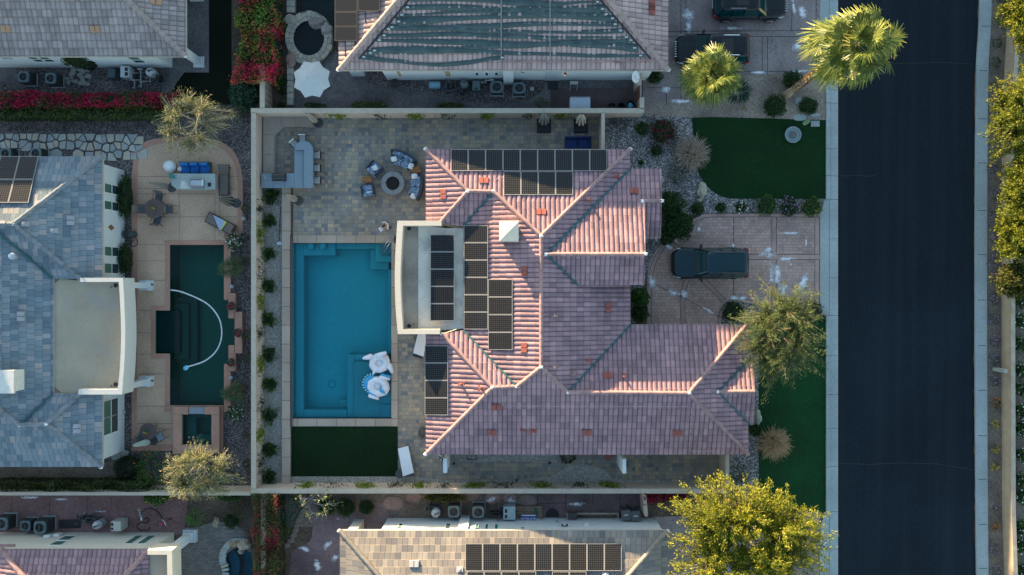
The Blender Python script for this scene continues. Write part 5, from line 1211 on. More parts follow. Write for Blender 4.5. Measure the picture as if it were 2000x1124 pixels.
boug = leaf_mat("bougainvillea_magenta", [(0, (.02, .05, .015)), (1, (.07, .1, .03))], .3, patch=([(0, (.22, .006, .03)), (1, (.5, .015, .075))], 1.1, .52, .68))
boug2 = leaf_mat("bougainvillea_bright", [(0, (.035, .09, .015)), (.7, (.12, .2, .03)), (1, (.25, .33, .05))], .3, patch=([(0, (.36, .006, .06)), (.75, (.6, .01, .085)), (1, (.6, .13, .05))], .55, .60, .74))
boug3 = leaf_mat("bougainvillea_red", [(0, (.04, .05, .015)), (1, (.11, .13, .035))], .3, patch=([(0, (.2, .01, .03)), (1, (.42, .015, .07))], .8, .68, .84))
hedge("magenta and olive bougainvillea hedge under the grey tiled house", -40, 178, 345, 206, 1.9, boug, 6500, .13, .1)
hedge("dark olive ivy band below the magenta hedge, above the flagstones", -40, 206, 330, 228, 1.6, leaf_mat("ivy_olive", [(0, (.03, .055, .01)), (1, (.1, .135, .03))]), 3200)
hedge("tall bougainvillea hedge of green, magenta and orange beside the white umbrella yard", 456, -60, 532, 160, 2.4, boug2, 7000, .15, .11)
hedge("dense green and red vine hedge left of the mauve patio, above the lower pool", 493, 968, 538, 1240, 2.35, boug3, 7500, .13, .09)
hedge("long dark ivy hedge below the slate house, above the red patio", -40, 944, 285, 966, 1.75, leaf_mat("ivy_dark", [(0, (.022, .045, .008)), (.8, (.075, .1, .025)), (1, (.13, .1, .04))]), 3600)
hedge("red bougainvillea row on the wall left of the yellow tree", 1257, 962, 1345, 984, 1.7, leaf_mat("bougainvillea_dark", [(0, (.012, .03, .01)), (1, (.03, .06, .02))], .3, patch=([(0, (.14, .005, .02)), (1, (.28, .01, .05))], 1.3, .42, .6)), 1500)
# flower strip beyond the road
vf = [(1957, 3, lm_d, None), (1952, 44, lm_o, None), (1945, 86, lm_d, None), (1944, 123, lm_d, None), (1941, 166, lm_o, None), (1938, 333, lm_teal, fl_purple), (1942, 381, lm_teal, fl_purple), (1940, 424, lm_teal, fl_purple), (1941, 465, lm_o, fl_pink), (1936, 510, lm_d, fl_purple), (1941, 543, lm_teal, fl_purple), (1940, 587, lm_teal, fl_purple), (1938, 624, lm_teal, fl_purple), (1942, 665, lm_d, fl_purple), (1940, 702, lm_teal, fl_purple), (1939, 745, lm_teal, fl_purple), (1944, 789, lm_d, fl_or), (1943, 829, lm_o, fl_yellow), (1942, 876, lm_o, fl_yellow), (1942, 911, lm_o, fl_yellow), (1943, 988, lm_o, fl_purple), (1942, 1026, lm_o, fl_or), (1941, 1072, lm_teal, fl_purple), (1944, 1113, lm_teal, fl_purple)]
fn = {id(fl_purple): "purple flowering", id(fl_pink): "pink flowering", id(fl_yellow): "yellow flowering", id(fl_or): "orange flowering"}
for i, (x, y, m, f) in enumerate(vf):
 shrub(f"small {fn.get(id(f), 'green')} plant in the soil strip beyond the road, {ORD[i]} from the top", x, y, .34 if m is not lm_o else .28, .4, m, 110, .13, .05, core=None, fl=f, nf=34, group="plants of the strip beyond the road", z=.06, proto=f"vf{id(m)}{id(f)}", name="flowering_plant", cat="plant")
for i, (x, y) in enumerate(((1994, 586), (1993, 627), (1990, 672), (1993, 724), (1994, 760), (1996, 803), (1998, 838), (1998, 889), (1994, 938), (1996, 970), (1994, 1030), (1991, 1066), (1996, 1118))):
 shrub(f"white flowering shrub behind the buff wall, {ORD[i]} from the top", x, y, .5, .8, lm_m, 260, .16, .09, fl=fl_white, nf=26, group="white flowering shrubs behind the buff wall", proto=f"wf{i % 2}")
# trees -------------------------------------------------------------
def tree(label, base, crown, R, n_limb, n_twig, lpt, L, Wd, leaf, bark, name="tree", rz=None, tw=.5, droop=.15, rough=.3, seed=1, trunk_r=.13, spread=.7, zmin=-.35, twr=.010, fork=.35, lw=1.0, group=None, rin=.6):
 r_ = random.Random(seed); B = W(*base); Cc = W(*crown); rx, ry = R; rz = rz or min(rx, ry) * .65
 h = thing(name, label, "tree", B, 0, group)
 tb_ = MB(); F = B + (Cc - B) * fork; F.x += r_.uniform(-.2, .2)
 tb_.tube([B - Vector((0, 0, .1)), B + (F - B) * .5 + Vector((r_.uniform(-.08, .08), r_.uniform(-.08, .08), 0)), F], [trunk_r * 1.25, trunk_r, trunk_r * .9], 8)
 limbs = []
 for i in range(n_limb):
  a = 2 * pi * (i + r_.uniform(-.3, .3)) / n_limb; e = r_.uniform(.15, .9)
  T = Cc + Vector((cos(a) * rx * .58 * r_.uniform(.7, 1.1), sin(a) * ry * .58 * r_.uniform(.7, 1.1), rz * (e - .35) * .7))
  mid = F.lerp(T, .5) + Vector((r_.uniform(-.25, .25), r_.uniform(-.25, .25), .25))
  pth = smooth_path([F, mid, T], 5); tb_.tube(pth, [trunk_r * .62 * (1 - .65 * k / (len(pth) - 1)) * lw for k in range(len(pth))], 6); limbs.append(pth)
 Cs, Ds = [], []
 for i in range(n_twig):
  while True:
   d = Vector((r_.gauss(0, 1), r_.gauss(0, 1), r_.gauss(0, .8))).normalized()
   if d.z > zmin: break
  k = (1 + rough * 1.5 * noise.noise(d * 2.3 + Vector((seed * 3.1, 0, 0)))) * r_.uniform(rin, 1.08)
  T = Cc + Vector((d.x * rx, d.y * ry, d.z * rz)) * k
  best = min(((pp - T).length + r_.uniform(0, .9), li, j) for li, pl_ in enumerate(limbs) for j, pp in enumerate(pl_) if j >= 2)
  S = limbs[best[1]][best[2]]; m_ = S.lerp(T, .55) + Vector((0, 0, .22)); T = T - Vector((0, 0, droop * r_.uniform(0, 1.4)))
  pth = smooth_path([S, m_, T], 4); tb_.tube(pth, [twr * (1.7 - 1.3 * q / (len(pth) - 1)) for q in range(len(pth))], 3, cap=False)
  for _ in range(lpt):
   t = 1 - abs(r_.gauss(0, tw)); t = max(.12, min(1.0, t)); f = t * (len(pth) - 1); j = min(int(f), len(pth) - 2); p = pth[j].lerp(pth[j + 1], f - j); dd = (pth[j + 1] - pth[j]).normalized()
   Cs.append(p + Vector((r_.gauss(0, 1), r_.gauss(0, 1), r_.gauss(0, .7))) * spread * .16); Ds.append(dd + Vector((r_.gauss(0, 1), r_.gauss(0, 1), r_.gauss(0, .8))) * .55)
 C = np.array(Cs) - np.array(B) if Cs else np.zeros((0, 3))
 if len(C): mesh_np("crown", leaf_quads(C, np.array(Ds), L, Wd), len(C), leaf, h)
 tb_.build("trunk", bark, h); return h
lt_palo = leaf_mat("leaf_palo_verde", [(0, (.1, .125, .05)), (.6, (.17, .19, .085)), (1, (.27, .265, .13))], .4)
lt_willow = leaf_mat("leaf_willow", [(0, (.05, .085, .035)), (.6, (.1, .14, .055)), (1, (.2, .23, .07))], .4)
lt_yel = leaf_mat("leaf_yellow_tree", [(0, (.06, .095, .01)), (.5, (.17, .2, .015)), (1, (.37, .33, .03))], .4)
tree("airy olive tree with silvery twigs over the left pool deck's upper end", (398, 238), (377, 244, 3.8), (2.2, 1.95), 7, 340, 20, .2, .03, lt_palo, m_pale, rz=1.3, seed=3, trunk_r=.1, twr=.013, lw=1.2)
tree("sunlit yellowish olive tree beside the square spa below the left pool", (408, 912), (386, 921, 3.6), (2.2, 1.75), 7, 380, 26, .17, .04, lt_palo, m_pale, rz=1.3, seed=5, trunk_r=.1, spread=.6)
tree("large grey green willowy tree between the driveway and the lower front lawn", (1504, 640), (1521, 652, 4.6), (2.4, 3.0), 9, 760, 42, .24, .026, lt_willow, m_wood, rz=1.7, seed=9, trunk_r=.16, spread=.7, droop=.4, rin=.35, zmin=-.15, rough=.5)
tree("big golden yellow leaved tree at the bottom beside the lower driveway", (1425, 1005), (1453, 1050, 5.2), (4.15, 3.35), 11, 1250, 60, .17, .058, lt_yel, m_wood, rz=2.4, seed=12, trunk_r=.2, spread=.62, droop=.2, rough=.5, tw=.35, rin=.3, zmin=-.2)
hedge_l = leaf_mat("leaf_right_tree", [(0, (.03, .06, .006)), (.5, (.1, .135, .01)), (1, (.27, .25, .02))], .35)
for i, (b, c, R, sd, lab) in enumerate((((1966, 28), (2004, 30, 4.8), (1.15, 2.1), 21, "yellow green tree in the upper right corner beyond the road, topmost"), ((1962, 235), (1992, 225, 5.0), (1.2, 2.5), 22, "yellow green tree beyond the road level with the leaning palm"), ((1968, 400), (1995, 370, 4.6), (1.0, 1.8), 23, "yellow green tree beyond the road level with the round bowl on the lawn"), ((1966, 470), (1990, 455, 4.4), (1.05, 1.7), 24, "dense yellow green tree beyond the road, lowest of the bright ones"))):
 tree(lab, b, c, R, 7, 640, 60, .15, .065, hedge_l, m_wood, rz=2.0, seed=sd, trunk_r=.14, spread=.6, tw=.35, rough=.55, rin=.35, group="bright trees beyond the road")
tree("small dark olive tree beyond the road below the bright ones", (1955, 545), (1984, 546, 3.6), (1.0, 1.1), 5, 260, 28, .15, .1, leaf_mat("leaf_dark_tree", [(0, (.035, .04, .006)), (1, (.09, .1, .015))]), m_wood, rz=1.2, seed=25)
# bare shrubs and the pale bare tree
m_dry = M("dry_twigs", (.34, .27, .21), .9, .2, 6); m_dryo = M("dry_twigs_warm", (.40, .28, .17), .9, .2, 6)
def dry_bush(label, px, py, R, h, n, mat, seed):
 r_ = random.Random(seed); B = W(px, py, h * .4); B.z = 0; t = MB()
 for i in range(n):
  d = Vector((r_.gauss(0, 1), r_.gauss(0, 1), abs(r_.gauss(0, .75)))).normalized(); T = Vector((d.x * R, d.y * R, .1 + d.z * h)) * r_.uniform(.65, 1.08)
  S = T * r_.uniform(.0, .35); S.z = max(S.z, .05); pts = [S]
  for k in range(1, 4): pts.append(S.lerp(T, k / 3) + Vector((r_.gauss(0, 1), r_.gauss(0, 1), r_.gauss(0, 1))) * .09)
  t.tube(pts, [.014, .012, .010, .006], 3, cap=False)
  if r_.random() < .8:
   q = pts[2]; t.tube([q, q + Vector((r_.gauss(0, .2), r_.gauss(0, .2), r_.gauss(0.1, .12)))], [.009, .004], 3, cap=False)
 o = t.build("dry_shrub", mat, None, world=False); o.location = B; return tag(o, label, "shrub")
dry_bush("pale leafless bush at the left edge of the upper front lawn", 1352, 299, 1.25, 1.5, 620, m_dry, 2)
dry_bush("sunlit tan leafless bush beside the lower front lawn", 1514, 868, 1.15, 1.7, 560, m_dryo, 4)
tree("bare white branched tree with few yellow leaves by the lower wall", (597, 968), (622, 985, 1.7), (1.45, 1.05), 8, 46, 3, .12, .1, vb, M("white_bark", (.22, .22, .21), .8), rz=.7, seed=31, trunk_r=.07, twr=.014, lw=1.0)
# agave like clump under the palm
shrub("blue green agave clump right of the shorter palm, on the tan gravel", 1441, 180, .75, .8, lm_teal, 420, .55, .05, core=None, spiky=.9)
# palms
lm_palm = leaf_mat("leaf_palm", [(0, (.045, .08, .018)), (.5, (.12, .165, .032)), (1, (.26, .26, .06))], .3, .4)
lm_palmdry = leaf_mat("leaf_palm_dry", [(0, (.28, .19, .09)), (1, (.42, .31, .17))], .3)
def palm(label, base, top, zt, fans, blade, petiole, seed, trunk_r=.17, boots=True, tilt=(-.6, 1.25), lmat=None, segs=30):
 r_ = random.Random(seed); B = W(*base); T = W(top[0], top[1], zt); h = thing("palm_tree", label, "palm tree", B)
 t = MB(); t.tube([B - Vector((0, 0, .1)), B + Vector((0, 0, .35)), B.lerp(T, .12), B.lerp(T, .3), B.lerp(T, .7), T], [trunk_r * 2.0, trunk_r * 1.6, trunk_r * 1.2, trunk_r, trunk_r * .95, trunk_r * .9], 12); tr = t.build("trunk", M("palm_trunk", (.3, .22, .15), .95, .25, 6), h, smooth=True)
 if boots:
  C = []; D = []
  for i in range(620):
   k = r_.uniform(.14, .97); a = r_.uniform(0, 2 * pi); c = B.lerp(T, k); C.append(c + Vector((cos(a), sin(a), 0)) * trunk_r * 1.22); D.append(Vector((cos(a) * .75, sin(a) * .75, 1.0)))
  o = mesh_np("old_leaf_bases", leaf_quads(np.array(C) - np.array(B), np.array(D), .26, .13), len(C), leaf_mat("leaf_boot", [(0, (.18, .09, .05)), (1, (.42, .27, .16))], .1), h)
 V = []
 for i in range(fans):
  az = i * 2.39996 + r_.uniform(-.2, .2); f = (i + .5) / fans; el = tilt[1] + (tilt[0] - tilt[1]) * f ** .8 + r_.uniform(-.28, .28)
  d = Vector((cos(az) * cos(el), sin(az) * cos(el), sin(el))); side = Vector((-sin(az), cos(az), 0)); up = d.cross(side) * -1
  if up.z < 0: up = -up
  pe = petiole * r_.uniform(.3, 1.25); P0 = T + d * .12; P1 = T + d * pe - Vector((0, 0, .12 * pe))
  w_ = side * .022; V += [P0 - w_, P0 + w_, P1 + w_ * .7, P1 - w_ * .7]
  d2 = (d - Vector((0, 0, .25 + .2 * f))).normalized(); up2 = side.cross(d2); up2 = up2 if up2.z > 0 else -up2
  R = blade * r_.uniform(.85, 1.12); ns = segs; roll = r_.uniform(-.9, .9)
  for k in range(ns):
   a = (k / (ns - 1) - .5) * 2 * radians(98); fold = .22 * (1 if k % 2 else -1)
   sd = side * cos(roll) + up2 * sin(roll)
   dd = (d2 * cos(a) + sd * sin(a)).normalized(); lat = (sd * cos(a) - d2 * sin(a)).normalized()
   ln = R * (1 - .16 * abs(a) / 2.06) * r_.uniform(.8, 1.1); m1 = P1 + dd * ln * .58 + up2 * (.05 + fold * .12); m2 = P1 + dd * ln + up2 * -.04 - Vector((0, 0, ln * (.16 + .2 * r_.random())))
   h1 = lat * (ln * .036); V += [P1 - lat * .006, m1 - h1, m1 + h1, P1 + lat * .006] + [m1 - h1, m2 - lat * .01, m2 + lat * .01, m1 + h1]
 Va = np.array([list(v) for v in V]) - np.array(B)
 mesh_np("crown", Va, len(Va) // 4, lmat or lm_palm, h)
 C = []; D = []
 for i in range(60):
  a = r_.uniform(0, 2 * pi); C.append(T + Vector((cos(a) * .35, sin(a) * .35, -.35 - r_.random() * .5))); D.append(Vector((cos(a) * .6, sin(a) * .6, -1)))
 mesh_np("dry_skirt", leaf_quads(np.array(C) - np.array(B), np.array(D), .9, .1), len(C), lm_palmdry, h)
 return h
palm("tall leaning palm with rough trunk whose sunlit crown hangs over the road", (1535, 186), (1672, 84), 11.0, 44, 1.15, 1.45, 3)
palm("shorter bushy palm partly covering the black SUV on the upper driveway", (1362, 176), (1391, 150), 4.0, 34, 1.05, .95, 8, .2, boots=False, tilt=(-.35, 1.4))
for i, (x, y, lab) in enumerate(((449, 521, "small fan palm overhanging the dark pool's right edge, upper of two"), (452, 767, "small fan palm overhanging the dark pool's right edge, lower of two"))):
 h_ = palm(lab, (x + 8, y), (x + 3, y), .9, 13, .6, .5, 20 + i, .07, boots=False, tilt=(-.1, 1.3), lmat=leaf_mat('leaf_small_palm', [(0, (.03, .06, .03)), (1, (.1, .15, .07))]), segs=16)

# ------------------------------------------------------------------ solar panels
m_cells = panel_mat("solar_cells", (.007, .009, .013), (.12, .105, .085), 8, 12)
m_cells2 = panel_mat("solar_cells_black", (.014, .014, .017), (.03, .03, .03), 1, 1)
m_alu = M("aluminium_frame", (.22, .22, .22), .6, .05, 4, metal=.0); m_blackfr = M("black_frame", (.02, .02, .022), .5)
def solar_panel(label, corners, group, cells, frame, h=.05, uvr=False, th=.04):
 """corners: four points on the roof surface, anticlockwise from above"""
 C = [Vector(c) for c in corners]; cen = sum(C, Vector()) / 4; n = (C[1] - C[0]).cross(C[3] - C[0]).normalized()
 if n.z < 0: n = -n
 o = thing("solar_panel", label, "solar panel", cen, 0, group)
 e = [(C[(i + 1) % 4] - C[i]).normalized() for i in range(4)]; ins = [C[i] + (e[i] - e[i - 1]) * .032 for i in range(4)]
 t = MB(); up = n * (h + th); lo = n * h
 vs = [c + up for c in C] + [c + up for c in ins] + [c + lo for c in C]; fs = []
 for i in range(4):
  j = (i + 1) % 4; fs += [(i, j, 4 + j, 4 + i), (8 + i, 8 + j, j, i)]
 fs.append((11, 10, 9, 8)); t.add(vs, fs); fix_normals(t.build("frame", frame, o))
 t = MB(); t.add([c + n * (h + th - .004) for c in ins] + [c + n * (h + .002) for c in ins], [(0, 1, 2, 3), (7, 6, 5, 4), (0, 4, 5, 1), (1, 5, 6, 2), (2, 6, 7, 3), (3, 7, 4, 0)])
 q = [(0, 0), (1, 0), (1, 1), (0, 1)]
 if uvr: q = [(0, 0), (0, 1), (1, 1), (1, 0)]
 t.uv = q + q[::-1] + [(.1, .1)] * 16; t.build("cells", cells, o); return o
def panel_row(P, x0, y0, x1, y1, nx, ny, lab, group, cells=None, frame=None, up=.1, uvr=False, gap=.22):
 """fills the pixel rectangle on roof plane P with nx by ny panels"""
 k = 0
 for j in range(ny):
  for i in range(nx):
   a, b = x0 + (x1 - x0) * i / nx + gap, x0 + (x1 - x0) * (i + 1) / nx - gap; c, d = y0 + (y1 - y0) * j / ny + gap, y0 + (y1 - y0) * (j + 1) / ny - gap
   pts = [W(x, y, pz(P, x, y) ) + Vector((0, 0, up)) for x, y in ((a, d), (b, d), (b, c), (a, c))]
   solar_panel(lab.format(ORD[k]), pts, group, cells or m_cells, frame or m_alu, uvr=uvr); k += 1
FL = (3.2, 0, 0, 'S', 0)
panel_row(N1, 881, 294, 1185, 336, 9, 1, "solar panel in the nine panel row on the pink roof, {} from the left", "upper row of nine panels")
panel_row(N1, 983.5, 337, 1118.5, 382.5, 4, 1, "solar panel in the pink roof's short row of four, {} from the left", "row of four panels under the upper row")
FLT = (3.32, 0, 0, 'S', 0)
panel_row(FLT, 841, 459, 888, 627, 1, 5, "dark solar panel on the pale flat roof, {} from the top", "column of panels on the flat roof", uvr=True)
panel_row(WM, 907, 441, 954, 643.5, 1, 6, "solar panel in the tall column beside the flat roof, {} from the top", "tall column of six panels", uvr=True)
panel_row(WM, 954.5, 546, 1002, 683.5, 1, 4, "solar panel in the four panel column near the ridge, {} from the top", "column of four panels near the ridge", uvr=True)
panel_row(W1, 831, 675, 876.5, 810.5, 1, 4, "solar panel at the pink roof's lower left eave, {} from the top", "column of four panels at the lower left", uvr=True)
panel_row(QN, 909, 1061, 1213.5, 1114.5, 9, 1, "dark solar panel in the upper row on the beige roof, {} from the left", "upper row of panels on the beige roof")
panel_row(QN, 912, 1115.5, 1047, 1170, 4, 1, "solar panel in the beige roof's lower row of four, {} from the left", "lower left row on the beige roof")
panel_row(QN, 1078, 1115.5, 1145, 1170, 2, 1, "solar panel in the beige roof's lower pair, {} from the left", "pair on the beige roof")
def skew_row(P, quad, nx, ny, lab, group, cells, frame, up=.1):
 k = 0; a, b, c, d = [Vector((x, y, 0)) for x, y in quad]
 f = lambda u, v: a.lerp(b, u).lerp(d.lerp(c, u), v)
 for j in range(ny):
  for i in range(nx):
   q = [f((i + .01) / nx, (j + .99) / ny), f((i + .99) / nx, (j + .99) / ny), f((i + .99) / nx, (j + .01) / ny), f((i + .01) / nx, (j + .01) / ny)]
   solar_panel(lab.format(ORD[k]), [W(p.x, p.y, pz(P, p.x, p.y)) + Vector((0, 0, up)) for p in q], group, cells, frame); k += 1
skew_row(SN, [(-32, 307), (79, 307), (59, 398), (-60, 398)], 3, 2, "solar panel on the slate roof, {} counted along its two rows", "panels on the slate roof", m_cells, m_alu)
panel_row(TW, 656, -30, 701, 83, 1, 4, "plain black solar panel at the upper house's left eave, {} from the top", "plain black panels, outer column", m_cells2, m_blackfr, up=.16, gap=.3)
panel_row(TW, 701, -30, 745, 25, 1, 2, "plain black solar panel beside the upper house's hip, {} from the top", "plain black panels, inner column", m_cells2, m_blackfr, up=.16, gap=.3)
for x, y0, y1 in ((675, 82, 112), (694, 81, 92), (714, 26, 46), (742, 21, 30)):
 pa, pb = roof_pt(x, y0, tpolys, .12)[0], roof_pt(x, y1, tpolys, .12)[0]; t = MB(); t.tube([pa, pb], .03, 5); t.build("mounting_rail", m_blackfr, roof_t)

# ------------------------------------------------------------------ pool heating mats on the upper house
def mat_mesh():
 m, n, l, b = newmat("rubber_mat"); p = position(n)
 nz = n.new("ShaderNodeTexNoise"); nz.inputs["Scale"].default_value = 1.3; nz.inputs["Detail"].default_value = 6; l.new(p, nz.inputs["Vector"])
 r = ramp(n, [(.3, (.02, .045, .05)), (.7, (.045, .08, .085))]); l.new(nz.outputs[0], r.inputs[0]); l.new(r.outputs[0], b.inputs["Base Color"]); b.inputs["Roughness"].default_value = .65; return m
m_mat = mat_mesh(); m_lightgrey0 = M('clip_grey', (.4, .43, .45), .5)
hx0 = lambda y: 662 + (138 - y) * (171 / 203.0); hx1 = lambda y: 1305 - (138 - y) * (172 / 203.0)
strips = [(-30, 13, 3), (-14, 11, 9), (3, 9, 5), (17, 12, 1), (28, 6, 2), (39, 12, 3), (51, 9, 7), (62, 8, 4), (72, 7, 6), (83, 9, 8), (96, 11, 2), (107, 8, 5), (116, 7, 3)]
for i, (yc, wd_, sd) in enumerate(strips):
 r_ = random.Random(sd * 7 + i); x0, x1 = hx0(yc) + 24 + r_.uniform(0, 5), hx1(yc) - 18 - r_.uniform(0, 6)
 if i == 12: x1 = 985
 ph = r_.uniform(0, 6); am = r_.uniform(2.5, 6.5); sag = r_.uniform(-4, 4.0) + (7 if i == 12 else 0); n_ = 70; top = []; bot = []
 for k in range(n_ + 1):
  u = k / n_; x = x0 + (x1 - x0) * u; y = yc + am * sin(u * 5.2 + ph) * .8 + sag * sin(u * pi) + 3.2 * noise.noise(Vector((u * 5, i * 3.1, 0)))
  w2 = wd_ * .5 * (1 + .9 * noise.noise(Vector((u * 3.5 + 5, i * 1.7, 2)))); top.append((x, y - w2)); bot.append((x, y + w2))
 t = MB(); vs = []; fs = []
 for lift in (.115, .06):
  for k in range(n_ + 1):
   for px_, py_ in (top[k], ((top[k][0] + bot[k][0]) / 2, (top[k][1] + bot[k][1]) / 2), bot[k]):
    py2 = min(py_, 140.5); v = roof_pt(px_, py2, [tpolys[0]], lift + .012 * sin(px_ * .72))[0]; vs.append(v)
 m3 = 3 * (n_ + 1)
 for k in range(n_):
  for q in range(2): a = 3 * k + q; fs += [(a, a + 1, a + 4, a + 3), (m3 + a, m3 + a + 3, m3 + a + 4, m3 + a + 1)]
  for q in (0, 2): a = 3 * k + q; fs.append((a, a + 3, m3 + a + 3, m3 + a))
 t.add(vs, fs); o = fix_normals(t.build("heating_mat", m_mat, None, smooth=True)); mt_o = o
 tag(o, f"dark green rubber pool heating mat stretched across the upper roof, {ORD[i]} from the ridge", "heating mat", "pool heating mats")
 c = [(x * .5 + X * .5, y * .5 + Y * .5) for (x, y), (X, Y) in zip(top, bot)]
 for q in (1, n_ - 1): t = MB(); v = roof_pt(c[q][0], min(c[q][1], 139), [tpolys[0]], .1)[0]; t.box(v.x - .09, v.y - .04, v.x + .09, v.y + .04, v.z - .0, v.z + .08); t.build("clip", m_lightgrey0, o)
for x in (979, 1074):
 t = MB(); t.tube([roof_pt(x, y, [tpolys[0]], .14)[0] for y in (-40, 20, 60, 118)], .035, 6); t.build("mat_strap", m_alu, roof_t)
for xx, fn_ in ((22, hx0), (-17, hx1)): t = MB(); t.tube([roof_pt(fn_(y) + xx, y, [tpolys[0]], .1)[0] for y in (-40, 0, 40, 80, 116)], .06, 6); t.build("header_pipe", m_blackfr, roof_t)

# ------------------------------------------------------------------ machines
m_acmetal = M("condenser_metal", (.085, .125, .135), .55, .1, 5); m_acdark = M("condenser_coil", (.035, .04, .042), .7, .2, 20); m_fan = M("fan_blade", (.03, .034, .036), .45)
m_black = M("black_plastic", (.018, .018, .02), .45); m_dkgrey = M("dark_grey_plastic", (.05, .053, .056), .6); m_white_p = M("white_plastic", (.6, .62, .64), .4, .05)
m_lightgrey = M("light_grey_enamel", (.4, .43, .45), .5, .06); m_steel = M("stainless", (.45, .47, .5), .3, .06, 3, metal=.8); m_grate = M("iron_grate", (.02, .02, .022), .7)
AC0 = None
def ac_unit(label, px, py, w=.78, h=.85, rz=0.0):
 """px, py: the fan seen on its top"""
 global AC0
 loc = W(px, py, h); loc.z = 0
 if AC0 is None:
  o = thing("air_conditioner", label, "air conditioner", (0, 0, 0), 0, "air conditioners of the yards"); a = .39
  t = MB(); t.box(-a - .06, -a - .06, a + .06, a + .06, 0, .06); t.build("pad", m_concrete, o, world=False)
  t = MB(); t.box(-a + .02, -a + .02, a - .02, a - .02, .06, .8)
  for k in range(7):
   z = .14 + k * .09; t.box(-a, -a, a, a, z, z + .03)
  for x in (-a, a - .05):
   for y in (-a, a - .05): t.box(x - .004, y - .004, x + .054, y + .054, .06, .8)
  t.build("cabinet", m_acdark, o, world=False)
  t = MB(); n = 32; vs = []; fs = [];
  def sq(k):
   an = 2 * pi * k / n; c_, s_ = cos(an), sin(an); m_ = max(abs(c_), abs(s_)); rr_ = min(a / m_, a * 1.2); return (c_ * rr_, s_ * rr_)
  for z, f in ((.8, 0), (.87, 0), (.9, 1), (.9, 2), (.82, 2)):
   for k in range(n):
    x, y = sq(k); q = 2 * pi * k / n
    if f == 1: x, y = x * .94, y * .94
    if f == 2: x, y = .28 * cos(q), .28 * sin(q)
    vs.append((x, y, z))
  for r in range(4):
   for k in range(n): j = (k + 1) % n; fs.append((r * n + k, r * n + j, (r + 1) * n + j, (r + 1) * n + k))
  t.add(vs, fs); t.build("top_cover", m_acmetal, o, world=False)
  t = MB(); t.lathe([(.075, .83), (.075, .875), (.05, .88)], n=12)
  for k in range(3):
   q = 2 * pi * k / 3; t.add([(cos(q + d) * r, sin(q + d) * r, z) for r, d, z in ((.06, -.3, .83), (.25, -.42, .83), (.25, .42, .87), (.06, .3, .86))] , [(0, 1, 2, 3)])
  t.build("fan", m_fan, o, world=False); t = MB(); t.lathe([(.28, .805), (.28, .81)], n=20); t.build("fan_well", m_black, o, world=False)
  AC0 = o
 else: o = copy_tree(AC0); o["label"] = label
 o.location = loc; o.rotation_euler = (0, 0, rz); o.scale = (w / .78, w / .78, h / .9); return o
for x, y, w, h, lab in ((45, 150, .7, .95, "grey air conditioner with fan on top, left one beside the grey tiled house"), (98, 153, .7, .95, "grey air conditioner with fan on top, right one beside the grey tiled house"),
  (970, 170, .78, .75, "air conditioner under the roof with pool mats, left of the pair"), (1014, 172, .74, .75, "air conditioner under the roof with pool mats, right of the pair"),
  (2, 1024, .8, 1.0, "air conditioner on the red patio cut by the left picture edge"), (49, 1028, .66, .8, "smaller air conditioner in the middle of three on the red patio"), (77, 1031, .78, 1.15, "tall air conditioner right of the smaller one on the red patio"),
  (886, 1000, .76, .95, "air conditioner beside the white filter tank at the beige roofed house"), (934, 1001, .76, 1.0, "air conditioner right of the white flue at the beige roofed house"),
  (10, 300, .7, .9, "air conditioner half hidden at the slate roof's upper edge, left of two"), (69, 300, .7, .9, "air conditioner half hidden at the slate roof's upper edge, right of two")): ac_unit(lab, x, y, w, h)
def filter_tank(label, px, py, r, h, mat):
 b = W(px, py, h); b.z = 0; o = thing("pool_filter", label, "pool filter", b)
 t = MB(); t.lathe([(r * .9, 0), (r, .08), (r, h * .7), (r * .93, h * .82), (r * .6, h * .93), (r * .25, h * .97)], n=20); t.build("tank", mat, o, world=False, smooth=True, auto=50)
 t = MB(); t.lathe([(r * .22, h * .95), (r * .22, h + .05), (.06, h + .07)], n=12); t.tube([(0, 0, h + .03), (r * .55, .05, h + .03), (r * .8, .3 * r, h - .1)], .035, 6); t.build("valve", m_dkgrey, o, world=False)
 t = MB(); t.lathe([(r * 1.04, h * .45), (r * 1.04, h * .5)], n=20); t.build("clamp_band", m_dkgrey, o, world=False); return o
filter_tank("grey blue pool filter tank with black cap under the roof with mats", 906, 162, .27, 1.0, m_acmetal)
filter_tank("white pool filter tank beside pale pipes at the grey tiled house", 290, 139, .3, 1.0, m_lightgrey)
filter_tank("pale pool filter tank standing in the black machinery on the red patio", 185, 1029, .27, 1.05, m_lightgrey)
filter_tank("white pool filter tank with black handle at the beige roofed house", 850, 1005, .29, 1.1, m_lightgrey)
def heater(label, px, py, lx, ly, h, mat, wins, rz=0):
 b = W(px, py, h); b.z = 0; o = thing("pool_heater", label, "pool heater", b, rz)
 t = MB(); t.box(-lx / 2, -ly / 2, lx / 2, ly / 2, .05, h, bev=.03); t.build("casing", mat, o, world=False)
 t = MB(); t.box(-lx / 2 - .02, -ly / 2 - .02, lx / 2 + .02, ly / 2 + .02, 0, .05); t.build("base", m_dkgrey, o, world=False)
 for x, y, w, d in wins: t = MB(); t.box(x - w / 2, y - d / 2, x + w / 2, y + d / 2, h - .01, h + .012); t.build("louvre", m_black, o, world=False)
 return o
heater("light grey pool heater box with two dark louvres near the white tank, upper left yard", 243, 140, .55, .72, .9, m_lightgrey, ((.12, .14, .2, .22), (.12, -.16, .2, .24)))
heater("small grey equipment box with a dark slot under the roof with mats", 930, 167, .5, .62, .6, m_acmetal, ((0, -.22, .2, .12),))
heater("light pool heater box with two dark louvres on the red patio", 226, 1029, .65, .62, 1.0, M("cream_enamel", (.42, .42, .38), .5), ((-.22, .14, .14, .2), (-.22, -.14, .14, .16)))
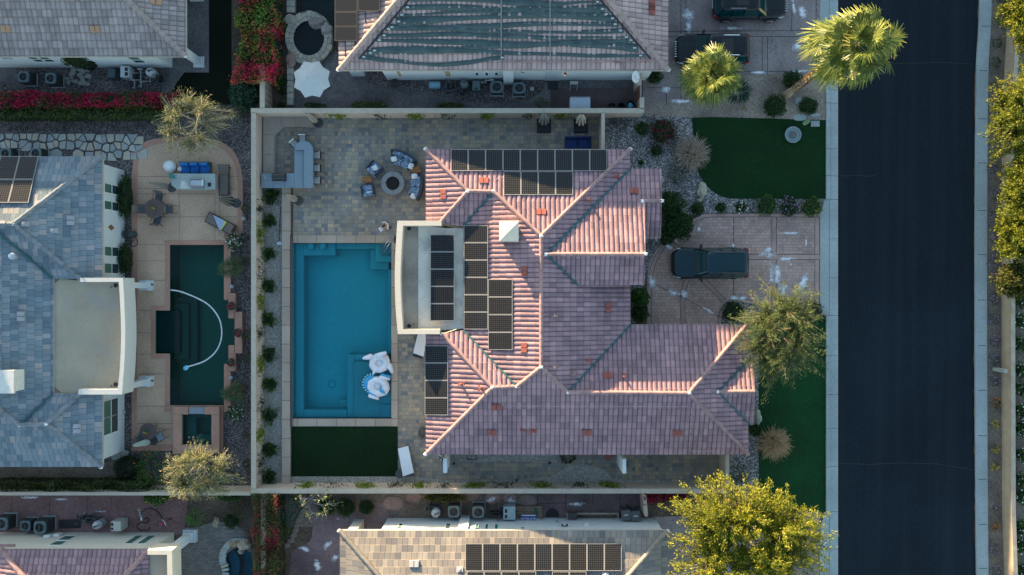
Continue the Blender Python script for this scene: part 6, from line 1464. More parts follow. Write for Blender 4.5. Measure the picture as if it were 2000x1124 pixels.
heater("blue grey pool heater box with two dark louvres beside the wooden board", 995, 1003, .78, .85, .95, M("blue_enamel", (.24, .32, .36), .5), ((-.22, .15, .16, .24), (-.22, -.2, .16, .2)))
heater("dark lidded box between the ivy patch and pool heater, upper left yard", 217, 143, .45, .6, .6, M("slate_plastic", (.06, .09, .1), .5), ((.1, -.25, .08, .06),))
def pump_set(label, px, py, w, d, n, seed, mats):
 """a pump with its strainer, motor and a tangle of pipes"""
 r_ = random.Random(seed); o = thing("pool_pump", label, "pool pump", W(px, py)); mp, mpipe = mats
 t = MB(); t.tube([(-w * .2, 0, .18), (w * .12, 0, .18)], .13, 12); t.tube([(w * .12, 0, .18), (w * .3, 0, .18)], .09, 10); t.build("motor", m_black, o, world=False)
 t = MB(); t.lathe([(.12, 0), (.12, .34), (.14, .35), (.13, .4)], (-w * .33, 0), 14); t.build("strainer", mp, o, world=False)
 t = MB()
 for k in range(n):
  a = Vector((r_.uniform(-w, w) * .5, r_.uniform(-d, d) * .5, r_.uniform(.1, .5))); b = a.copy(); ax = k % 3; b[ax] += r_.uniform(.25, .6) * (1 if r_.random() < .5 else -1); b.z = max(.05, b.z); t.tube([a, b], .032, 6)
  c = b.copy(); c[(ax + 1) % 3] += r_.uniform(-.3, .3); c.z = max(.04, c.z); t.tube([b, c], .032, 6); t.lathe([(.05, b.z - .05), (.05, b.z + .05)], (b.x, b.y), 8)
 t.build("pipework", mpipe, o, world=False); return o
m_pvc = M("grey_pipe", (.3, .33, .34), .5); m_pvcd = M("dark_pipe", (.06, .065, .07), .5)
pump_set("pool pump with dark pipework left of the grey blue filter tank", 880, 171, .9, .7, 16, 1, (m_dkgrey, m_pvcd)); pump_set("black pump with pipes below the grey blue filter tank", 906, 181, .6, .5, 10, 2, (m_black, m_pvcd))
pump_set("pool pump with pale grey pipework beside the white tank, upper left yard", 275, 152, 1.0, .8, 16, 3, (m_dkgrey, m_pvc)); pump_set("dark machinery behind the pale tank on the red patio", 178, 1010, 1.1, .7, 22, 4, (m_black, m_pvcd))
pump_set("black pump and pipes above the white filter tank, beige roofed house", 848, 989, 1.0, .5, 16, 5, (m_black, m_pvcd)); pump_set("dark pipework between the right air conditioner and blue grey heater", 970, 1000, .9, .7, 14, 6, (m_black, m_pvcd))
pump_set("pipework and valves under the small windows of the upper house", 955, 160, .9, .4, 10, 7, (m_dkgrey, m_pvc)); pump_set("dark equipment by the black mesh gate of the upper left yard", 318, 158, .5, .8, 10, 8, (m_black, m_pvcd))
o = thing("water_tank", "small horizontal blue tank under the boarded window of the upper house", "tank", (W(850, 165, .5).x, W(850, 165, .5).y, 0)); t = MB(); t.tube([(-.42, 0, .3), (-.4, 0, .3), (.3, 0, .3), (.34, 0, .3)], [.16, .24, .24, .16], 16); t.build("tank", M("tank_blue", (.16, .3, .38), .5), o, world=False, smooth=True, auto=40)
t = MB(); t.tube([(.34, 0, .3), (.48, 0, .3)], .1, 10); t.build("motor", m_dkgrey, o, world=False); t = MB(); t.box(-.3, -.18, -.2, .18, 0, .1); t.box(.15, -.18, .25, .18, 0, .1); t.build("foot", m_black, o, world=False)
# ------------------------------------------------------------------ furniture helpers
def rot2(x, y, a): return (x * cos(a) - y * sin(a), x * sin(a) + y * cos(a))
def simple(name, label, cat, mb, mat, loc, rz=0, group=None, smooth=False, auto=None):
 o = mb.build(name, mat, None, smooth=smooth, world=False, auto=auto); o.location = loc; o.rotation_euler = (0, 0, rz); return tag(o, label, cat, group)
m_navyf = M("navy_wicker", (.035, .045, .06), .8, .2, 20); m_wick = M("grey_wicker", (.11, .115, .12), .9, .2, 20); m_pillow = M("white_cushion", (.58, .6, .62), .9, .04)
def pattern_mat():
 m, n, l, b = newmat("blue_floral"); tc = n.new("ShaderNodeTexCoord"); vo = n.new("ShaderNodeTexVoronoi"); vo.inputs["Scale"].default_value = 5.5; vo.inputs["Randomness"].default_value = .75; l.new(tc.outputs["Object"], vo.inputs["Vector"])
 r = ramp(n, [(0, (.5, .54, .6)), (.25, (.2, .27, .38)), (.4, (.03, .08, .16)), (.55, (.05, .13, .22)), (.62, (.36, .42, .5)), (.75, (.05, .12, .22))]); l.new(vo.outputs["Distance"], r.inputs[0]); l.new(r.outputs[0], b.inputs["Base Color"]); b.inputs["Roughness"].default_value = .9; return m
m_floral = pattern_mat(); m_teak = brick_mat("teak", [(0, (.2, .09, .035)), (1, (.34, .16, .07))], 2.0, .09, mortar=(.06, .03, .015), ms=.008, offset=0, mixc=.2)
def puff(t, cx, cy, lx, ly, z0, z1, a=0):
 n = 5; vs = []; fs = []
 secs = []
 for z, k in ((z0, .86), (z0 + (z1 - z0) * .3, 1), (z0 + (z1 - z0) * .7, 1), (z1, .82)):
  ring = []
  for i in range(16):
   q = 2 * pi * i / 16; c_, s_ = cos(q), sin(q); e = .45; x = abs(c_) ** e * (1 if c_ > 0 else -1) * lx / 2 * k; y = abs(s_) ** e * (1 if s_ > 0 else -1) * ly / 2 * k; x, y = rot2(x, y, a); ring.append((cx + x, cy + y, z))
  secs.append(ring)
 t.loft(secs); return t
def arc_sofa(label, c, r0, r1, a0, a1):
 """curved outdoor sofa round centre c (world), seat between radii r0 and r1"""
 am = (a0 + a1) / 2; o = thing("curved_sofa", label, "sofa", (c.x + (r0 + r1) / 2 * cos(am), c.y + (r0 + r1) / 2 * sin(am), 0), 0, "curved sofas round the fire pit")
 def arc(ra, rb, z0, z1, b0, b1, n=14, m=0, bev=0):
  secs = []
  for i in range(n + 1):
   a = b0 + (b1 - b0) * i / n; e = .04 if bev and i in (0, n) else 0
   q = [(ra + e, z0), (rb - e, z0), (rb - e, z1 - bev), (rb - bev - e, z1), (ra + bev + e, z1), (ra + e, z1 - bev)]; secs.append([(c.x + r * cos(a), c.y + r * sin(a), z) for r, z in q])
  t = MB(); t.loft(secs); return t
 fix_normals(arc(r0 + .06, r1, .08, .30, a0, a1).build("frame", m_wick, o)); fix_normals(arc(r1 - .12, r1 + .02, .3, .78, a0, a1).build("backrest", m_navyf, o))
 e = .07
 for b0, b1 in ((a0, a0 + e), (a1 - e, a1)): fix_normals(arc(r0 + .1, r1 - .13, .3, .55, b0, b1, 2).build("armrest", m_navyf, o))
 for k in range(2): b0 = a0 + e + (a1 - a0 - 2 * e) * k / 2 + .012; b1 = a0 + e + (a1 - a0 - 2 * e) * (k + 1) / 2 - .012; fix_normals(arc(r0, r1 - .32, .3, .46, b0, b1, 8, bev=.04).build("seat_cushion", m_floral, o)); fix_normals(arc(r1 - .34, r1 - .13, .46, .8, b0, b1, 8, bev=.05).build("back_cushion", m_floral, o))
 return o
FP = W(769, 360)
a_up = lambda x, y: atan2(-(y - 360), x - 769)
arc_sofa("curved sofa with blue floral cushions above the round fire pit", FP, 1.22, 2.14, .72, 1.62); arc_sofa("curved sofa with blue floral cushions between the fire pit and pink roof", FP, 1.17, 1.98, -.62, .30)
def throw(label, px, py, z, a, s=.4, on="sofa"):
 t = MB(); puff(t, 0, 0, s, s * .85, 0, .16); o = simple("throw_pillow", label, "pillow", t, m_pillow, W(px, py, z), a, "white pillows on the patio seats", True); return o
throw("white pillow at the left end of the sofa above the fire pit", 770, 311, .47, .3); throw("white pillow at the right end of the sofa above the fire pit", 803, 325, .47, 1.2); throw("white pillow at the upper end of the sofa beside the pink roof", 810, 345, .47, 0.05); throw("white pillow at the lower end of the sofa beside the pink roof", 808, 384, .47, -.4)
def side_table(label, px, py, lx, ly, a, h=.5):
 o = thing("side_table", label, "table", (W(px, py, h).x, W(px, py, h).y, 0), a); t = MB(); t.obox((0, 0), 0, lx, ly, h - .05, h, taper=0, bev=.012); t.build("table_top", m_teak, o, world=False)
 for x in (-1, 1):
  for y in (-1, 1): t = MB(); t.box(x * (lx / 2 - .08) - .03, y * (ly / 2 - .08) - .03, x * (lx / 2 - .08) + .03, y * (ly / 2 - .08) + .03, 0, h - .05); t.build("leg", m_navyf, o, world=False)
 return o
side_table("orange brown wooden side table between the two curved sofas", 813, 333, .58, .42, .4); side_table("brown wooden side table between the two floral armchairs", 717, 351, .62, .36, -.05)
def armchair(label, px, py, a):
 o = thing("armchair", label, "armchair", (W(px, py, .4).x, W(px, py, .4).y, 0), a, "armchairs by the fire pit")
 t = MB(); t.box(-.42, -.4, .42, .4, .06, .3, bev=.03); t.build("frame", m_wick, o, world=False)
 t = MB(); t.obox((-.38, 0), 0, .12, .84, .3, .76, bev=.03); t.build("backrest", m_wick, o, world=False)
 for y in (-.39, .39): t = MB(); t.box(-.32, y - .05, .4, y + .05, .3, .54, bev=.03); t.build("armrest", m_navyf, o, world=False)
 t = MB(); puff(t, .08, 0, .66, .68, .3, .46); t.build("seat_cushion", m_floral, o, world=False, smooth=True, auto=60); t = MB(); puff(t, -.25, 0, .2, .64, .44, .8); t.build("back_cushion", m_floral, o, world=False, smooth=True, auto=60); return o
armchair("armchair with blue floral cushions, upper left of the fire pit", 731, 330, -2.25 + pi + .0); throw("white pillow on the upper armchair left of the fire pit", 732, 329, .5, .5)
armchair("armchair with blue floral cushions, lower left of the fire pit", 719, 374, pi / 2 + .2 + pi * 0); throw("white pillow on the lower armchair left of the fire pit", 722, 379, .5, .1, .36)
o = thing("fire_pit", "round grey stone fire pit with black burner on the paver patio", "fire pit", FP)
for k in range(4):
 t = MB(); secs = [];
 for i in range(10): a = pi / 2 * k + .012 + (pi / 2 - .024) * i / 9; secs.append([(r * cos(a), r * sin(a), z) for r, z in ((.44, 0), (.76, 0), (.76, .44), (.74, .46), (.46, .46), (.44, .44))])
 t.loft(secs); fix_normals(t.build("stone_segment", M("pit_stone", (.17, .19, .205), .85, .1, 5), o, world=False))
t = MB(); t.lathe([(.43, 0), (.43, .36), (.4, .37)], n=32); t.build("burner", M("lava_rock", (.012, .012, .013), .95, .5, 30, bmp=.8), o, world=False)
# bar counter
m_granite = M("blue_granite", (.16, .21, .25), .35, .22, 14); o = thing("bar_counter", "blue grey L shaped outdoor bar counter with a rounded upper end", "bar", W(590, 320))
def cprism(nm, pts, z0, z1, mat): t = MB(); t.prism(PX(pts, z1), z0, z1); return fix_normals(t.build(nm, mat, o))
rnd_top = [(593 + 18 * cos(a), 292.5 + 17 * -sin(a)) for a in [pi * k / 12 for k in range(13)]]
cprism("bar_top", [(611, 367.5)] + rnd_top[:1] + rnd_top[1:] + [(575, 293), (593.5, 293), (593.5, 367.5)], 1.0, 1.08, m_granite); cprism("counter_top", [(575, 293.4), (593, 293.4), (593, 367.5), (575, 367.5)], .86, .92, m_granite); cprism("counter_top", [(510.5, 339), (574.7, 339), (574.7, 367.5), (510.5, 367.5)], .86, .92, m_granite)
cprism("bar_base", [(579, 292), (607, 292), (607, 364), (579, 364)], 0, .86, m_wallface); cprism("bar_base", [(594.5, 292), (607, 292), (607, 364), (594.5, 364)], .861, 1.0, m_wallface); cprism("bar_base", [(513, 342), (578.5, 342), (578.5, 364.5), (513, 364.5)], 0, .86, m_wallface)
for x in (534, 556): t = MB(); a, b = W(x, 339, .925), W(x, 367.5, .925); t.box(a.x - .008, b.y, a.x + .008, a.y, .918, .9235); t.build("joint", m_joint, o)
g = thing("grill", "black lidded barbecue grill set in the bar counter", "grill", W(543, 346, .95)); p, q = W(530, 337, 1.2), W(557, 353, 1.2)
t = MB(); secs = []
for i in range(9): a = pi * i / 8; secs.append([(p.x + .02, (p.y + q.y) / 2 + (p.y - q.y) / 2 * cos(a), .93 + .3 * sin(a)), (q.x - .02, (p.y + q.y) / 2 + (p.y - q.y) / 2 * cos(a), .93 + .3 * sin(a))])
vs = [v for s_ in secs for v in s_]; t.add(vs, [(2 * i, 2 * i + 1, 2 * i + 3, 2 * i + 2) for i in range(8)] + [tuple(range(0, 18, 2)), tuple(range(17, 0, -2))]); fix_normals(t.build("lid", M("grill_black", (.025, .03, .032), .35), g)); t = MB(); t.tube([(p.x + .1, q.y - .05, 1.0), (q.x - .1, q.y - .05, 1.0)], .018, 8); t.build("handle", m_steel, g); t = MB(); t.box(p.x, q.y, q.x, p.y, .921, .935); t.build("body", m_black, g)
t = MB(); c = W(523, 351, .92); t.tube(smooth_path([(c.x, c.y, .92), (c.x, c.y, 1.25), (c.x - .1, c.y + .15, 1.35), (c.x - .17, c.y + .3, 1.22)], 5), .018, 8); f_ = t.build("faucet", m_steel, o)
def stool(label, px, py, a):
 h = thing("bar_stool", label, "stool", (W(px, py, .75).x, W(px, py, .75).y, 0), a, "stools at the bar counter")
 t = MB(); t.obox((0, 0), 0, .42, .44, .7, .75, bev=.02); t.build("seat", m_black, h, world=False); t = MB(); puff(t, .0, 0, .40, .40, .75, .81); t.build("cushion", M("stool_cushion", (.3, .31, .31), .9), h, world=False, smooth=True, auto=60)
 t = MB(); t.obox((.22, 0), 0, .06, .44, .75, 1.08, bev=.02); t.build("backrest", M("stool_back", (.52, .5, .46), .9), h, world=False); t = MB(); t.obox((.262, 0), 0, .02, .46, .72, 1.1); t.build("back_frame", m_black, h, world=False)
 for y in (-.235, .235): t = MB(); t.box(-.15, y - .02, .25, y + .02, .9, .93); t.build("armrest", m_black, h, world=False)
 for x in (-1, 1):
  for y in (-1, 1): t = MB(); t.tube([(x * .19, y * .19, .7), (x * .25 if x < 0 else .33, y * .25, 0)], .02, 6); t.build("leg", m_black, h, world=False)
 return h
for i, y in enumerate((304, 329, 353)): stool(f"dark stool with pale cushion on the right side of the bar, {ORD[i]} from the top", 619, y, 0)
stool("dark stool with pale backrest at the rounded end of the bar", 591, 271, pi / 2); stool("black stool turned side on, left of the bar's rounded end", 575, 281, 2.3)
bs = thing("seat_wall", "low tan masonry seat wall wrapping the corner behind the bar", "bench", W(530, 250)); t = MB(); t.prism(PX([(514.5, 227.5), (608, 227.5), (608, 247), (551, 247), (534.5, 263), (534.5, 338), (514.5, 338)], .42), 0, .36); fix_normals(t.build("base", m_wallface, bs)); t = MB(); t.prism(PX([(514, 227), (609, 227), (609, 248), (551, 248), (535, 264), (535, 338.5), (514, 338.5)], .42), .361, .43); fix_normals(t.build("seat", M("seat_cap", (.3, .25, .21), .9, .1, 3), bs))
for a_, b_ in (((549, 228), (549, 247)), ((578, 228), (578, 247)), ((515, 263), (534, 263)), ((515, 302), (534, 302))):
 t = MB(); p, q = W(*a_, .43), W(*b_, .43); t.box(p.x - .008, q.y - .008, q.x + .008, p.y + .008, .428, .4345); t.build("joint", m_joint, bs)
def closed_umbrella(label, base, top, zt, canopy, mbase, fold=8, r=.2, sq=False, clen=.75, mpole=None, br=.3):
 B = W(*base); T = W(top[0], top[1], zt); o = thing("closed_umbrella", label, "umbrella", B)
 t = MB()
 if sq: t.box(-.45, -.45, .45, .45, 0, .14, bev=.08)
 else: t.lathe([(br, 0), (br, .06), (br * .8, .1)], n=20)
 t.build("base", mbase, o, world=False); d = T - B; t = MB(); t.tube([(0, 0, .05), d], .025, 8); t.build("pole", mpole or m_dkgrey, o, world=False)
 secs = []; nf = 24
 for k, rr_ in ((.04, .02), (.3, .6), (.8, 1.0), (1.0, .75)):
  c = d * (1 - clen * k) ; secs.append([(c.x + cos(2 * pi * i / nf) * r * rr_ * (1 if i % 3 else .45), c.y + sin(2 * pi * i / nf) * r * rr_ * (1 if i % 3 else .45), c.z) for i in range(nf)])
 t = MB(); t.loft(secs); fix_normals(t.build("canopy", canopy, o, world=False)); return o
m_beigec = M("beige_canvas", (.36, .32, .26), .95, .12, 6); m_taupe = M("taupe_canvas", (.24, .23, .21), .95, .12, 6); m_mint = M("mint_canvas", (.42, .5, .47), .95, .08, 6)
closed_umbrella("closed beige umbrella with round black base by the seat wall's end", (623, 241.5), (597, 221), 2.7, m_beigec, m_dkgrey); closed_umbrella("closed beige umbrella with round base at the top of the raised coping", (584, 393), (556, 381), 2.5, m_beigec, m_dkgrey)
closed_umbrella("closed grey umbrella with bulky canopy on a black square base, left of two", (1062, 247), (1063, 222), 2.5, m_taupe, m_black, r=.36, sq=True, clen=.62); closed_umbrella("closed beige umbrella with bulky canopy on a black square base, right of two", (1134, 247), (1136, 225), 2.5, M("cream_canvas", (.45, .4, .32), .95), m_black, r=.36, sq=True, clen=.62)
closed_umbrella("closed taupe umbrella on a dark base left of the barbecue island", (336, 367), (291, 357), 2.6, m_taupe, m_dkgrey); closed_umbrella("closed dark umbrella with splayed folds right of the barbecue island", (462, 397), (428, 388), 2.9, M("dark_canvas", (.12, .12, .105), .95), m_dkgrey, r=.34)
closed_umbrella("closed mint green umbrella leaning beside the lower patio table", (300, 861), (256, 872), 2.6, m_mint, m_dkgrey)
# open white parasol
o = thing("open_umbrella", "large open white parasol beside the round stone spa", "umbrella", W(617, 165)); C0 = W(600, 151, 2.75) - W(617, 165); t = MB(); vs = [tuple(C0)]; R_ = 1.22; P_ = []
ctr = W(609, 155, 2.35) - W(617, 165)
for i in range(8): a = 2 * pi * i / 8 + .42; P_.append(Vector((ctr.x + R_ * cos(a), ctr.y + R_ * sin(a), 2.3)))
for i in range(8): p, q = P_[i], P_[(i + 1) % 8]; m_ = p.lerp(q, .5); c_ = Vector((ctr.x, ctr.y, 2.3)); vs += [tuple(p), tuple(m_ + (c_ - m_) * .10 + Vector((0, 0, .05)))]
t.add(vs, [(0, 1 + i, 1 + (i + 1) % 16) for i in range(16)]); cn = fix_normals(t.build("canopy", M("white_canvas", (.40, .42, .42), .9, .05, 3), o, world=False)); md = cn.modifiers.new("thickness", 'SOLIDIFY'); md.thickness = .015
t = MB()
for p in P_: t.tube([tuple(C0 - Vector((0, 0, .04))), tuple(p - Vector((0, 0, .03)))], .012, 5)
t.build("rib", m_dkgrey, o, world=False); t = MB(); t.tube([(0, 0, 0), (0, 0, 1.5), tuple(C0 + Vector((0, 0, .08)))], .025, 8); t.build("pole", m_dkgrey, o, world=False); t = MB(); t.obox((.55, -.1), .3, .7, .5, 0, .1, bev=.03); t.build("base", m_black, o, world=False)
# stone ring of the round spa
st = thing("stone_spa_wall", "ring of flagstones round the dark circular spa", "spa wall", W(606, 78)); secs = []
for nm, r0, z0, z1, k0, k1 in (("flagstone_ring", 0, .0, .38, 1.0, 1.56),):
 n_ = 26
 for i in range(n_):
  a0, a1 = 2 * pi * (i + .05) / n_, 2 * pi * (i + .95) / n_; j = rnd.uniform(1.46, 1.6); md_ = rnd.uniform(1.2, 1.34)
  for ka, kb in ((1.01, md_ - .015), (md_ + .015, j)):
   t = MB(); q = [(29.5 * k * cos(a), 33.5 * k * sin(a)) for k, a in ((ka, a0), (kb, a0), (kb, a1), (ka, a1))]; c_ = W(606, 78)
   pts = [(c_.x + x / PPM, c_.y + y / PPM) for x, y in q]; t.prism(pts, .0, .36 + rnd.uniform(-.015, .02)); t.build("flagstone", M(f"flagstone_tone_{(i + (ka > 1.05)) % 4}", [(.33, .32, .25), (.38, .34, .27), (.27, .29, .25), (.35, .3, .25)][(i + (ka > 1.05)) % 4], .9, .2, 4), st)
t = MB(); c_ = W(606, 78); secs = [[(c_.x + 29.5 * k / PPM * cos(2 * pi * i / 40), c_.y + 33.5 * k / PPM * sin(2 * pi * i / 40), z) for k, z in ((1.0, -.02), (1.58, -.02), (1.58, .33), (1.0, .33))] for i in range(40)]; t.loft(secs + [secs[0]], cap=False); fix_normals(t.build("wall_core", M("spa_mortar", (.13, .12, .1), .95), st))
for i, (x0, y0, x1, y1) in enumerate(((562, -20, 578, 32), (563, 124, 575, 212))):
 for k in range(int((y1 - y0) / 12)):
  slab("flagstone_edging", x0, y0 + k * 12, x1, y0 + k * 12 + 11.3, 0, .3 + rnd.uniform(-.02, .02), _cache[f"flagstone_tone_{k % 4}"])
for i, (x, y, rx, ry, lab) in enumerate(((571, 42, .5, .35, "flat tan boulder where the stone edging meets the round spa"), (571, 118, .35, .5, "reddish boulder below the round spa"), (622, 48, .55, .38, "large flat grey boulder on the upper right of the round spa"), (640, 62, .4, .35, "mottled boulder with white streaks on the spa ring"))):
 t = MB(); t.blob((0, 0, .28), rx, ry, .26, i + 40, .25, 14, 8); simple("boulder", lab, "boulder", t, M(f"boulder_tone_{i}", [(.3, .28, .22), (.26, .17, .14), (.2, .18, .17), (.27, .25, .24)][i], .95, .25, 3), W(x, y))
# left yard things
for (x, y, r, h, lab) in ((327, 324, .4, .8, "large white glazed ball pot beside the blue sofa"), (350, 330, .19, .5, "small white ball beside the large white pot")):
 t = MB(); t.lathe([(.02, 0), (r * .7, .02), (r, h * .5), (r * .8, h * .86), (r * .45, h), (r * .4, h * .97)], n=24); simple("pot", lab, "pot", t, m_white_p, (W(x, y, h).x, W(x, y, h).y, 0), smooth=True)
sf = thing("outdoor_sofa", "bright blue cushioned sofa half under the airy olive tree", "sofa", W(386, 331)); t = MB(); t.box(-.95, -.36, .95, .3, 0, .32); t.build("frame", m_wick, sf, world=False); t = MB(); t.box(-.95, .3, .95, .42, .02, .75); t.build("backrest", m_wick, sf, world=False)
m_blue = M("blue_cushion", (.01, .12, .38), .85, .15, 6)
for k in range(3): t = MB(); puff(t, -.62 + .62 * k, -.03, .6, .62, .32, .46); t.build("seat_cushion", m_blue, sf, world=False, smooth=True, auto=60)
for k in range(3): t = MB(); puff(t, -.62 + .62 * k, .22, .58, .18, .45, .78); t.build("back_cushion", m_blue, sf, world=False, smooth=True, auto=60)
shrub("small dark plant standing on the blue sofa's front edge", 388, 334, .3, .5, lm_o, 120, .14, .04, core=None)
isl = thing("barbecue_island", "pale stone barbecue island with a steel grill below the olive tree", "barbecue island", W(380, 355)); t = MB(); t.prism(PX([(336, 340), (420, 340), (420, 369.5), (345, 369.5), (336, 362)], .9), 0, .84); fix_normals(t.build("base", M("island_stucco", (.36, .33, .28), .9), isl)); t = MB(); t.prism(PX([(335, 339.5), (420.5, 339.5), (420.5, 370), (345, 370), (335, 362)], .9), .845, .91); fix_normals(t.build("counter_top", M("pale_granite", (.27, .32, .31), .4, .3, 12), isl))
t = MB(); t.prism(PX([(353, 354), (361, 354), (372, 369), (352, 368.5)], .93), .912, .925); fix_normals(t.build("cutting_board", M("pale_board", (.45, .45, .42), .6), isl))
g = thing("grill", "stainless steel barbecue grill in the pale stone island", "grill", W(383, 357, .92)); p, q = W(371, 350, 1.1), W(397, 367, 1.1); t = MB(); t.box(p.x, q.y + .08, q.x, p.y, .915, 1.18, bev=.09); t.build("lid", m_steel, g); t = MB(); t.tube([(p.x + .05, q.y + .03, 1.03), (q.x - .05, q.y + .03, 1.03)], .02, 8); t.build("handle", m_steel, g); t = MB(); t.box(p.x + .02, q.y, q.x - .02, q.y + .075, .915, .97); t.build("control_panel", m_dkgrey, g)
t = MB(); t.lathe([(.13, 0), (.17, .3), (.15, .3)], n=16); pt = simple("potted_plant", "teal bowl planter at the upper left corner of the barbecue island", "planter", t, M("teal_glaze", (.03, .16, .14), .3), W(338, 345, .92));
t = MB(); t.lathe([(.14, 0), (.2, .3), (.18, .3)], n=16); simple("potted_plant", "round dark planter at the lower left corner of the barbecue island", "planter", t, m_dkgrey, (W(341, 360, .3).x, W(341, 360, .3).y, 0))
t = MB(); t.box(-.12, -.1, .12, .1, 0, .03);
for s_ in (-.06, .06): t.tube([(-.1, s_, .05), (.1, s_, .05)], .02, 6)
simple("side_burner", "small black side burner on the right end of the barbecue island", "burner", t, m_black, W(409, 361, .92), 1.57)
def chaise(label, px, py, a, fab, frame, L_=1.95, Wd_=.68, back=.0, group=None, cover=None):
 o = thing("sun_lounger", label, "sun lounger", (W(px, py, .35).x, W(px, py, .35).y, 0), a, group)
 t = MB(); hx, hy = L_ / 2, Wd_ / 2
 t.box(-hx, -hy, hx, -hy + .05, .24, .3); t.box(-hx, hy - .05, hx, hy, .24, .3); t.box(-hx, -hy + .05, -hx + .05, hy - .05, .24, .3); t.box(hx - .05, -hy + .05, hx, hy - .05, .24, .3); t.build("frame", frame, o, world=False)
 for x in (-1, 1):
  for y in (-1, 1): t = MB(); t.box(x * (hx - .15) - .025, y * (hy - .025) - .025, x * (hx - .15) + .025, y * (hy - .025) + .025, 0, .24); t.build("leg", frame, o, world=False)
 t = MB(); t.box(-hx * .35, -hy + .06, hx - .06, hy - .06, .3, .38, bev=.03); t.build("seat_cushion", fab, o, world=False)
 x0, x1 = -hx * .36, -hx + .04; z1 = .34 + back; t = MB(); t.add([(x0, -hy + .06, .3), (x0, hy - .06, .3), (x1, hy - .06, z1), (x1, -hy + .06, z1), (x0, -hy + .06, .38), (x0, hy - .06, .38), (x1, hy - .06, z1 + .08), (x1, -hy + .06, z1 + .08)], [(0, 1, 2, 3), (7, 6, 5, 4), (0, 4, 5, 1), (1, 5, 6, 2), (2, 6, 7, 3), (3, 7, 4, 0)]); fix_normals(t.build("backrest", fab, o, world=False)); return o
m_brownf = M("brown_sling", (.14, .115, .1), .9, .12, 10); m_whitef = M("white_towelling", (.62, .65, .7), .95, .04, 4); m_navy = M("navy_frame", (.02, .03, .05), .5)
chaise("taupe sun lounger standing upright along the barbecue island's right side", 437, 352, -pi / 2, m_brownf, m_black, 2.0, .68, .4)
ch_ = chaise("taupe sun lounger with a striped towel, above the dark pool", 430, 437, pi - .47, m_brownf, m_black, 2.0, .72, .25)
def stripe_mat():
 m, n, l, b = newmat("striped_towel"); uv = n.new("ShaderNodeUVMap"); uv.uv_map = "tile"; sx = n.new("ShaderNodeSeparateXYZ"); l.new(uv.outputs[0], sx.inputs[0])
 w = n.new("ShaderNodeMath"); w.operation = 'MULTIPLY'; w.inputs[1].default_value = 11; l.new(sx.outputs[1], w.inputs[0]); f = n.new("ShaderNodeMath"); f.operation = 'FRACT'; l.new(w.outputs[0], f.inputs[0]); g_ = n.new("ShaderNodeMath"); g_.operation = 'GREATER_THAN'; g_.inputs[1].default_value = .5; l.new(f.outputs[0], g_.inputs[0])
 x = n.new("ShaderNodeMix"); x.data_type = 'RGBA'; l.new(g_.outputs[0], x.inputs[0]); x.inputs[6].default_value = (.55, .62, .66, 1); x.inputs[7].default_value = (.02, .1, .3, 1)
 e = n.new("ShaderNodeMath"); e.operation = 'GREATER_THAN'; e.inputs[1].default_value = .84; l.new(sx.outputs[0], e.inputs[0]); y = n.new("ShaderNodeMix"); y.data_type = 'RGBA'; l.new(e.outputs[0], y.inputs[0]); l.new(x.outputs[2], y.inputs[6]); y.inputs[7].default_value = (.5, .5, .08, 1); l.new(y.outputs[2], b.inputs["Base Color"]); b.inputs["Roughness"].default_value = .95; return m
t = MB(); nn = 8; q4 = [W(417, 421, .44), W(443, 434, .46), W(431, 451, .44), W(428, 449, .44)]; vs = []; fs = []; uv = []
for j in range(nn + 1):
 for i in range(nn + 1): u, v = i / nn, j / nn; p = q4[0].lerp(q4[1], u).lerp(q4[3].lerp(q4[2], u), v); p.z += .012 * sin(u * 9 + v * 4); vs.append(p)
N9 = (nn + 1) ** 2; vs += [p - Vector((0, 0, .02)) for p in vs]
for j in range(nn):
 for i in range(nn): a = j * (nn + 1) + i; fs.append((a, a + nn + 1, a + nn + 2, a + 1)); uv += [(i / nn, j / nn), (i / nn, (j + 1) / nn), ((i + 1) / nn, (j + 1) / nn), ((i + 1) / nn, j / nn)]
for j in range(nn):
 for i in range(nn): a = N9 + j * (nn + 1) + i; fs.append((a, a + 1, a + nn + 2, a + nn + 1)); uv += [(i / nn, j / nn)] * 4
t.add(vs, fs); t.uv = uv; tw = t.build("towel", stripe_mat(), None); tag(tw, "blue and white striped towel with yellow edge lying on the taupe lounger", "towel")
def lounger_cover(label, corners, z=.42):
 q4 = [W(x, y, z) for x, y in corners]; t = MB(); nn = 10; vs = []; fs = []
 for j in range(nn + 1):
  for i in range(nn + 1): u, v = i / nn, j / nn; p = q4[0].lerp(q4[1], u).lerp(q4[3].lerp(q4[2], u), v); p.z += .02 * noise.noise(p * 3); vs.append(p)
 b0 = len(vs); ring = [j for j in range(nn + 1)] + [(nn + 1) * k + nn for k in range(1, nn + 1)] + [nn * (nn + 1) + k for k in range(nn - 1, -1, -1)] + [(nn + 1) * k for k in range(nn - 1, 0, -1)]
 for r in ring: vs.append(Vector(vs[r]) - Vector((0, 0, .16)))
 for j in range(nn):
  for i in range(nn): a = j * (nn + 1) + i; fs.append((a, a + nn + 1, a + nn + 2, a + 1))
 for k in range(len(ring)): fs.append((ring[k], ring[(k + 1) % len(ring)], b0 + (k + 1) % len(ring), b0 + k))
 t.add(vs, fs); o = fix_normals(t.build("towel", m_whitef, None, smooth=True, auto=50)); return tag(o, label, "towel")
chaise("dark sun lounger under a white cover beside the small rear lawn", 792.5, 902, pi / 2 + .16, m_navy, m_navy, 1.9, .72); lounger_cover("white towel covering the lounger beside the small rear lawn", [(777, 877), (797, 872), (808, 924), (787, 931)], .47)
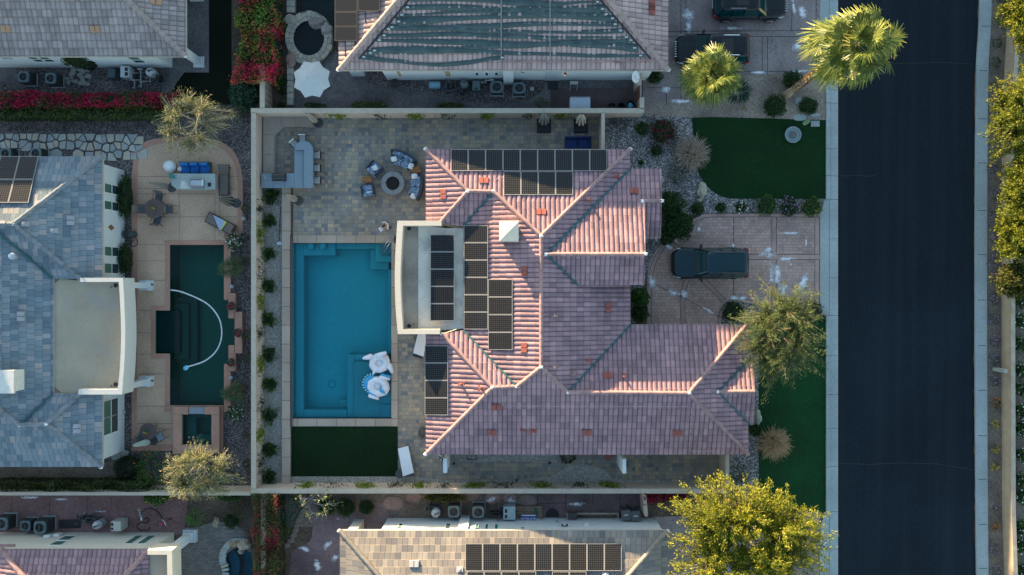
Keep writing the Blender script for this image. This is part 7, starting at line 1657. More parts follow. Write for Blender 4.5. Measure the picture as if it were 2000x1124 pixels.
chaise("sun lounger under a white cover between the pool and flat roof corner", 822, 674, pi / 2 - .26, m_navy, m_navy, 1.7, .66); lounger_cover("white towel covering the lounger below the flat roof corner", [(816, 652), (834, 654), (827, 697), (807, 690)], .47)
o = thing("round_table", "small round black side table beside the white covered lounger", "table", (W(781, 926, .45).x, W(781, 926, .45).y, 0)); t = MB(); t.lathe([(.29, .42), (.3, .44), (.29, .46)], n=24); t.build("table_top", m_dkgrey, o, world=False); t = MB(); t.lathe([(.18, 0), (.18, .03), (.03, .05), (.03, .42)], n=12); t.build("leg", m_black, o, world=False)
def patio_table(label, px, py, r, h=.74):
 o = thing("round_table", label, "table", (W(px, py, h).x, W(px, py, h).y, 0)); t = MB(); t.lathe([(r, h - .04), (r + .01, h - .02), (r, h)], n=32); t.build("table_top", M("brown_mesh_top", (.09, .065, .06), .7, .3, 16), o, world=False)
 for k in range(4): a = pi / 4 + pi / 2 * k; t = MB(); t.tube([(cos(a) * r * .6, sin(a) * r * .6, h - .04), (cos(a) * r * .75, sin(a) * r * .75, 0)], .025, 6); t.build("leg", m_black, o, world=False)
 return o
def patio_chair(label, px, py, a, group, mat):
 o = thing("patio_chair", label, "chair", (W(px, py, .42).x, W(px, py, .42).y, 0), a, group); t = MB(); t.box(-.24, -.24, .24, .24, .39, .43, bev=.015); t.build("seat", mat, o, world=False)
 t = MB(); t.add([(-.24, -.24, .43), (-.24, .24, .43), (-.42, .24, .92), (-.42, -.24, .92), (-.21, -.24, .43), (-.21, .24, .43), (-.39, .24, .92), (-.39, -.24, .92)], [(0, 1, 2, 3), (7, 6, 5, 4), (0, 4, 5, 1), (1, 5, 6, 2), (2, 6, 7, 3), (3, 7, 4, 0)]); fix_normals(t.build("backrest", m_brownf, o, world=False))
 for y in (-.27, .27): t = MB(); t.tube(smooth_path([(-.36, y, .8), (-.1, y, .66), (.24, y, .62), (.26, y, .4), (.28, y, 0)], 3), .018, 6); t.build("armrest", m_black, o, world=False); t = MB(); t.tube([(-.22, y * .9, .4), (-.34, y * .9, 0)], .018, 6); t.build("leg", m_black, o, world=False)
 return o
m_sling = M("slate_sling", (.07, .085, .095), .8)
patio_table("round brown dining table with four chairs on the tan pool deck", 301, 408, .62)
for x, y, a, lab in ((310, 386, -pi / 2 - .2, "above the table"), (277, 409, 0, "left of the table"), (331, 409, pi, "right of the table"), (307, 430, pi / 2 - .2, "below the table")): patio_chair(f"dark metal chair pulled up to the round brown dining table, {lab}", x, y, a, "chairs round the dining table", m_sling)
patio_table("smaller round brown table at the lower end of the tan deck", 289, 843, .52)
patio_chair("dark chair left of the smaller patio table, facing it", 275, 855, .9, "chairs at the smaller table", m_sling); patio_chair("pale grey chair right of the smaller patio table", 313, 853, pi + .5, "chairs at the smaller table", M("pale_sling", (.2, .24, .27), .8))
for i, (x, y, h_, lab) in enumerate(((301, 406, .74, "small potted plant with yellow flowers on the dining table"), (288, 843, .74, "small potted green plant on the smaller patio table"))):
 t = MB(); t.lathe([(.08, 0), (.12, .14), (.1, .14)], n=14); o = simple("potted_plant", lab, "potted plant", t, M("teal_glaze", (.03, .16, .14), .3), W(x, y, h_)); V, n_, _, f = shrub_parts(.12, .12, .2, 40, .1, .05, lm_m, None, 5, flowers=14 if i == 0 else 6); l_ = mesh_np("foliage", V, n_, lm_m, o); l_.location = (0, 0, .1); f_ = mesh_np("blossom", f, len(f) // 4, fl_yellow, o); f_.location = (0, 0, .1)
for i, (x, y) in enumerate(((454, 598), (466, 650), (453, 708))):
 t = MB(); t.lathe([(.16, 0), (.27, .28), (.29, .32), (.25, .32), (.23, .28)], n=20); o = simple("flower_pot", f"green rimmed pot of red flowers on the pool's pink coping, {ORD[i]} from the top", "flower pot", t, M("green_rim_pot", (.08, .14, .11), .4), (W(x, y, .5).x, W(x, y, .5).y, .3), group="red flower pots by the dark pool"); V, n_, _, f = shrub_parts(.24, .24, .34, 130, .11, .06, lm_d, None, i, flowers=26); l_ = mesh_np("foliage", V, n_, lm_d, o); l_.location = (0, 0, .22); f_ = mesh_np("blossom", f, len(f) // 4, fl_red, o); f_.location = (0, 0, .24)
for i, (x, y) in enumerate(((455, 560), (453, 738), (243, 805), (478, 428))):
 t = MB(); t.lathe([(.09, 0), (.13, .1), (.13, .25), (.05, .32)], n=14); simple("garden_light", ["pale globe light beside the pool coping's upper step", "pale globe light beside the pool coping's lower step", "pale globe light at the wall foot under the lowest windows", "pale globe light by the deck's right border near the towel lounger"][i], "light", t, M("frosted_shade", (.35, .36, .37), .5), W(x, y))
t = MB(); t.tube([tuple(v) + () for v in smooth_path([(wx(x), wy(y), -.05) for x, y in ((333, 567), (352, 570), (385, 583), (408, 597), (425, 618), (432, 640), (431, 665), (421, 687), (402, 704), (380, 713), (364, 717))], 6)], .045, 8); simple("pool_hose", "long white curved cleaner hose floating in the dark pool", "hose", t, M("white_hose", (.6, .68, .7), .5), (0, 0, 0))
t = MB(); t.blob((0, 0, 0), .2, .15, .1, 3, .15); simple("pool_cleaner", "pale blue pool cleaner head at the lower end of the white hose", "pool cleaner", t, M("cleaner_blue", (.2, .55, .7), .4), (wx(362), wy(719), -.08), .5, smooth=True)
hr = thing("hose_reel", "black hose reel with a hanging hose loop by the slate house wall", "hose reel", W(257, 460)); t = MB(); t.box(-.3, -.2, .05, .25, 0, .55, bev=.04); t.build("body", m_black, hr, world=False); t = MB(); t.lathe([(.22, .1), (.22, .5)], (.2, .05), 16); t.build("drum", m_dkgrey, hr, world=False)
t = MB(); t.tube(smooth_path([(.3, -.1, .3), (.4, -.35, .03), (.34, -.65, .03), (.1, -.72, .03), (.0, -.5, .03), (.15, -.3, .03)], 6), .025, 6); t.build("hose", m_black, hr, world=False); t = MB(); t.box(.14, .0, .42, .06, .5, .56); t.build("handle", M("teal_glaze", (.03, .16, .14), .3), hr, world=False)
t = MB(); t.add([(0, -.0, -.42), (0, -.2, 0), (0, 0, .42), (0, .2, 0), (.06, 0, 0)], [(0, 1, 4), (1, 2, 4), (2, 3, 4), (3, 0, 4), (3, 2, 1, 0)]); v = on_x(-25.23, 217, 445); simple("wall_ornament", "brown leaf shaped ornament hanging on the slate house wall", "ornament", t, M("rust", (.2, .09, .03), .8, .4, 9), (v.x + .01, v.y, v.z))

# ------------------------------------------------------------------ vehicles
def paint(name, col):
 m, n, l, b = newmat(name); b.inputs["Base Color"].default_value = c4(col); b.inputs["Roughness"].default_value = .3; b.inputs["Specular IOR Level"].default_value = .3
 b.inputs["Coat Weight"].default_value = .25; b.inputs["Coat Roughness"].default_value = .05; return m
m_carglass = M("car_glass", (.001, .03, .038), .06, .1, 1, spec=.6); m_tyre = M("tyre", (.015, .015, .016), .85); m_rim = M("alloy_rim", (.4, .42, .44), .3, .05, 3, metal=.8); m_chrome = M("chrome_trim", (.5, .52, .55), .2, .05, 3, metal=.9)
m_redl = M("red_lamp_glass", (.3, .01, .015), .2); m_lamp = M("lamp_glass", (.35, .4, .42), .15)
def suv(label, px, py, rz, Lc, Wc, Hc, pt, roof_m, sunroof, rails_full, leaves_glass=False):
 o = thing("parked_car", label, "car", W(px, py), rz); h = Wc / 2; L = Lc
 def prof(w, zb, zt, cr=.05):
  half = [(0, zb), (w * .86, zb), (w * .98, zb + .14), (w, zb + (zt - zb) * .55), (w * .97, zt - .08), (w * .86, zt), (w * .45, zt + cr * .8), (0, zt + cr)]
  return [(y, z) for y, z in half] + [(-y, z) for y, z in half[-2:0:-1]]
 st = [(-.5, .42, .45, .72), (-.494, .62, .4, .8), (-.48, .78, .34, .87), (-.45, .9, .28, .95), (-.38, .97, .26, 1.0), (-.22, .995, .25, 1.05), (-.1, 1, .25, 1.07), (.2, 1, .25, 1.09), (.38, .985, .26, 1.09), (.45, .94, .3, 1.05), (.482, .84, .36, 1.0), (.495, .7, .42, .94), (.5, .55, .47, .86)]
 t = MB(); t.loft([[(x * L, y, z) for y, z in prof(w * h, zb, zt * Hc / 1.8)] for x, w, zb, zt in st]); fix_normals(t.build("body", pt, o, world=False, smooth=True, auto=35))
 k = Hc / 1.8; g0, g1 = 1.03 * k, 1.66 * k
 def ring(x0, x1, w, z, n=5, r=.16, bow=0):
  pts = []
  for sx, sy, a0 in ((x1, 1, 0), (x0, 1, pi / 2), (x0, -1, pi), (x1, -1, 3 * pi / 2)):
   for i in range(n): a = a0 + pi / 2 * i / (n - 1); cx = sx - r if sx == x1 else sx + r; pts.append((cx + r * cos(a) - (bow * (1 - (min(abs(sy * (w - r) + r * sin(a)), w) / w) ** 2) if sx == x0 else 0), sy * (w - r) + r * sin(a), z))
  return pts
 t = MB(); t.loft([ring(-.225 * L, .475 * L, h * .93, g0, bow=.12), ring(-.08 * L, .425 * L, h * .71, g1, bow=.10)]); fix_normals(t.build("glasshouse", m_carglass, o, world=False))
 t = MB(); t.loft([ring(-.085 * L, .436 * L, h * .715, g1 - .02, r=.24, bow=.12), ring(-.075 * L, .434 * L, h * .715, g1 + .05, r=.24, bow=.12), ring(-.05 * L, .415 * L, h * .66, g1 + .11, r=.22, bow=.1), ring(.0 * L, .38 * L, h * .5, g1 + .135)]); rf = fix_normals(t.build("roof", roof_m, o, world=False, smooth=True, auto=40))
 for s_ in (-1, 1):
  t = MB()
  for xa, xb in ((-.222, -.07), (.1, .11), (.275, .27), (.46, .415)): t.tube([(xa * L, s_ * h * .925, g0), (xb * L, s_ * h * .715, g1 + .01)], .035, 6)
  t.build("pillar", pt, o, world=False)
  t = MB(); t.tube([((.03 if rails_full else .1) * L, s_ * h * .64, g1 + .15), ((.37 if rails_full else .31) * L, s_ * h * .64, g1 + .15)], .022, 6); t.build("roof_rail", m_chrome if not rails_full else m_dkgrey, o, world=False)
  t = MB(); t.add([(-.16 * L, s_ * (h - .02), g0), (-.14 * L, s_ * (h + .2), g0 + .02), (-.115 * L, s_ * (h + .21), g0 + .02), (-.12 * L, s_ * (h - .02), g0), (-.16 * L, s_ * (h - .02), g0 + .14), (-.14 * L, s_ * (h + .18), g0 + .16), (-.115 * L, s_ * (h + .19), g0 + .16), (-.12 * L, s_ * (h - .02), g0 + .14)], [(3, 2, 1, 0), (4, 5, 6, 7), (0, 1, 5, 4), (1, 2, 6, 5), (2, 3, 7, 6), (3, 0, 4, 7)]); fix_normals(t.build("mirror", m_black, o, world=False))
  for xw in (-.305, .295):
   t = MB(); t.tube([(xw * L, s_ * (h - .24), .37), (xw * L, s_ * (h - .2), .37), (xw * L, s_ * (h + .01), .37), (xw * L, s_ * (h + .03), .37)], [.34, .37, .37, .34], 20); wl = t.build("wheel", m_tyre, o, world=False)
   t = MB(); t.tube([(xw * L, s_ * (h + .028), .37), (xw * L, s_ * (h + .04), .37)], .1, 10)
   for q in range(5): a = 2 * pi * q / 5; t.tube([(xw * L + cos(a) * .07, s_ * (h + .032), .37 + sin(a) * .07), (xw * L + cos(a) * .25, s_ * (h + .034), .37 + sin(a) * .25)], .03, 5)
   t.build("rim", m_rim, wl, world=False)
  t = MB(); t.tube([(-.47 * L, s_ * h * .80, .74 * k), (-.43 * L, s_ * h * .9, .84 * k), (-.39 * L, s_ * h * .955, .9 * k)], [.05, .06, .03], 6); t.build("headlight", m_lamp, o, world=False)
  t = MB(); t.tube([(.495 * L, s_ * h * .78, .92 * k), (.475 * L, s_ * h * .9, .97 * k), (.43 * L, s_ * h * .965, .98 * k)], [.05, .06, .03], 6); t.build("taillight", m_redl, o, world=False)
  t = MB(); t.box(-.2 * L, s_ * (h + .0) - .02, .22 * L, s_ * (h + .0) + .02, .28, .32); t.build("side_step", m_chrome if not rails_full else m_black, o, world=False)
  t = MB(); t.tube([(-.42 * L, s_ * h * .52, 1.045 * k), (-.24 * L, s_ * h * .55, 1.12 * k)], .012, 4); t.build("hood_crease", pt, o, world=False)
 t = MB(); hs_ = [(-.47, .62, .955), (-.44, .74, .985), (-.38, .82, 1.02), (-.3, .86, 1.055), (-.235, .86, 1.08)]; t.loft([[(x * L, w * h * q, (z + (.05 - .035 * abs(q)) ) * k - (.05 if e else 0)) for q, e in ((-1, 1), (-1, 0), (-.5, 0), (0, 0), (.5, 0), (1, 0), (1, 1))] for x, w, z in hs_]); fix_normals(t.build("hood", roof_m, o, world=False, smooth=True, auto=40))
 t = MB(); t.box(-.505 * L, -h * .55, -.485 * L, h * .55, .5, .8); gr = t.build("grille", m_black, o, world=False)
 if not rails_full:
  t = MB()
  for q in range(7): t.box(-.512 * L, -h * .5 + q * h / 6.3, -.475 * L, -h * .5 + q * h / 6.3 + .06, .52, .80 + .05)
  t.build("grille_bars", m_chrome, gr, world=False)
 t = MB(); t.box(-.245 * L - .02, -h * .72, -.215 * L, h * .72, g0 - .005, g0 + .075); t.build("cowl", m_black, o, world=False)
 if sunroof: t = MB(); t.box(.07 * L, -h * .42, .23 * L, h * .42, g1 + .10, g1 + .142, bev=.01); t.build("sunroof", m_black, rf, world=False)
 else:
  t = MB()
  for q in range(5): y = -h * .44 + q * h * .22; t.tube([(.03 * L, y, g1 + .128), (.36 * L, y, g1 + .124)], .014, 4)
  t.build("roof_ribs", roof_m, rf, world=False); t = MB(); t.box(.355 * L, -.02, .375 * L, .02, g1 + .1, g1 + .16); t.build("antenna", m_black, rf, world=False)
 t = MB(); t.box(.498 * L, -h * .3, .506 * L, h * .3, .62, .78); t.build("number_plate", m_lamp, o, world=False); return o
suv("dark teal SUV parked on the stamped driveway of the pink roofed house", 1381, 515, 0, 4.9, 1.98, 1.85, paint("teal_black_paint", (.0008, .004, .007)), paint("teal_paint", (.0008, .021, .032)), False, True)
bp_ = paint("black_paint", (.002, .004, .006))
suv("black SUV with chrome grille half hidden under the shorter palm", 1385.5, 104, 0, 4.75, 1.96, 1.75, bp_, bp_, True, False)
suv("black SUV cut by the top edge of the picture, nose towards the road", 1457, 16, pi, 4.7, 1.95, 1.72, bp_, bp_, True, False)

# ------------------------------------------------------------------ the person on the patio
def skin_mesh(name, verts, edges, radii, mat, parent, sub=1):
 me = bpy.data.meshes.new(name); me.from_pydata(verts, edges, []); me.materials.append(mat); o = bpy.data.objects.new(name, me); COL.objects.link(o); o.parent = parent
 sk = o.modifiers.new("skin", 'SKIN'); sk.use_smooth_shade = True
 lay = me.skin_vertices[0].data if me.skin_vertices else me.attributes and None
 if lay is None:
  bm = bmesh.new(); bm.from_mesh(me); bm.verts.layers.skin.verify(); bm.to_mesh(me); bm.free(); lay = me.skin_vertices[0].data
 for i, r in enumerate(radii): lay[i].radius = (r, r) if not isinstance(r, tuple) else r; lay[i].use_root = (i == 0)
 s2 = o.modifiers.new("sub", 'SUBSURF'); s2.levels = sub; s2.render_levels = sub; return o
m_skin = M("skin", (.28, .17, .12), .6, .05); m_shirt = M("white_shirt", (.56, .57, .62), .9, .05); m_shorts = M("dark_shorts", (.03, .035, .05), .9); m_hair = M("dark_hair", (.012, .01, .01), .7); m_shoe = M("dark_shoe", (.03, .03, .035), .7)
pb = W(761, 442.5); pn = thing("person", "person in white shirt and dark shorts looking at a tablet by the pool", "person", pb, radians(215))
BV = [(0, 0, .92), (.0, 0, 1.08), (.03, 0, 1.28), (.06, 0, 1.42), (.09, 0, 1.5), (.13, 0, 1.58), (0, .1, .86), (.03, .11, .48), (-.02, .11, .08), (.14, .13, .04), (0, -.1, .86), (.05, -.11, .48), (.0, -.11, .08), (.16, -.13, .04),
      (.05, .2, 1.4), (.07, .27, 1.14), (.3, .15, 1.1), (.37, .10, 1.12), (.05, -.2, 1.4), (.07, -.27, 1.14), (.3, -.15, 1.1), (.37, -.10, 1.12)]
BE_ = [(0, 1), (1, 2), (2, 3), (3, 4), (4, 5), (0, 6), (6, 7), (7, 8), (8, 9), (0, 10), (10, 11), (11, 12), (12, 13), (3, 14), (14, 15), (15, 16), (16, 17), (3, 18), (18, 19), (19, 20), (20, 21)]
BR_ = [.14, .13, .145, .12, .055, .06, .09, .06, .045, .035, .09, .06, .045, .035, .065, .048, .036, .032, .065, .048, .036, .032]
skin_mesh("body", BV, BE_, BR_, m_skin, pn)
skin_mesh("shirt", [(0, 0, .95), (.0, 0, 1.08), (.03, 0, 1.28), (.06, 0, 1.43), (.05, .2, 1.4), (.065, .255, 1.22), (.05, -.2, 1.4), (.065, -.255, 1.22)], [(0, 1), (1, 2), (2, 3), (3, 4), (4, 5), (3, 6), (6, 7)], [.17, .165, .175, .13, .09, .072, .09, .072], m_shirt, pn)
skin_mesh("shorts", [(0, 0, .95), (0, .1, .84), (.025, .11, .56), (0, -.1, .84), (.04, -.11, .56)], [(0, 1), (1, 2), (0, 3), (3, 4)], [.155, .11, .095, .11, .095], m_shorts, pn)
t = MB(); t.blob((.16, 0, 1.65), .105, .082, .125, 1, .04, 16, 10); t.blob((.265, 0, 1.62), .022, .016, .028, 2, 0, 8, 6); t.blob((.15, .085, 1.65), .022, .014, .034, 3, 0, 8, 6); t.blob((.15, -.085, 1.65), .022, .014, .034, 4, 0, 8, 6); t.build("head", m_skin, pn, world=False, smooth=True)
t = MB(); t.blob((.14, 0, 1.69), .112, .09, .11, 5, .06, 16, 10); t.build("hair", m_hair, pn, world=False, smooth=True)
t = MB()
for y in (-.035, .035): t.blob((.25, y, 1.655), .012, .016, .01, 1, 0, 8, 6)
t.build("eyes", m_hair, pn, world=False); t = MB(); t.blob((.25, 0, 1.58), .012, .028, .008, 1, 0, 8, 6); t.build("mouth", M("lips", (.25, .09, .08), .6), pn, world=False)
for s_ in (-1, 1):
 hv = [(.39, s_ * .095, 1.12), (.44, s_ * .08, 1.125)]; he = [(0, 1)]; hr_ = [.03, .034]
 for q, (dx, dz, ln) in enumerate(((.0, .02, .07), (.012, .008, .08), (.012, -.006, .075), (.004, -.02, .06))):
  b_ = len(hv); hv += [(.465 + dx, s_ * (.07 - .0), 1.125 + dz), (.48 + dx, s_ * (.07 - ln * .4), 1.12 + dz), (.475 + dx, s_ * (.07 - ln * .8), 1.115 + dz)]; he += [(1, b_), (b_, b_ + 1), (b_ + 1, b_ + 2)]; hr_ += [.010, .009, .008]
 b_ = len(hv); hv += [(.43, s_ * .06, 1.15), (.46, s_ * .035, 1.155)]; he += [(1, b_), (b_, b_ + 1)]; hr_ += [.011, .009]; skin_mesh("hand", hv, he, hr_, m_skin, pn)
 t = MB(); t.tube([(-.06 if s_ > 0 else -.04, s_ * .11, .04), (.06, s_ * .115, .05), (.2, s_ * .13, .035)], [.045, .052, .04], 8); t.build("shoe", m_shoe, pn, world=False)
tb2 = MB(); tb2.obox((0, 0), 0, .2, .27, 0, .012, bev=.004); simple("tablet", "small white tablet held by the person in the white shirt", "tablet", tb2, M("tablet_white", (.6, .66, .75), .3), tuple(pb + Vector((cos(radians(215)) * .47, sin(radians(215)) * .47, 1.115))), radians(215))

# ------------------------------------------------------------------ pool toys and poolside things
m_vinyl = M("white_vinyl", (.62, .64, .70), .35, .03, 3, spec=.5); m_vb = M("blue_vinyl", (.03, .3, .55), .35, .2, 14); m_vs = M("scaled_blue_vinyl", (.06, .36, .6), .35, .5, 22)
def torus_blob(t, R, r, sx=1.0, sy=1.0, n=30, m=10, z=0):
 vs = []; fs = []
 for i in range(n):
  a = 2 * pi * i / n; rr_ = r * (1 + .05 * sin(a * 9))
  for k in range(m): b = 2 * pi * k / m; vs.append(((R + rr_ * cos(b)) * cos(a) * sx, (R + rr_ * cos(b)) * sin(a) * sy, z + rr_ * sin(b)))
 for i in range(n):
  for k in range(m): j, q = (i + 1) % n, (k + 1) % m; fs.append((i * m + k, j * m + k, j * m + q, i * m + q))
 t.add(vs, fs); return t
def fl_part(nm, f, mat, parent): t = MB(); f(t); return t.build(nm, mat, parent, world=False, smooth=True)
def capsule(t, a, b, r0, r1, n=12):
 a, b = Vector(a), Vector(b); t.tube([a - (b - a).normalized() * r0 * .6, a - (b - a).normalized() * r0 * .25, a, a.lerp(b, .5), b, b + (b - a).normalized() * r1 * .4], [r0 * .35, r0 * .8, r0, (r0 + r1) / 2 * 1.05, r1 * .8, r1 * .25], n)
f1 = W(742, 709); o = thing("swan_float", "white inflatable swan float lying by the pool's right edge", "pool float", (f1.x, f1.y, -.06), .5)
fl_part("ring", lambda t: torus_blob(t, .46, .25, 1.0, .92, z=.14), m_vinyl, o); fl_part("seat", lambda t: t.blob((0, 0, .12), .3, .28, .14, 2, .05), m_vinyl, o)
fl_part("wing", lambda t: capsule(t, (-.25, .62, .25), (-.78, .78, .3), .2, .1), m_vinyl, o); fl_part("wing", lambda t: capsule(t, (.5, -.42, .25), (.45, -.95, .28), .2, .12), m_vinyl, o); fl_part("neck", lambda t: capsule(t, (.05, .5, .3), (.75, .38, .62), .17, .13), m_vinyl, o); fl_part("tail", lambda t: capsule(t, (-.5, -.3, .2), (-.72, -.42, .3), .13, .05), m_vinyl, o)
f2 = W(739, 755); o = thing("peacock_float", "white inflatable peacock float with blue scaled tail, below the swan", "pool float", (f2.x, f2.y, -.06), -.35)
fl_part("ring", lambda t: torus_blob(t, .5, .27, 1.0, .86, z=.14), m_vinyl, o); fl_part("seat", lambda t: t.blob((-.1, 0, .12), .34, .3, .15, 2, .05), m_vinyl, o); fl_part("head", lambda t: capsule(t, (.25, -.12, .38), (.62, -.22, .5), .12, .05), m_vb, o)
fl_part("wing", lambda t: capsule(t, (-.05, .62, .3), (.55, .72, .26), .16, .1), m_vinyl, o); fl_part("wing_trim", lambda t: capsule(t, (-.02, .78, .28), (.55, .88, .24), .12, .08), m_vb, o)
fl_part("wing", lambda t: capsule(t, (-.3, -.72, .3), (.3, -.72, .26), .14, .1), m_vinyl, o); fl_part("wing_trim", lambda t: capsule(t, (-.35, -.58, .3), (.1, -.62, .3), .1, .06), m_vb, o)
n_ = 11
for i in range(n_):
 a = pi * .58 + (pi * .98) * i / (n_ - 1)
 tt = MB(); c = Vector((-.42, .08, .22)); d = Vector((cos(a), sin(a), .12)); capsule(tt, c + d * .14, c + d * .52, .07, .085, 8); tt.build("tail_feather", m_vs if i % 2 else m_vb, o, world=False, smooth=True)
 tt = MB(); tt.blob(tuple(c + d * .6), .06, .06, .06, i, 0, 8, 6); tt.build("feather_tip", M("pale_blue_vinyl", (.3, .55, .68), .35), o, world=False, smooth=True)
o = thing("handrail", "steel handrail slanting into the pool at its upper right corner", "handrail", W(757, 478))
for dx in (0, .2): t = MB(); t.tube(smooth_path([(.3 + dx * .4, .42 - dx, .0), (.3 + dx * .4, .42 - dx, .75), (.1 + dx * .4, .12 - dx, .82), (-.25 + dx * .4, -.3 - dx, .3), (-.3 + dx * .4, -.36 - dx, -.15)], 4), .028, 8); t.build("rail", m_chrome, o, world=False); t = MB(); t.lathe([(.06, .05), (.06, .07)], (.3 + dx * .4, .42 - dx), 10); t.build("foot_plate", m_chrome, o, world=False)
o = thing("pool_net", "long handled pool skimmer net lying on the grey gravel bed", "pool net", W(547, 440)); p = W(548, 404) - W(547, 440); q = W(545.5, 470) - W(547, 440)
t = MB(); t.tube([(p.x, p.y, .04), (q.x, q.y, .04)], .018, 6); t.build("pole", m_navy, o, world=False); t = MB(); torus_blob(t, .22, .018, 1.1, .62, 20, 6, .05); t.v = [(a + q.x, b + q.y - .18, c) for a, b, c in t.v]; t.build("hoop", m_chrome, o, world=False); t = MB(); t.blob((q.x + .03, q.y - .2, .06), .2, .12, .04, 2, .1); t.build("net", M("net_white", (.5, .58, .68), .8), o, world=False)
# small things about the gardens
def rock(label, px, py, rx, ry, h, col, seed, a=0, name="boulder", z=0): t = MB(); t.blob((0, 0, h * .35), rx, ry, h * .65, seed, .28, 14, 9); return simple(name, label, name, t, M(f"rock_{int(col[0] * 100)}_{int(col[2] * 100)}", col, .95, .25, 3, bmp=.3), W(px, py, 0) + Vector((0, 0, z)), a)
rock("long pale boulder in the pebbles beside the upper front lawn", 1370, 373, .3, .5, .5, (.36, .32, .24), 1); rock("small pale stone below the long boulder by the front lawn", 1366, 392, .17, .12, .2, (.36, .32, .24), 2); rock("pale grey boulder at the left edge of the lower front lawn", 1478, 814, .26, .5, .45, (.26, .27, .22), 3)
rock("pair of small pale stones beside the kerb shrub, right one", 1562, 607, .14, .17, .25, (.36, .34, .3), 4); rock("pair of small pale stones beside the kerb shrub, left one", 1553, 608, .12, .13, .2, (.36, .34, .3), 5); rock("tan upright boulder among shrubs above the brick patio", 424, 1018, .2, .32, .5, (.3, .26, .18), 6)
rock("large tan boulder at the top of the freeform pool", 478, 1062, .42, .36, .6, (.4, .33, .25), 7); rock("smaller brown boulder beside the large tan one at the freeform pool", 458, 1061, .25, .22, .45, (.33, .26, .17), 8); rock("small grey boulder below the large tan one, at the water", 472, 1076, .2, .2, .3, (.26, .24, .21), 9)
cp_ = thing("pool_edging", "pale flagstone edging curving round the freeform pool", "pool edging", W(440, 1095)); secs = sp([(478, 1050), (452, 1052), (434, 1070), (429, 1092), (436, 1116), (430, 1140)], 4)
for i in range(len(secs) - 1):
 P0, P1 = Vector(secs[i]), Vector(secs[i + 1]); d = (P1 - P0).normalized(); nn = Vector((-d.y, d.x)) * (13 + rnd.uniform(-1, 1)); g = d * .6; t = MB(); t.prism(PX([tuple(P0 + g), tuple(P1 - g), tuple(P1 - g - nn), tuple(P0 + g - nn)]), 0, .16 + rnd.uniform(-.01, .02)); t.build("flagstone", M(f"edging_{i % 3}", [(.32, .35, .34), (.27, .31, .31), (.36, .34, .28)][i % 3], .85, .15, 5), cp_)
# flagstones of the upper left bed
fs_ = thing("flagstone_path", "band of irregular pale flagstones above the slate roofed house", "flagstones", W(120, 284)); r_ = random.Random(5); pts_ = [(-10 + k * 13.5 + r_.uniform(-5, 5), y_ + r_.uniform(-4, 4) + 5 * max(0, (k * 13.5 - 150) / 120)) for k in range(22) for y_ in (268, 284, 299) if not (y_ == 299 and k < 14 and k % 3)]
for k, (x, y) in enumerate(pts_):
 poly = [(x - 14, max(y - 12, 261)), (x + 14, max(y - 12, 261)), (x + 14, y + 11), (x - 14, y + 11)]
 for (a, b) in pts_:
  if (a, b) == (x, y) or hypot(a - x, b - y) > 34: continue
  mx, my, nx, ny = (a + x) / 2, (b + y) / 2, a - x, b - y; out = []
  for q in range(len(poly)):
   p0, p1 = poly[q - 1], poly[q]; d0, d1 = (p0[0] - mx) * nx + (p0[1] - my) * ny, (p1[0] - mx) * nx + (p1[1] - my) * ny
   if (d0 < 0) != (d1 < 0): t_ = d0 / (d0 - d1); out.append((p0[0] + (p1[0] - p0[0]) * t_, p0[1] + (p1[1] - p0[1]) * t_))
   if d1 < 0: out.append(p1)
  poly = out
  if len(poly) < 3: break
 if len(poly) > 2: t = MB(); t.prism(PX([(x + (a - x) * .82, y + (b - y) * .8) for a, b in poly]), -.02, .05); t.build("flagstone", M(f"pale_flag_{k % 4}", [(.36, .36, .32), (.31, .31, .29), (.38, .34, .27), (.26, .28, .28)][k % 4], .9, .15, 4), fs_)
for i, (x, y) in enumerate(((243, 885), (226, 892), (234, 890))): rock(f"flat pale stone under the slate house corner, {ORD[i]} of three", x, y, .28, .2, .12, (.3, .3, .27), 20 + i)
t = MB(); ck = random.Random(3)
for k in range(34): x, y = ck.uniform(131, 178), ck.uniform(136, 166); c = W(x, y); t.blob((c.x, c.y, .06), ck.uniform(.12, .2), ck.uniform(.1, .16), .1, k, .3, 9, 6)
o = t.build("river_stones", M("river_stone", (.24, .24, .22), .9, .3, 3)); tag(o, "heap of rounded pale stones beside the grey tiled house wall", "stone heap", None, "stuff")
st_ = [(x, y, r) for x, y, r in ((608, 970, 9), (604, 981, 8), (597, 988, 8), (592, 998, 9), (588, 1007, 9), (583, 1016, 9), (580, 1026, 9), (577, 1036, 9), (573, 1046, 9), (568, 1056, 9), (560, 1065, 9), (551, 1072, 9))]
for i, (x, y, r) in enumerate(st_): t = MB(); t.obox((0, 0), 0, .42, .34, 0, .12, bev=.05); simple("edging_stone", f"brown block of the curved stone edging, {ORD[i]} from the top", "edging stone", t, M("edge_block", (.17, .14, .12), .95, .2, 4), W(x, y), .9 if i < 9 else .4, "blocks of the curved stone edging")
for i, (x, y, rx, ry) in enumerate(((768, 984, 20, 12), (808, 972, 15, 10), (841, 971, 16, 9), (922, 970, 12, 9), (962, 974, 15, 10), (995, 976, 13, 12), (1030, 978, 18, 10))):
 sheet("stepping_slab", smooth_poly([(x - rx, y), (x - rx * .5, y - ry), (x + rx * .6, y - ry * .9), (x + rx, y + ry * .1), (x + rx * .4, y + ry), (x - rx * .7, y + ry * .8)], 3), .02 + .001 * i, ground_mat("slab_rose", [(.2, .14, .13), (.25, .18, .165)], 9, .8, mixc=.25))
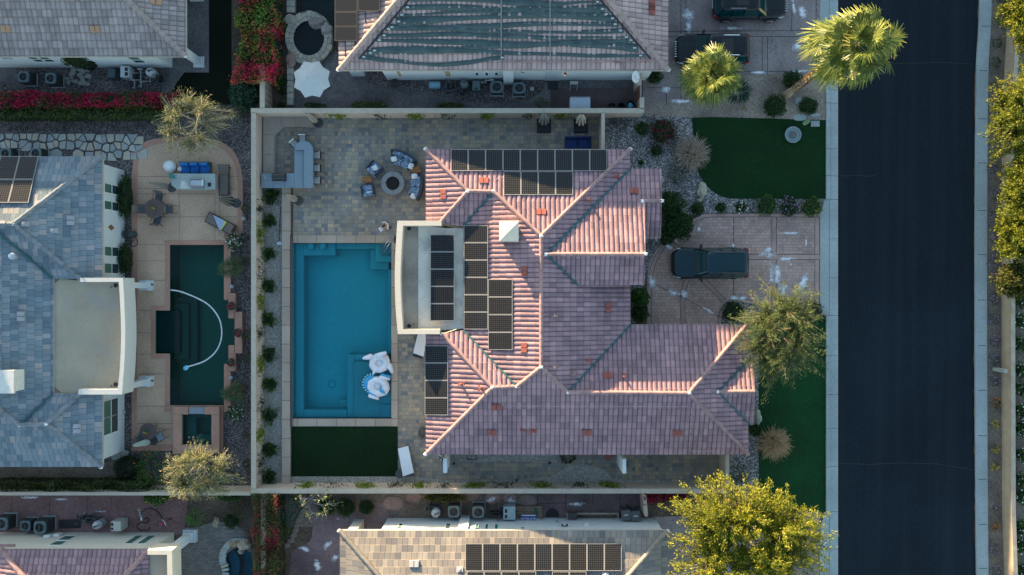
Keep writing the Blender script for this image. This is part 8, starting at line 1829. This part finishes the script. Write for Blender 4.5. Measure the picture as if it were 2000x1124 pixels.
# upper yard: bins, storage cover, mat, lamp, dish
sc_ = thing("storage_cover", "pale rounded storage cover standing against the patio wall", "storage box", W(1130, 200)); t = MB(); secs = []
for x in (wx(1114, 1.3), wx(1153, 1.3)): secs.append([(x, wy(214, 1.3), .0), (x, wy(188, 1.3), .0), (x, wy(188, 1.3), 1.1), (x, wy(192, 1.3), 1.25), (x, wy(203, 1.3), 1.3), (x, wy(214, 1.3), 1.28)])
t.loft(secs); fix_normals(t.build("lid", M("pale_blue_cover", (.34, .4, .46), .7, .05, 2), sc_))
t = MB(); t.box(wx(1070, 0), wy(176), wx(1090, 0), wy(159), .012, .03); simple("doormat", "black doormat at the side door of the upper house", "doormat", MB().add([tuple(v) for v in t.v], t.f), m_grate, (0, 0, 0))
for i, (x, y, r, h, m, lab) in enumerate(((1195, 209, .3, .5, m_dkgrey, "dark low tub left of the two bins by the brown gate"), (1214, 208, .27, .8, m_black, "black open bin in the middle by the brown gate"), (1232, 205, .29, .9, m_black, "black open bin with a blue bag next to the brown gate"))):
 b = W(x, y, h); t = MB(); t.lathe([(r * .8, 0), (r, h), (r * .9, h), (r * .74, .1)], n=20); bn_ = simple("bin", lab, "bin", t, m, (b.x, b.y, 0), group="bins by the brown gate")
 if i == 2: t = MB(); t.blob((0, 0, .78), .18, .16, .14, 3, .4); t.build("bag", M("blue_bag", (.12, .35, .5), .5), bn_, world=False)
ds = thing("satellite_dish", "white satellite dish on the corner of the upper house", "satellite dish", W(1238, 150, 3.1)); t = MB(); n_ = 24; dv = Vector((.62, -.35, .7)).normalized(); u = dv.orthogonal().normalized(); v = dv.cross(u); vs = [tuple(dv * -.08)]
for r, zz in ((.2, -.06), (.4, 0)): vs += [tuple(u * r * .8 * cos(2 * pi * i / n_) + v * r * sin(2 * pi * i / n_) + dv * zz) for i in range(n_)]
fs = [(0, 1 + i, 1 + (i + 1) % n_) for i in range(n_)] + [(1 + i, 1 + n_ + i, 1 + n_ + (i + 1) % n_, 1 + (i + 1) % n_) for i in range(n_)]; t.add(vs, fs); dd_ = t.build("dish", m_white_p, ds, world=False, smooth=True); dd_.location = (.12, -.05, .1); md = dd_.modifiers.new("t", 'SOLIDIFY'); md.thickness = .02
t = MB(); t.tube([(-.35, .1, -.5), (-.1, .0, 0), (.12, -.05, .1)], .03, 6); t.tube([(.05, -.1, .0), (.4, -.3, .35)], .015, 5); t.build("mount", m_steel, ds, world=False)
v = on_y(13.5, 1104, 143); wl = thing("wall_lamp", "lit wall lamp glowing beside the upper house's side door", "wall lamp", (v.x, 13.42, v.z)); t = MB(); t.lathe([(.07, .02), (.09, .12), (.03, .2)], n=10); t.build("hood", m_black, wl, world=False); mE, n, l, b = newmat("lamp_glow"); b.inputs["Emission Color"].default_value = (1, .5, .2, 1); b.inputs["Emission Strength"].default_value = 1.2; b.inputs["Base Color"].default_value = (.8, .5, .3, 1); t = MB(); t.lathe([(.05, -.1), (.06, .02)], n=10); t.build("bulb", mE, wl, world=False)
ld = thing("step_ladder", "small grey step stool against the upper house wall", "step stool", (wx(1121, .5), 13.1, 0))
for x in (-.22, .22): t = MB(); t.tube([(x, -.25, 0), (x, .05, .7), (x, .3, 0)], .03, 6); t.build("leg", m_pvc, ld, world=False)
t = MB(); t.box(-.25, -.05, .25, .15, .66, .72); t.build("step", m_pvc, ld, world=False)
for i, (x, y, r, h, mt, lab) in enumerate(((547, 95, .2, .35, m_tan, "clay pot of dry plants by the dirt bed's stone edging, lower one"), (546, 32, .25, .4, m_tan, "clay pot with dark plant near the top of the dirt bed"), (772, 166, .3, .3, m_dkgrey, "dark planter ring under the upper house's boarded window"))): t = MB(); t.lathe([(r * .7, 0), (r, h), (r * .85, h), (r * .8, h - .06)], n=18); po = simple("pot", lab, "pot", t, mt, W(x, y)); V, n_, _, _ = shrub_parts(r * .9, r * .9, .3, 60, .16, .04, lm_o, None, i); l_ = mesh_np("foliage", V, n_, lm_o, po); l_.location = (0, 0, h - .1)
t = MB(); t.blob((0, 0, .2), .2, .2, .2, 1, 0, 18, 10); simple("garden_ball", "pale blue round garden ball in the dirt bed", "garden ball", t, M("ball_blue", (.4, .48, .55), .3), W(542, 118), smooth=True)
t = MB(); t.lathe([(.13, 0), (.13, .03)], n=16); simple("drain_cover", "pale round cover on the ground right of the upper air conditioners", "cover", t, m_lightgrey, W(1039, 174))
# front lawn things
b_ = thing("stone_bowl", "round grey shallow bowl standing on the upper front lawn", "bowl", W(1547, 264.5)); t = MB(); t.lathe([(.3, 0), (.5, .14), (.54, .2), (.47, .2), (.42, .12), (.05, .09)], n=32); t.build("bowl", M("bowl_grey", (.17, .22, .23), .8, .15, 5), b_, world=False); t = MB(); t.obox((.05, 0), 1.2, .34, .1, .11, .16, bev=.02); t.build("nozzle", M("brass_brown", (.2, .13, .05), .6), b_, world=False); t = MB(); t.lathe([(.25, .1), (.27, .125), (.22, .13)], n=20); t.build("basin_ring", M("bowl_dark", (.09, .12, .13), .8), b_, world=False)
t = MB(); secs = [[(cos(a) * (.16 + (.12 if cos(a) > 0 else -.12) * 0) + (.12 if cos(a) > 0 else -.12), sin(a) * .14, z) for a in [2 * pi * k / 24 for k in range(24)]] for z in (.0, .04)]; t.loft(secs); simple("valve_box", "green oval valve box lid at the lawn's upper edge", "valve box", t, M("lid_green", (.16, .22, .11), .7), W(1575, 239, .02), .6)
t = MB(); t.obox((0, 0), 0, .56, .38, 0, .05, bev=.03); t.obox((0, 0), 0, .3, .2, .05, .065); simple("valve_box", "grey rectangular utility box lid beside the green oval lid", "utility box", t, M("lid_grey", (.24, .28, .28), .8), W(1592, 242, .02))
for x0, y0, x1, y1 in ((1552, 225, 1573, 235), (1555, 192, 1565, 203), (1585, 222, 1600, 228)): sheet("flat_stone", smooth_poly(rect(x0, y0, x1, y1), 3), .016, m_concrete)
po = thing("marker_post", "slim grey concrete marker post leaning out of the flower strip beyond the road", "post", W(1941, 721)); t = MB(); t.box(-.12, -.12, .12, .12, .05, 1.3, bev=.03); t.build("shaft", M("post_grey", (.26, .28, .26), .9), po, world=False); t = MB(); t.box(-.15, -.15, .15, .15, 0, .06); t.build("foot", m_concrete, po, world=False)
# patio odds and ends
sb = thing("bench", "navy blue two seat bench under the pink roof's upper eave", "bench", W(1128, 283)); t = MB(); t.box(-.85, -.38, .85, .35, .06, .36); t.build("frame", m_navy, sb, world=False)
for s_ in (-1, 1): t = MB(); puff(t, s_ * .42, -.02, .8, .72, .36, .5); t.build("seat_cushion", M("royal_blue", (.006, .022, .09), .9), sb, world=False, smooth=True, auto=60)
t = MB(); t.box(-.85, .3, .85, .42, .3, .7, bev=.03); t.build("backrest", _cache["royal_blue"], sb, world=False)
dg = thing("barbecue", "round dark kettle barbecue half under the pink roof's left eave", "barbecue", W(829, 841)); t = MB(); t.lathe([(.1, .5), (.3, .62), (.32, .75), (.2, .92), (.03, .97)], n=20); t.build("kettle", m_dkgrey, dg, world=False, smooth=True, auto=60)
for q in range(3): a = 2 * pi * q / 3; t = MB(); t.tube([(cos(a) * .15, sin(a) * .15, .55), (cos(a) * .32, sin(a) * .32, 0)], .02, 6); t.build("leg", m_black, dg, world=False)
shrub("dry tan plant below the dark kettle barbecue at the eave", 823, 852, .2, .35, leaf_mat("leaf_dry", [(0, (.2, .15, .09)), (1, (.34, .26, .17))]), 80, .2, .03, core=None)
shrub("white flowering plant under the lower left corner of the pink roof", 866, 893, .28, .4, lm_d, 120, .12, .07, core=None, fl=fl_white, nf=22); shrub("leafy plant under the pink roof's lower eave", 1110, 892, .5, .5, lm_d, 200, .22, .06, core=None)
ch0 = thing("metal_chair", "black metal chair frame under the pink roof's lower eave", "chair", W(922, 891)); t = MB(); t.tube([(-.3, -.15, 0), (-.3, -.15, .45), (.3, -.15, .45), (.3, -.15, 0)], .03, 6); t.tube([(-.3, -.15, .45), (-.3, .35, .45), (.3, .35, .45), (.3, -.15, .45)], .03, 6); t.build("frame", m_black, ch0, world=False)
t = MB(); t.lathe([(.12, 0), (.25, .3), (.27, .34), (.2, .34)], n=18); simple("pot", "orange terracotta pot by the white column under the lower eave", "pot", t, m_red, W(1187, 889))
for x, y, lab in ((887, 904, "left"), (1073, 903, "right"), (1009, 936, "middle, beside the wall")): t = MB(); t.lathe([(.02, 0), (.02, .3), (.09, .32), (.03, .4)], n=10); simple("path_light", f"small black path light on the paver strip, {lab}", "path light", t, m_black, W(x, y), group="path lights on the paver strip")
# red patio and lower yard things
t = MB(); t.box(wx(116), wy(1032), wx(158), wy(1015), .01, .03); simple("doormat", "black patterned doormat on the red patio", "doormat", t, M("mat_pattern", (.03, .03, .032), .9, .8, 12), (0, 0, 0))
t = MB(); t.tube([tuple(v) for v in smooth_path([(wx(x), wy(y), .03) for x, y in ((318, 1015), (308, 1000), (292, 993), (278, 1000), (273, 1015), (282, 1022), (290, 1018), (287, 1011), (278, 1018), (268, 1028), (275, 1036), (290, 1035), (292, 1030))], 6)], .03, 6); simple("garden_hose", "dark garden hose looped over the red patio beside the pink bicycle", "hose", t, m_black, (0, 0, 0))
bk = thing("bicycle", "small pink child's bicycle lying at the end of the red patio", "bicycle", W(324, 1018), .5); m_pkp = M("pink_paint", (.45, .06, .13), .4)
for x in (-.3, .32): t = MB(); torus_blob(t, .17, .025, n=20, m=6); t.v = [(a + x, c, b + .19) for a, b, c in t.v]; w_ = t.build("wheel", m_tyre, bk, world=False); t = MB(); t.tube([(x, -.015, .19), (x, .015, .19)], .05, 8); t.tube([(x - .15, 0, .19), (x + .15, 0, .19)], .006, 4); t.tube([(x, 0, .04), (x, 0, .34)], .006, 4); t.build("rim", m_rim, w_, world=False)
t = MB(); t.tube([(-.3, 0, .19), (-.12, 0, .45), (.24, 0, .46), (.32, 0, .19)], .03, 6); t.tube([(-.12, 0, .45), (.0, 0, .2), (.24, 0, .46), (.2, 0, .62)], .03, 6); t.build("frame", m_pkp, bk, world=False); t = MB(); t.tube([(.17, -.22, .64), (.22, 0, .62), (.17, .22, .64)], .02, 6); t.build("handlebar", m_white_p, bk, world=False); t = MB(); t.obox((-.15, 0), 0, .2, .12, .47, .52, bev=.02); t.build("saddle", m_pkp, bk, world=False)
for i, (x, y) in enumerate(((94, 1049), (112, 1047))): v = on_y(-15.93, x, y); t = MB(); t.box(v.x - .2, -15.93, v.x + .2, -15.78, v.z - .2, v.z + .2, bev=.02); simple("meter_box", f"white meter box on the cream wall, {'left' if i == 0 else 'right'} of two", "meter box", t, m_white_p, (0, 0, 0), group="meter boxes on the cream wall")
bd = thing("wooden_board", "wooden deck board platform below the lower neighbour's stepping slabs", "platform", W(1032, 1008)); t = MB(); q0, q1 = W(1008, 989, .3), W(1059, 1016, .3)
for k in range(5): dy = (q0.y - q1.y) / 5; t = MB(); t.box(q0.x, q1.y + dy * k + .01, q1.x, q1.y + dy * (k + 1) - .01, .22, .3, bev=.01); t.build("plank", M("grey_wood", (.2, .15, .105), .9, .3, 6), bd)
for x in (q0.x + .1, q1.x - .2): t = MB(); t.box(x, q1.y + .05, x + .1, q0.y - .05, 0, .22); t.build("bearer", m_wood, bd)
v0, v1 = W(1016, 1006, .55), W(1049, 1020, .55); bg = thing("banner_bag", "purple blue bag lettered PALM lying on the wooden board by the wall", "bag", ((v0.x + v1.x) / 2, (v0.y + v1.y) / 2, .3)); t = MB(); puff(t, 0, 0, v1.x - v0.x, v0.y - v1.y, 0, .24); t.build("bag", M("bag_purple", (.05, .06, .22), .7), bg, world=False, smooth=True, auto=60)
for nm, y0, y1 in (("white_edge", .16, .22), ("white_edge", -.21, -.17)): t = MB(); t.box(-.46, y0, .46, y1, .2, .246); t.build(nm, m_white_p, bg, world=False)
tc_ = bpy.data.curves.new("lettering", 'FONT'); tc_.body = "PALM BLUES"; tc_.size = .2; tc_.align_x = 'CENTER'; tc_.align_y = 'CENTER'; tc_.extrude = .003; tc_.materials.append(m_white_p); to_ = bpy.data.objects.new("lettering", tc_); COL.objects.link(to_); to_.parent = bg; to_.location = (.02, -.02, .246); to_.rotation_euler = (0, 0, pi)
bpy.context.view_layer.update(); me_ = bpy.data.meshes.new_from_object(to_.evaluated_get(bpy.context.evaluated_depsgraph_get())); bpy.data.objects.remove(to_); to_ = bpy.data.objects.new("lettering", me_); COL.objects.link(to_); to_.parent = bg; to_.location = (.02, -.02, .246); to_.rotation_euler = (0, 0, pi)
t = MB(); t.lathe([(.09, 0), (.09, .02)], n=14); t2 = simple("lid", "pale round lid beside the lettered purple bag", "lid", t, m_lightgrey, W(1052, 1016, .32))
t = MB(); t.box(-.07, -.22, .07, .22, 0, .1, bev=.03); simple("watering_can", "dark green bottle lying on the wooden board", "bottle", t, M("bottle_green", (.01, .1, .08), .4), W(1047, 998, .3), .15)
t = MB(); c = W(1079, 1004); pts = [(c.x - .42, -15.0 + .02)] + [(c.x + .42 * cos(a), c.y - .05 + .42 * sin(a)) for a in [pi - pi * k / 12 for k in range(13)]] + [(c.x + .42, -15.0 + .02)]; t.prism(pts, .006, .03); simple("doormat", "black half round doormat at the lower neighbour's side door", "doormat", t, m_grate, (0, 0, 0))
for i, (x, y) in enumerate(((1223, 1007), (1242, 1009))):
 b = W(x, y, 1.0); bn_ = thing("wheelie_bin", f"dark grey wheeled bin with a white label by the wall end, {'left' if i == 0 else 'right'} of two", "bin", (b.x, b.y, 0), .1, "wheeled bins by the wall end"); t = MB(); t.obox((0, 0), 0, .5, .55, .05, .95, taper=-.15); t.build("body", M("bin_grey", (.06, .07, .075), .6), bn_, world=False); t = MB(); t.obox((0, 0), 0, .6, .66, .955, 1.02, bev=.03); ld_ = t.build("lid", M("bin_lid", (.08, .09, .095), .55), bn_, world=False); t = MB(); t.box(-.14, .0, .14, .05, 1.02, 1.026); t.build("label_plate", m_white_p, ld_, world=False)
 for s_ in (-1, 1): t = MB(); t.tube([(s_ * .22 - .03, .3, .1), (s_ * .22 + .03, .3, .1)], .1, 12); t.build("wheel", m_black, bn_, world=False)
v = on_y(-15.0, 1146, 1026); t = MB(); t.box(v.x - .14, -15.0, v.x + .14, -14.88, v.z - .12, v.z + .12); simple("meter_box", "white switch box on the beige roofed house's wall", "switch box", t, m_white_p, (0, 0, 0)); v = on_y(-15.0, 1103, 1029); t = MB()
for s_ in (-.12, .12): t.tube([(s_ + v.x, -15, v.z), (s_ * 1.3 + v.x, -14.85, v.z - .05)], [.05, .08], 8)
t.box(v.x - .06, -15.0, v.x + .06, -14.95, v.z - .06, v.z + .06); simple("flood_light", "twin headed flood light high on the beige roofed house's wall", "flood light", t, m_dkgrey, (0, 0, 0))
tr_ = thing("planter_trough", "long narrow tan edged planter bed against the beige roofed house", "planter", W(1155, 1008)); t = MB(); a, b = W(1106, 1001), W(1208, 1011)
for x0, y0, x1, y1 in ((a.x, a.y - .1, b.x, a.y), (a.x, -14.98, a.x + .1, a.y - .1), (b.x - .1, -14.98, b.x, a.y - .1)): t = MB(); t.box(x0, y0, x1, y1, 0, .2); t.build("edge", m_coping, tr_)
t = MB(); t.box(a.x + .1, -14.98, b.x - .1, a.y - .1, 0, .1); t.build("soil", m_soil, tr_)
wh = thing("gas_grill", "dark tangle of a small barbecue cart beside the planter bed", "barbecue", W(1117, 1003)); t = MB(); t.box(-.3, -.2, .3, .2, .5, .7, bev=.08); t.build("lid", m_dkgrey, wh, world=False)
for x in (-.25, .25):
 for y in (-.15, .15): t = MB(); t.tube([(x, y, 0), (x, y, .5)], .02, 5); t.build("leg", m_black, wh, world=False)
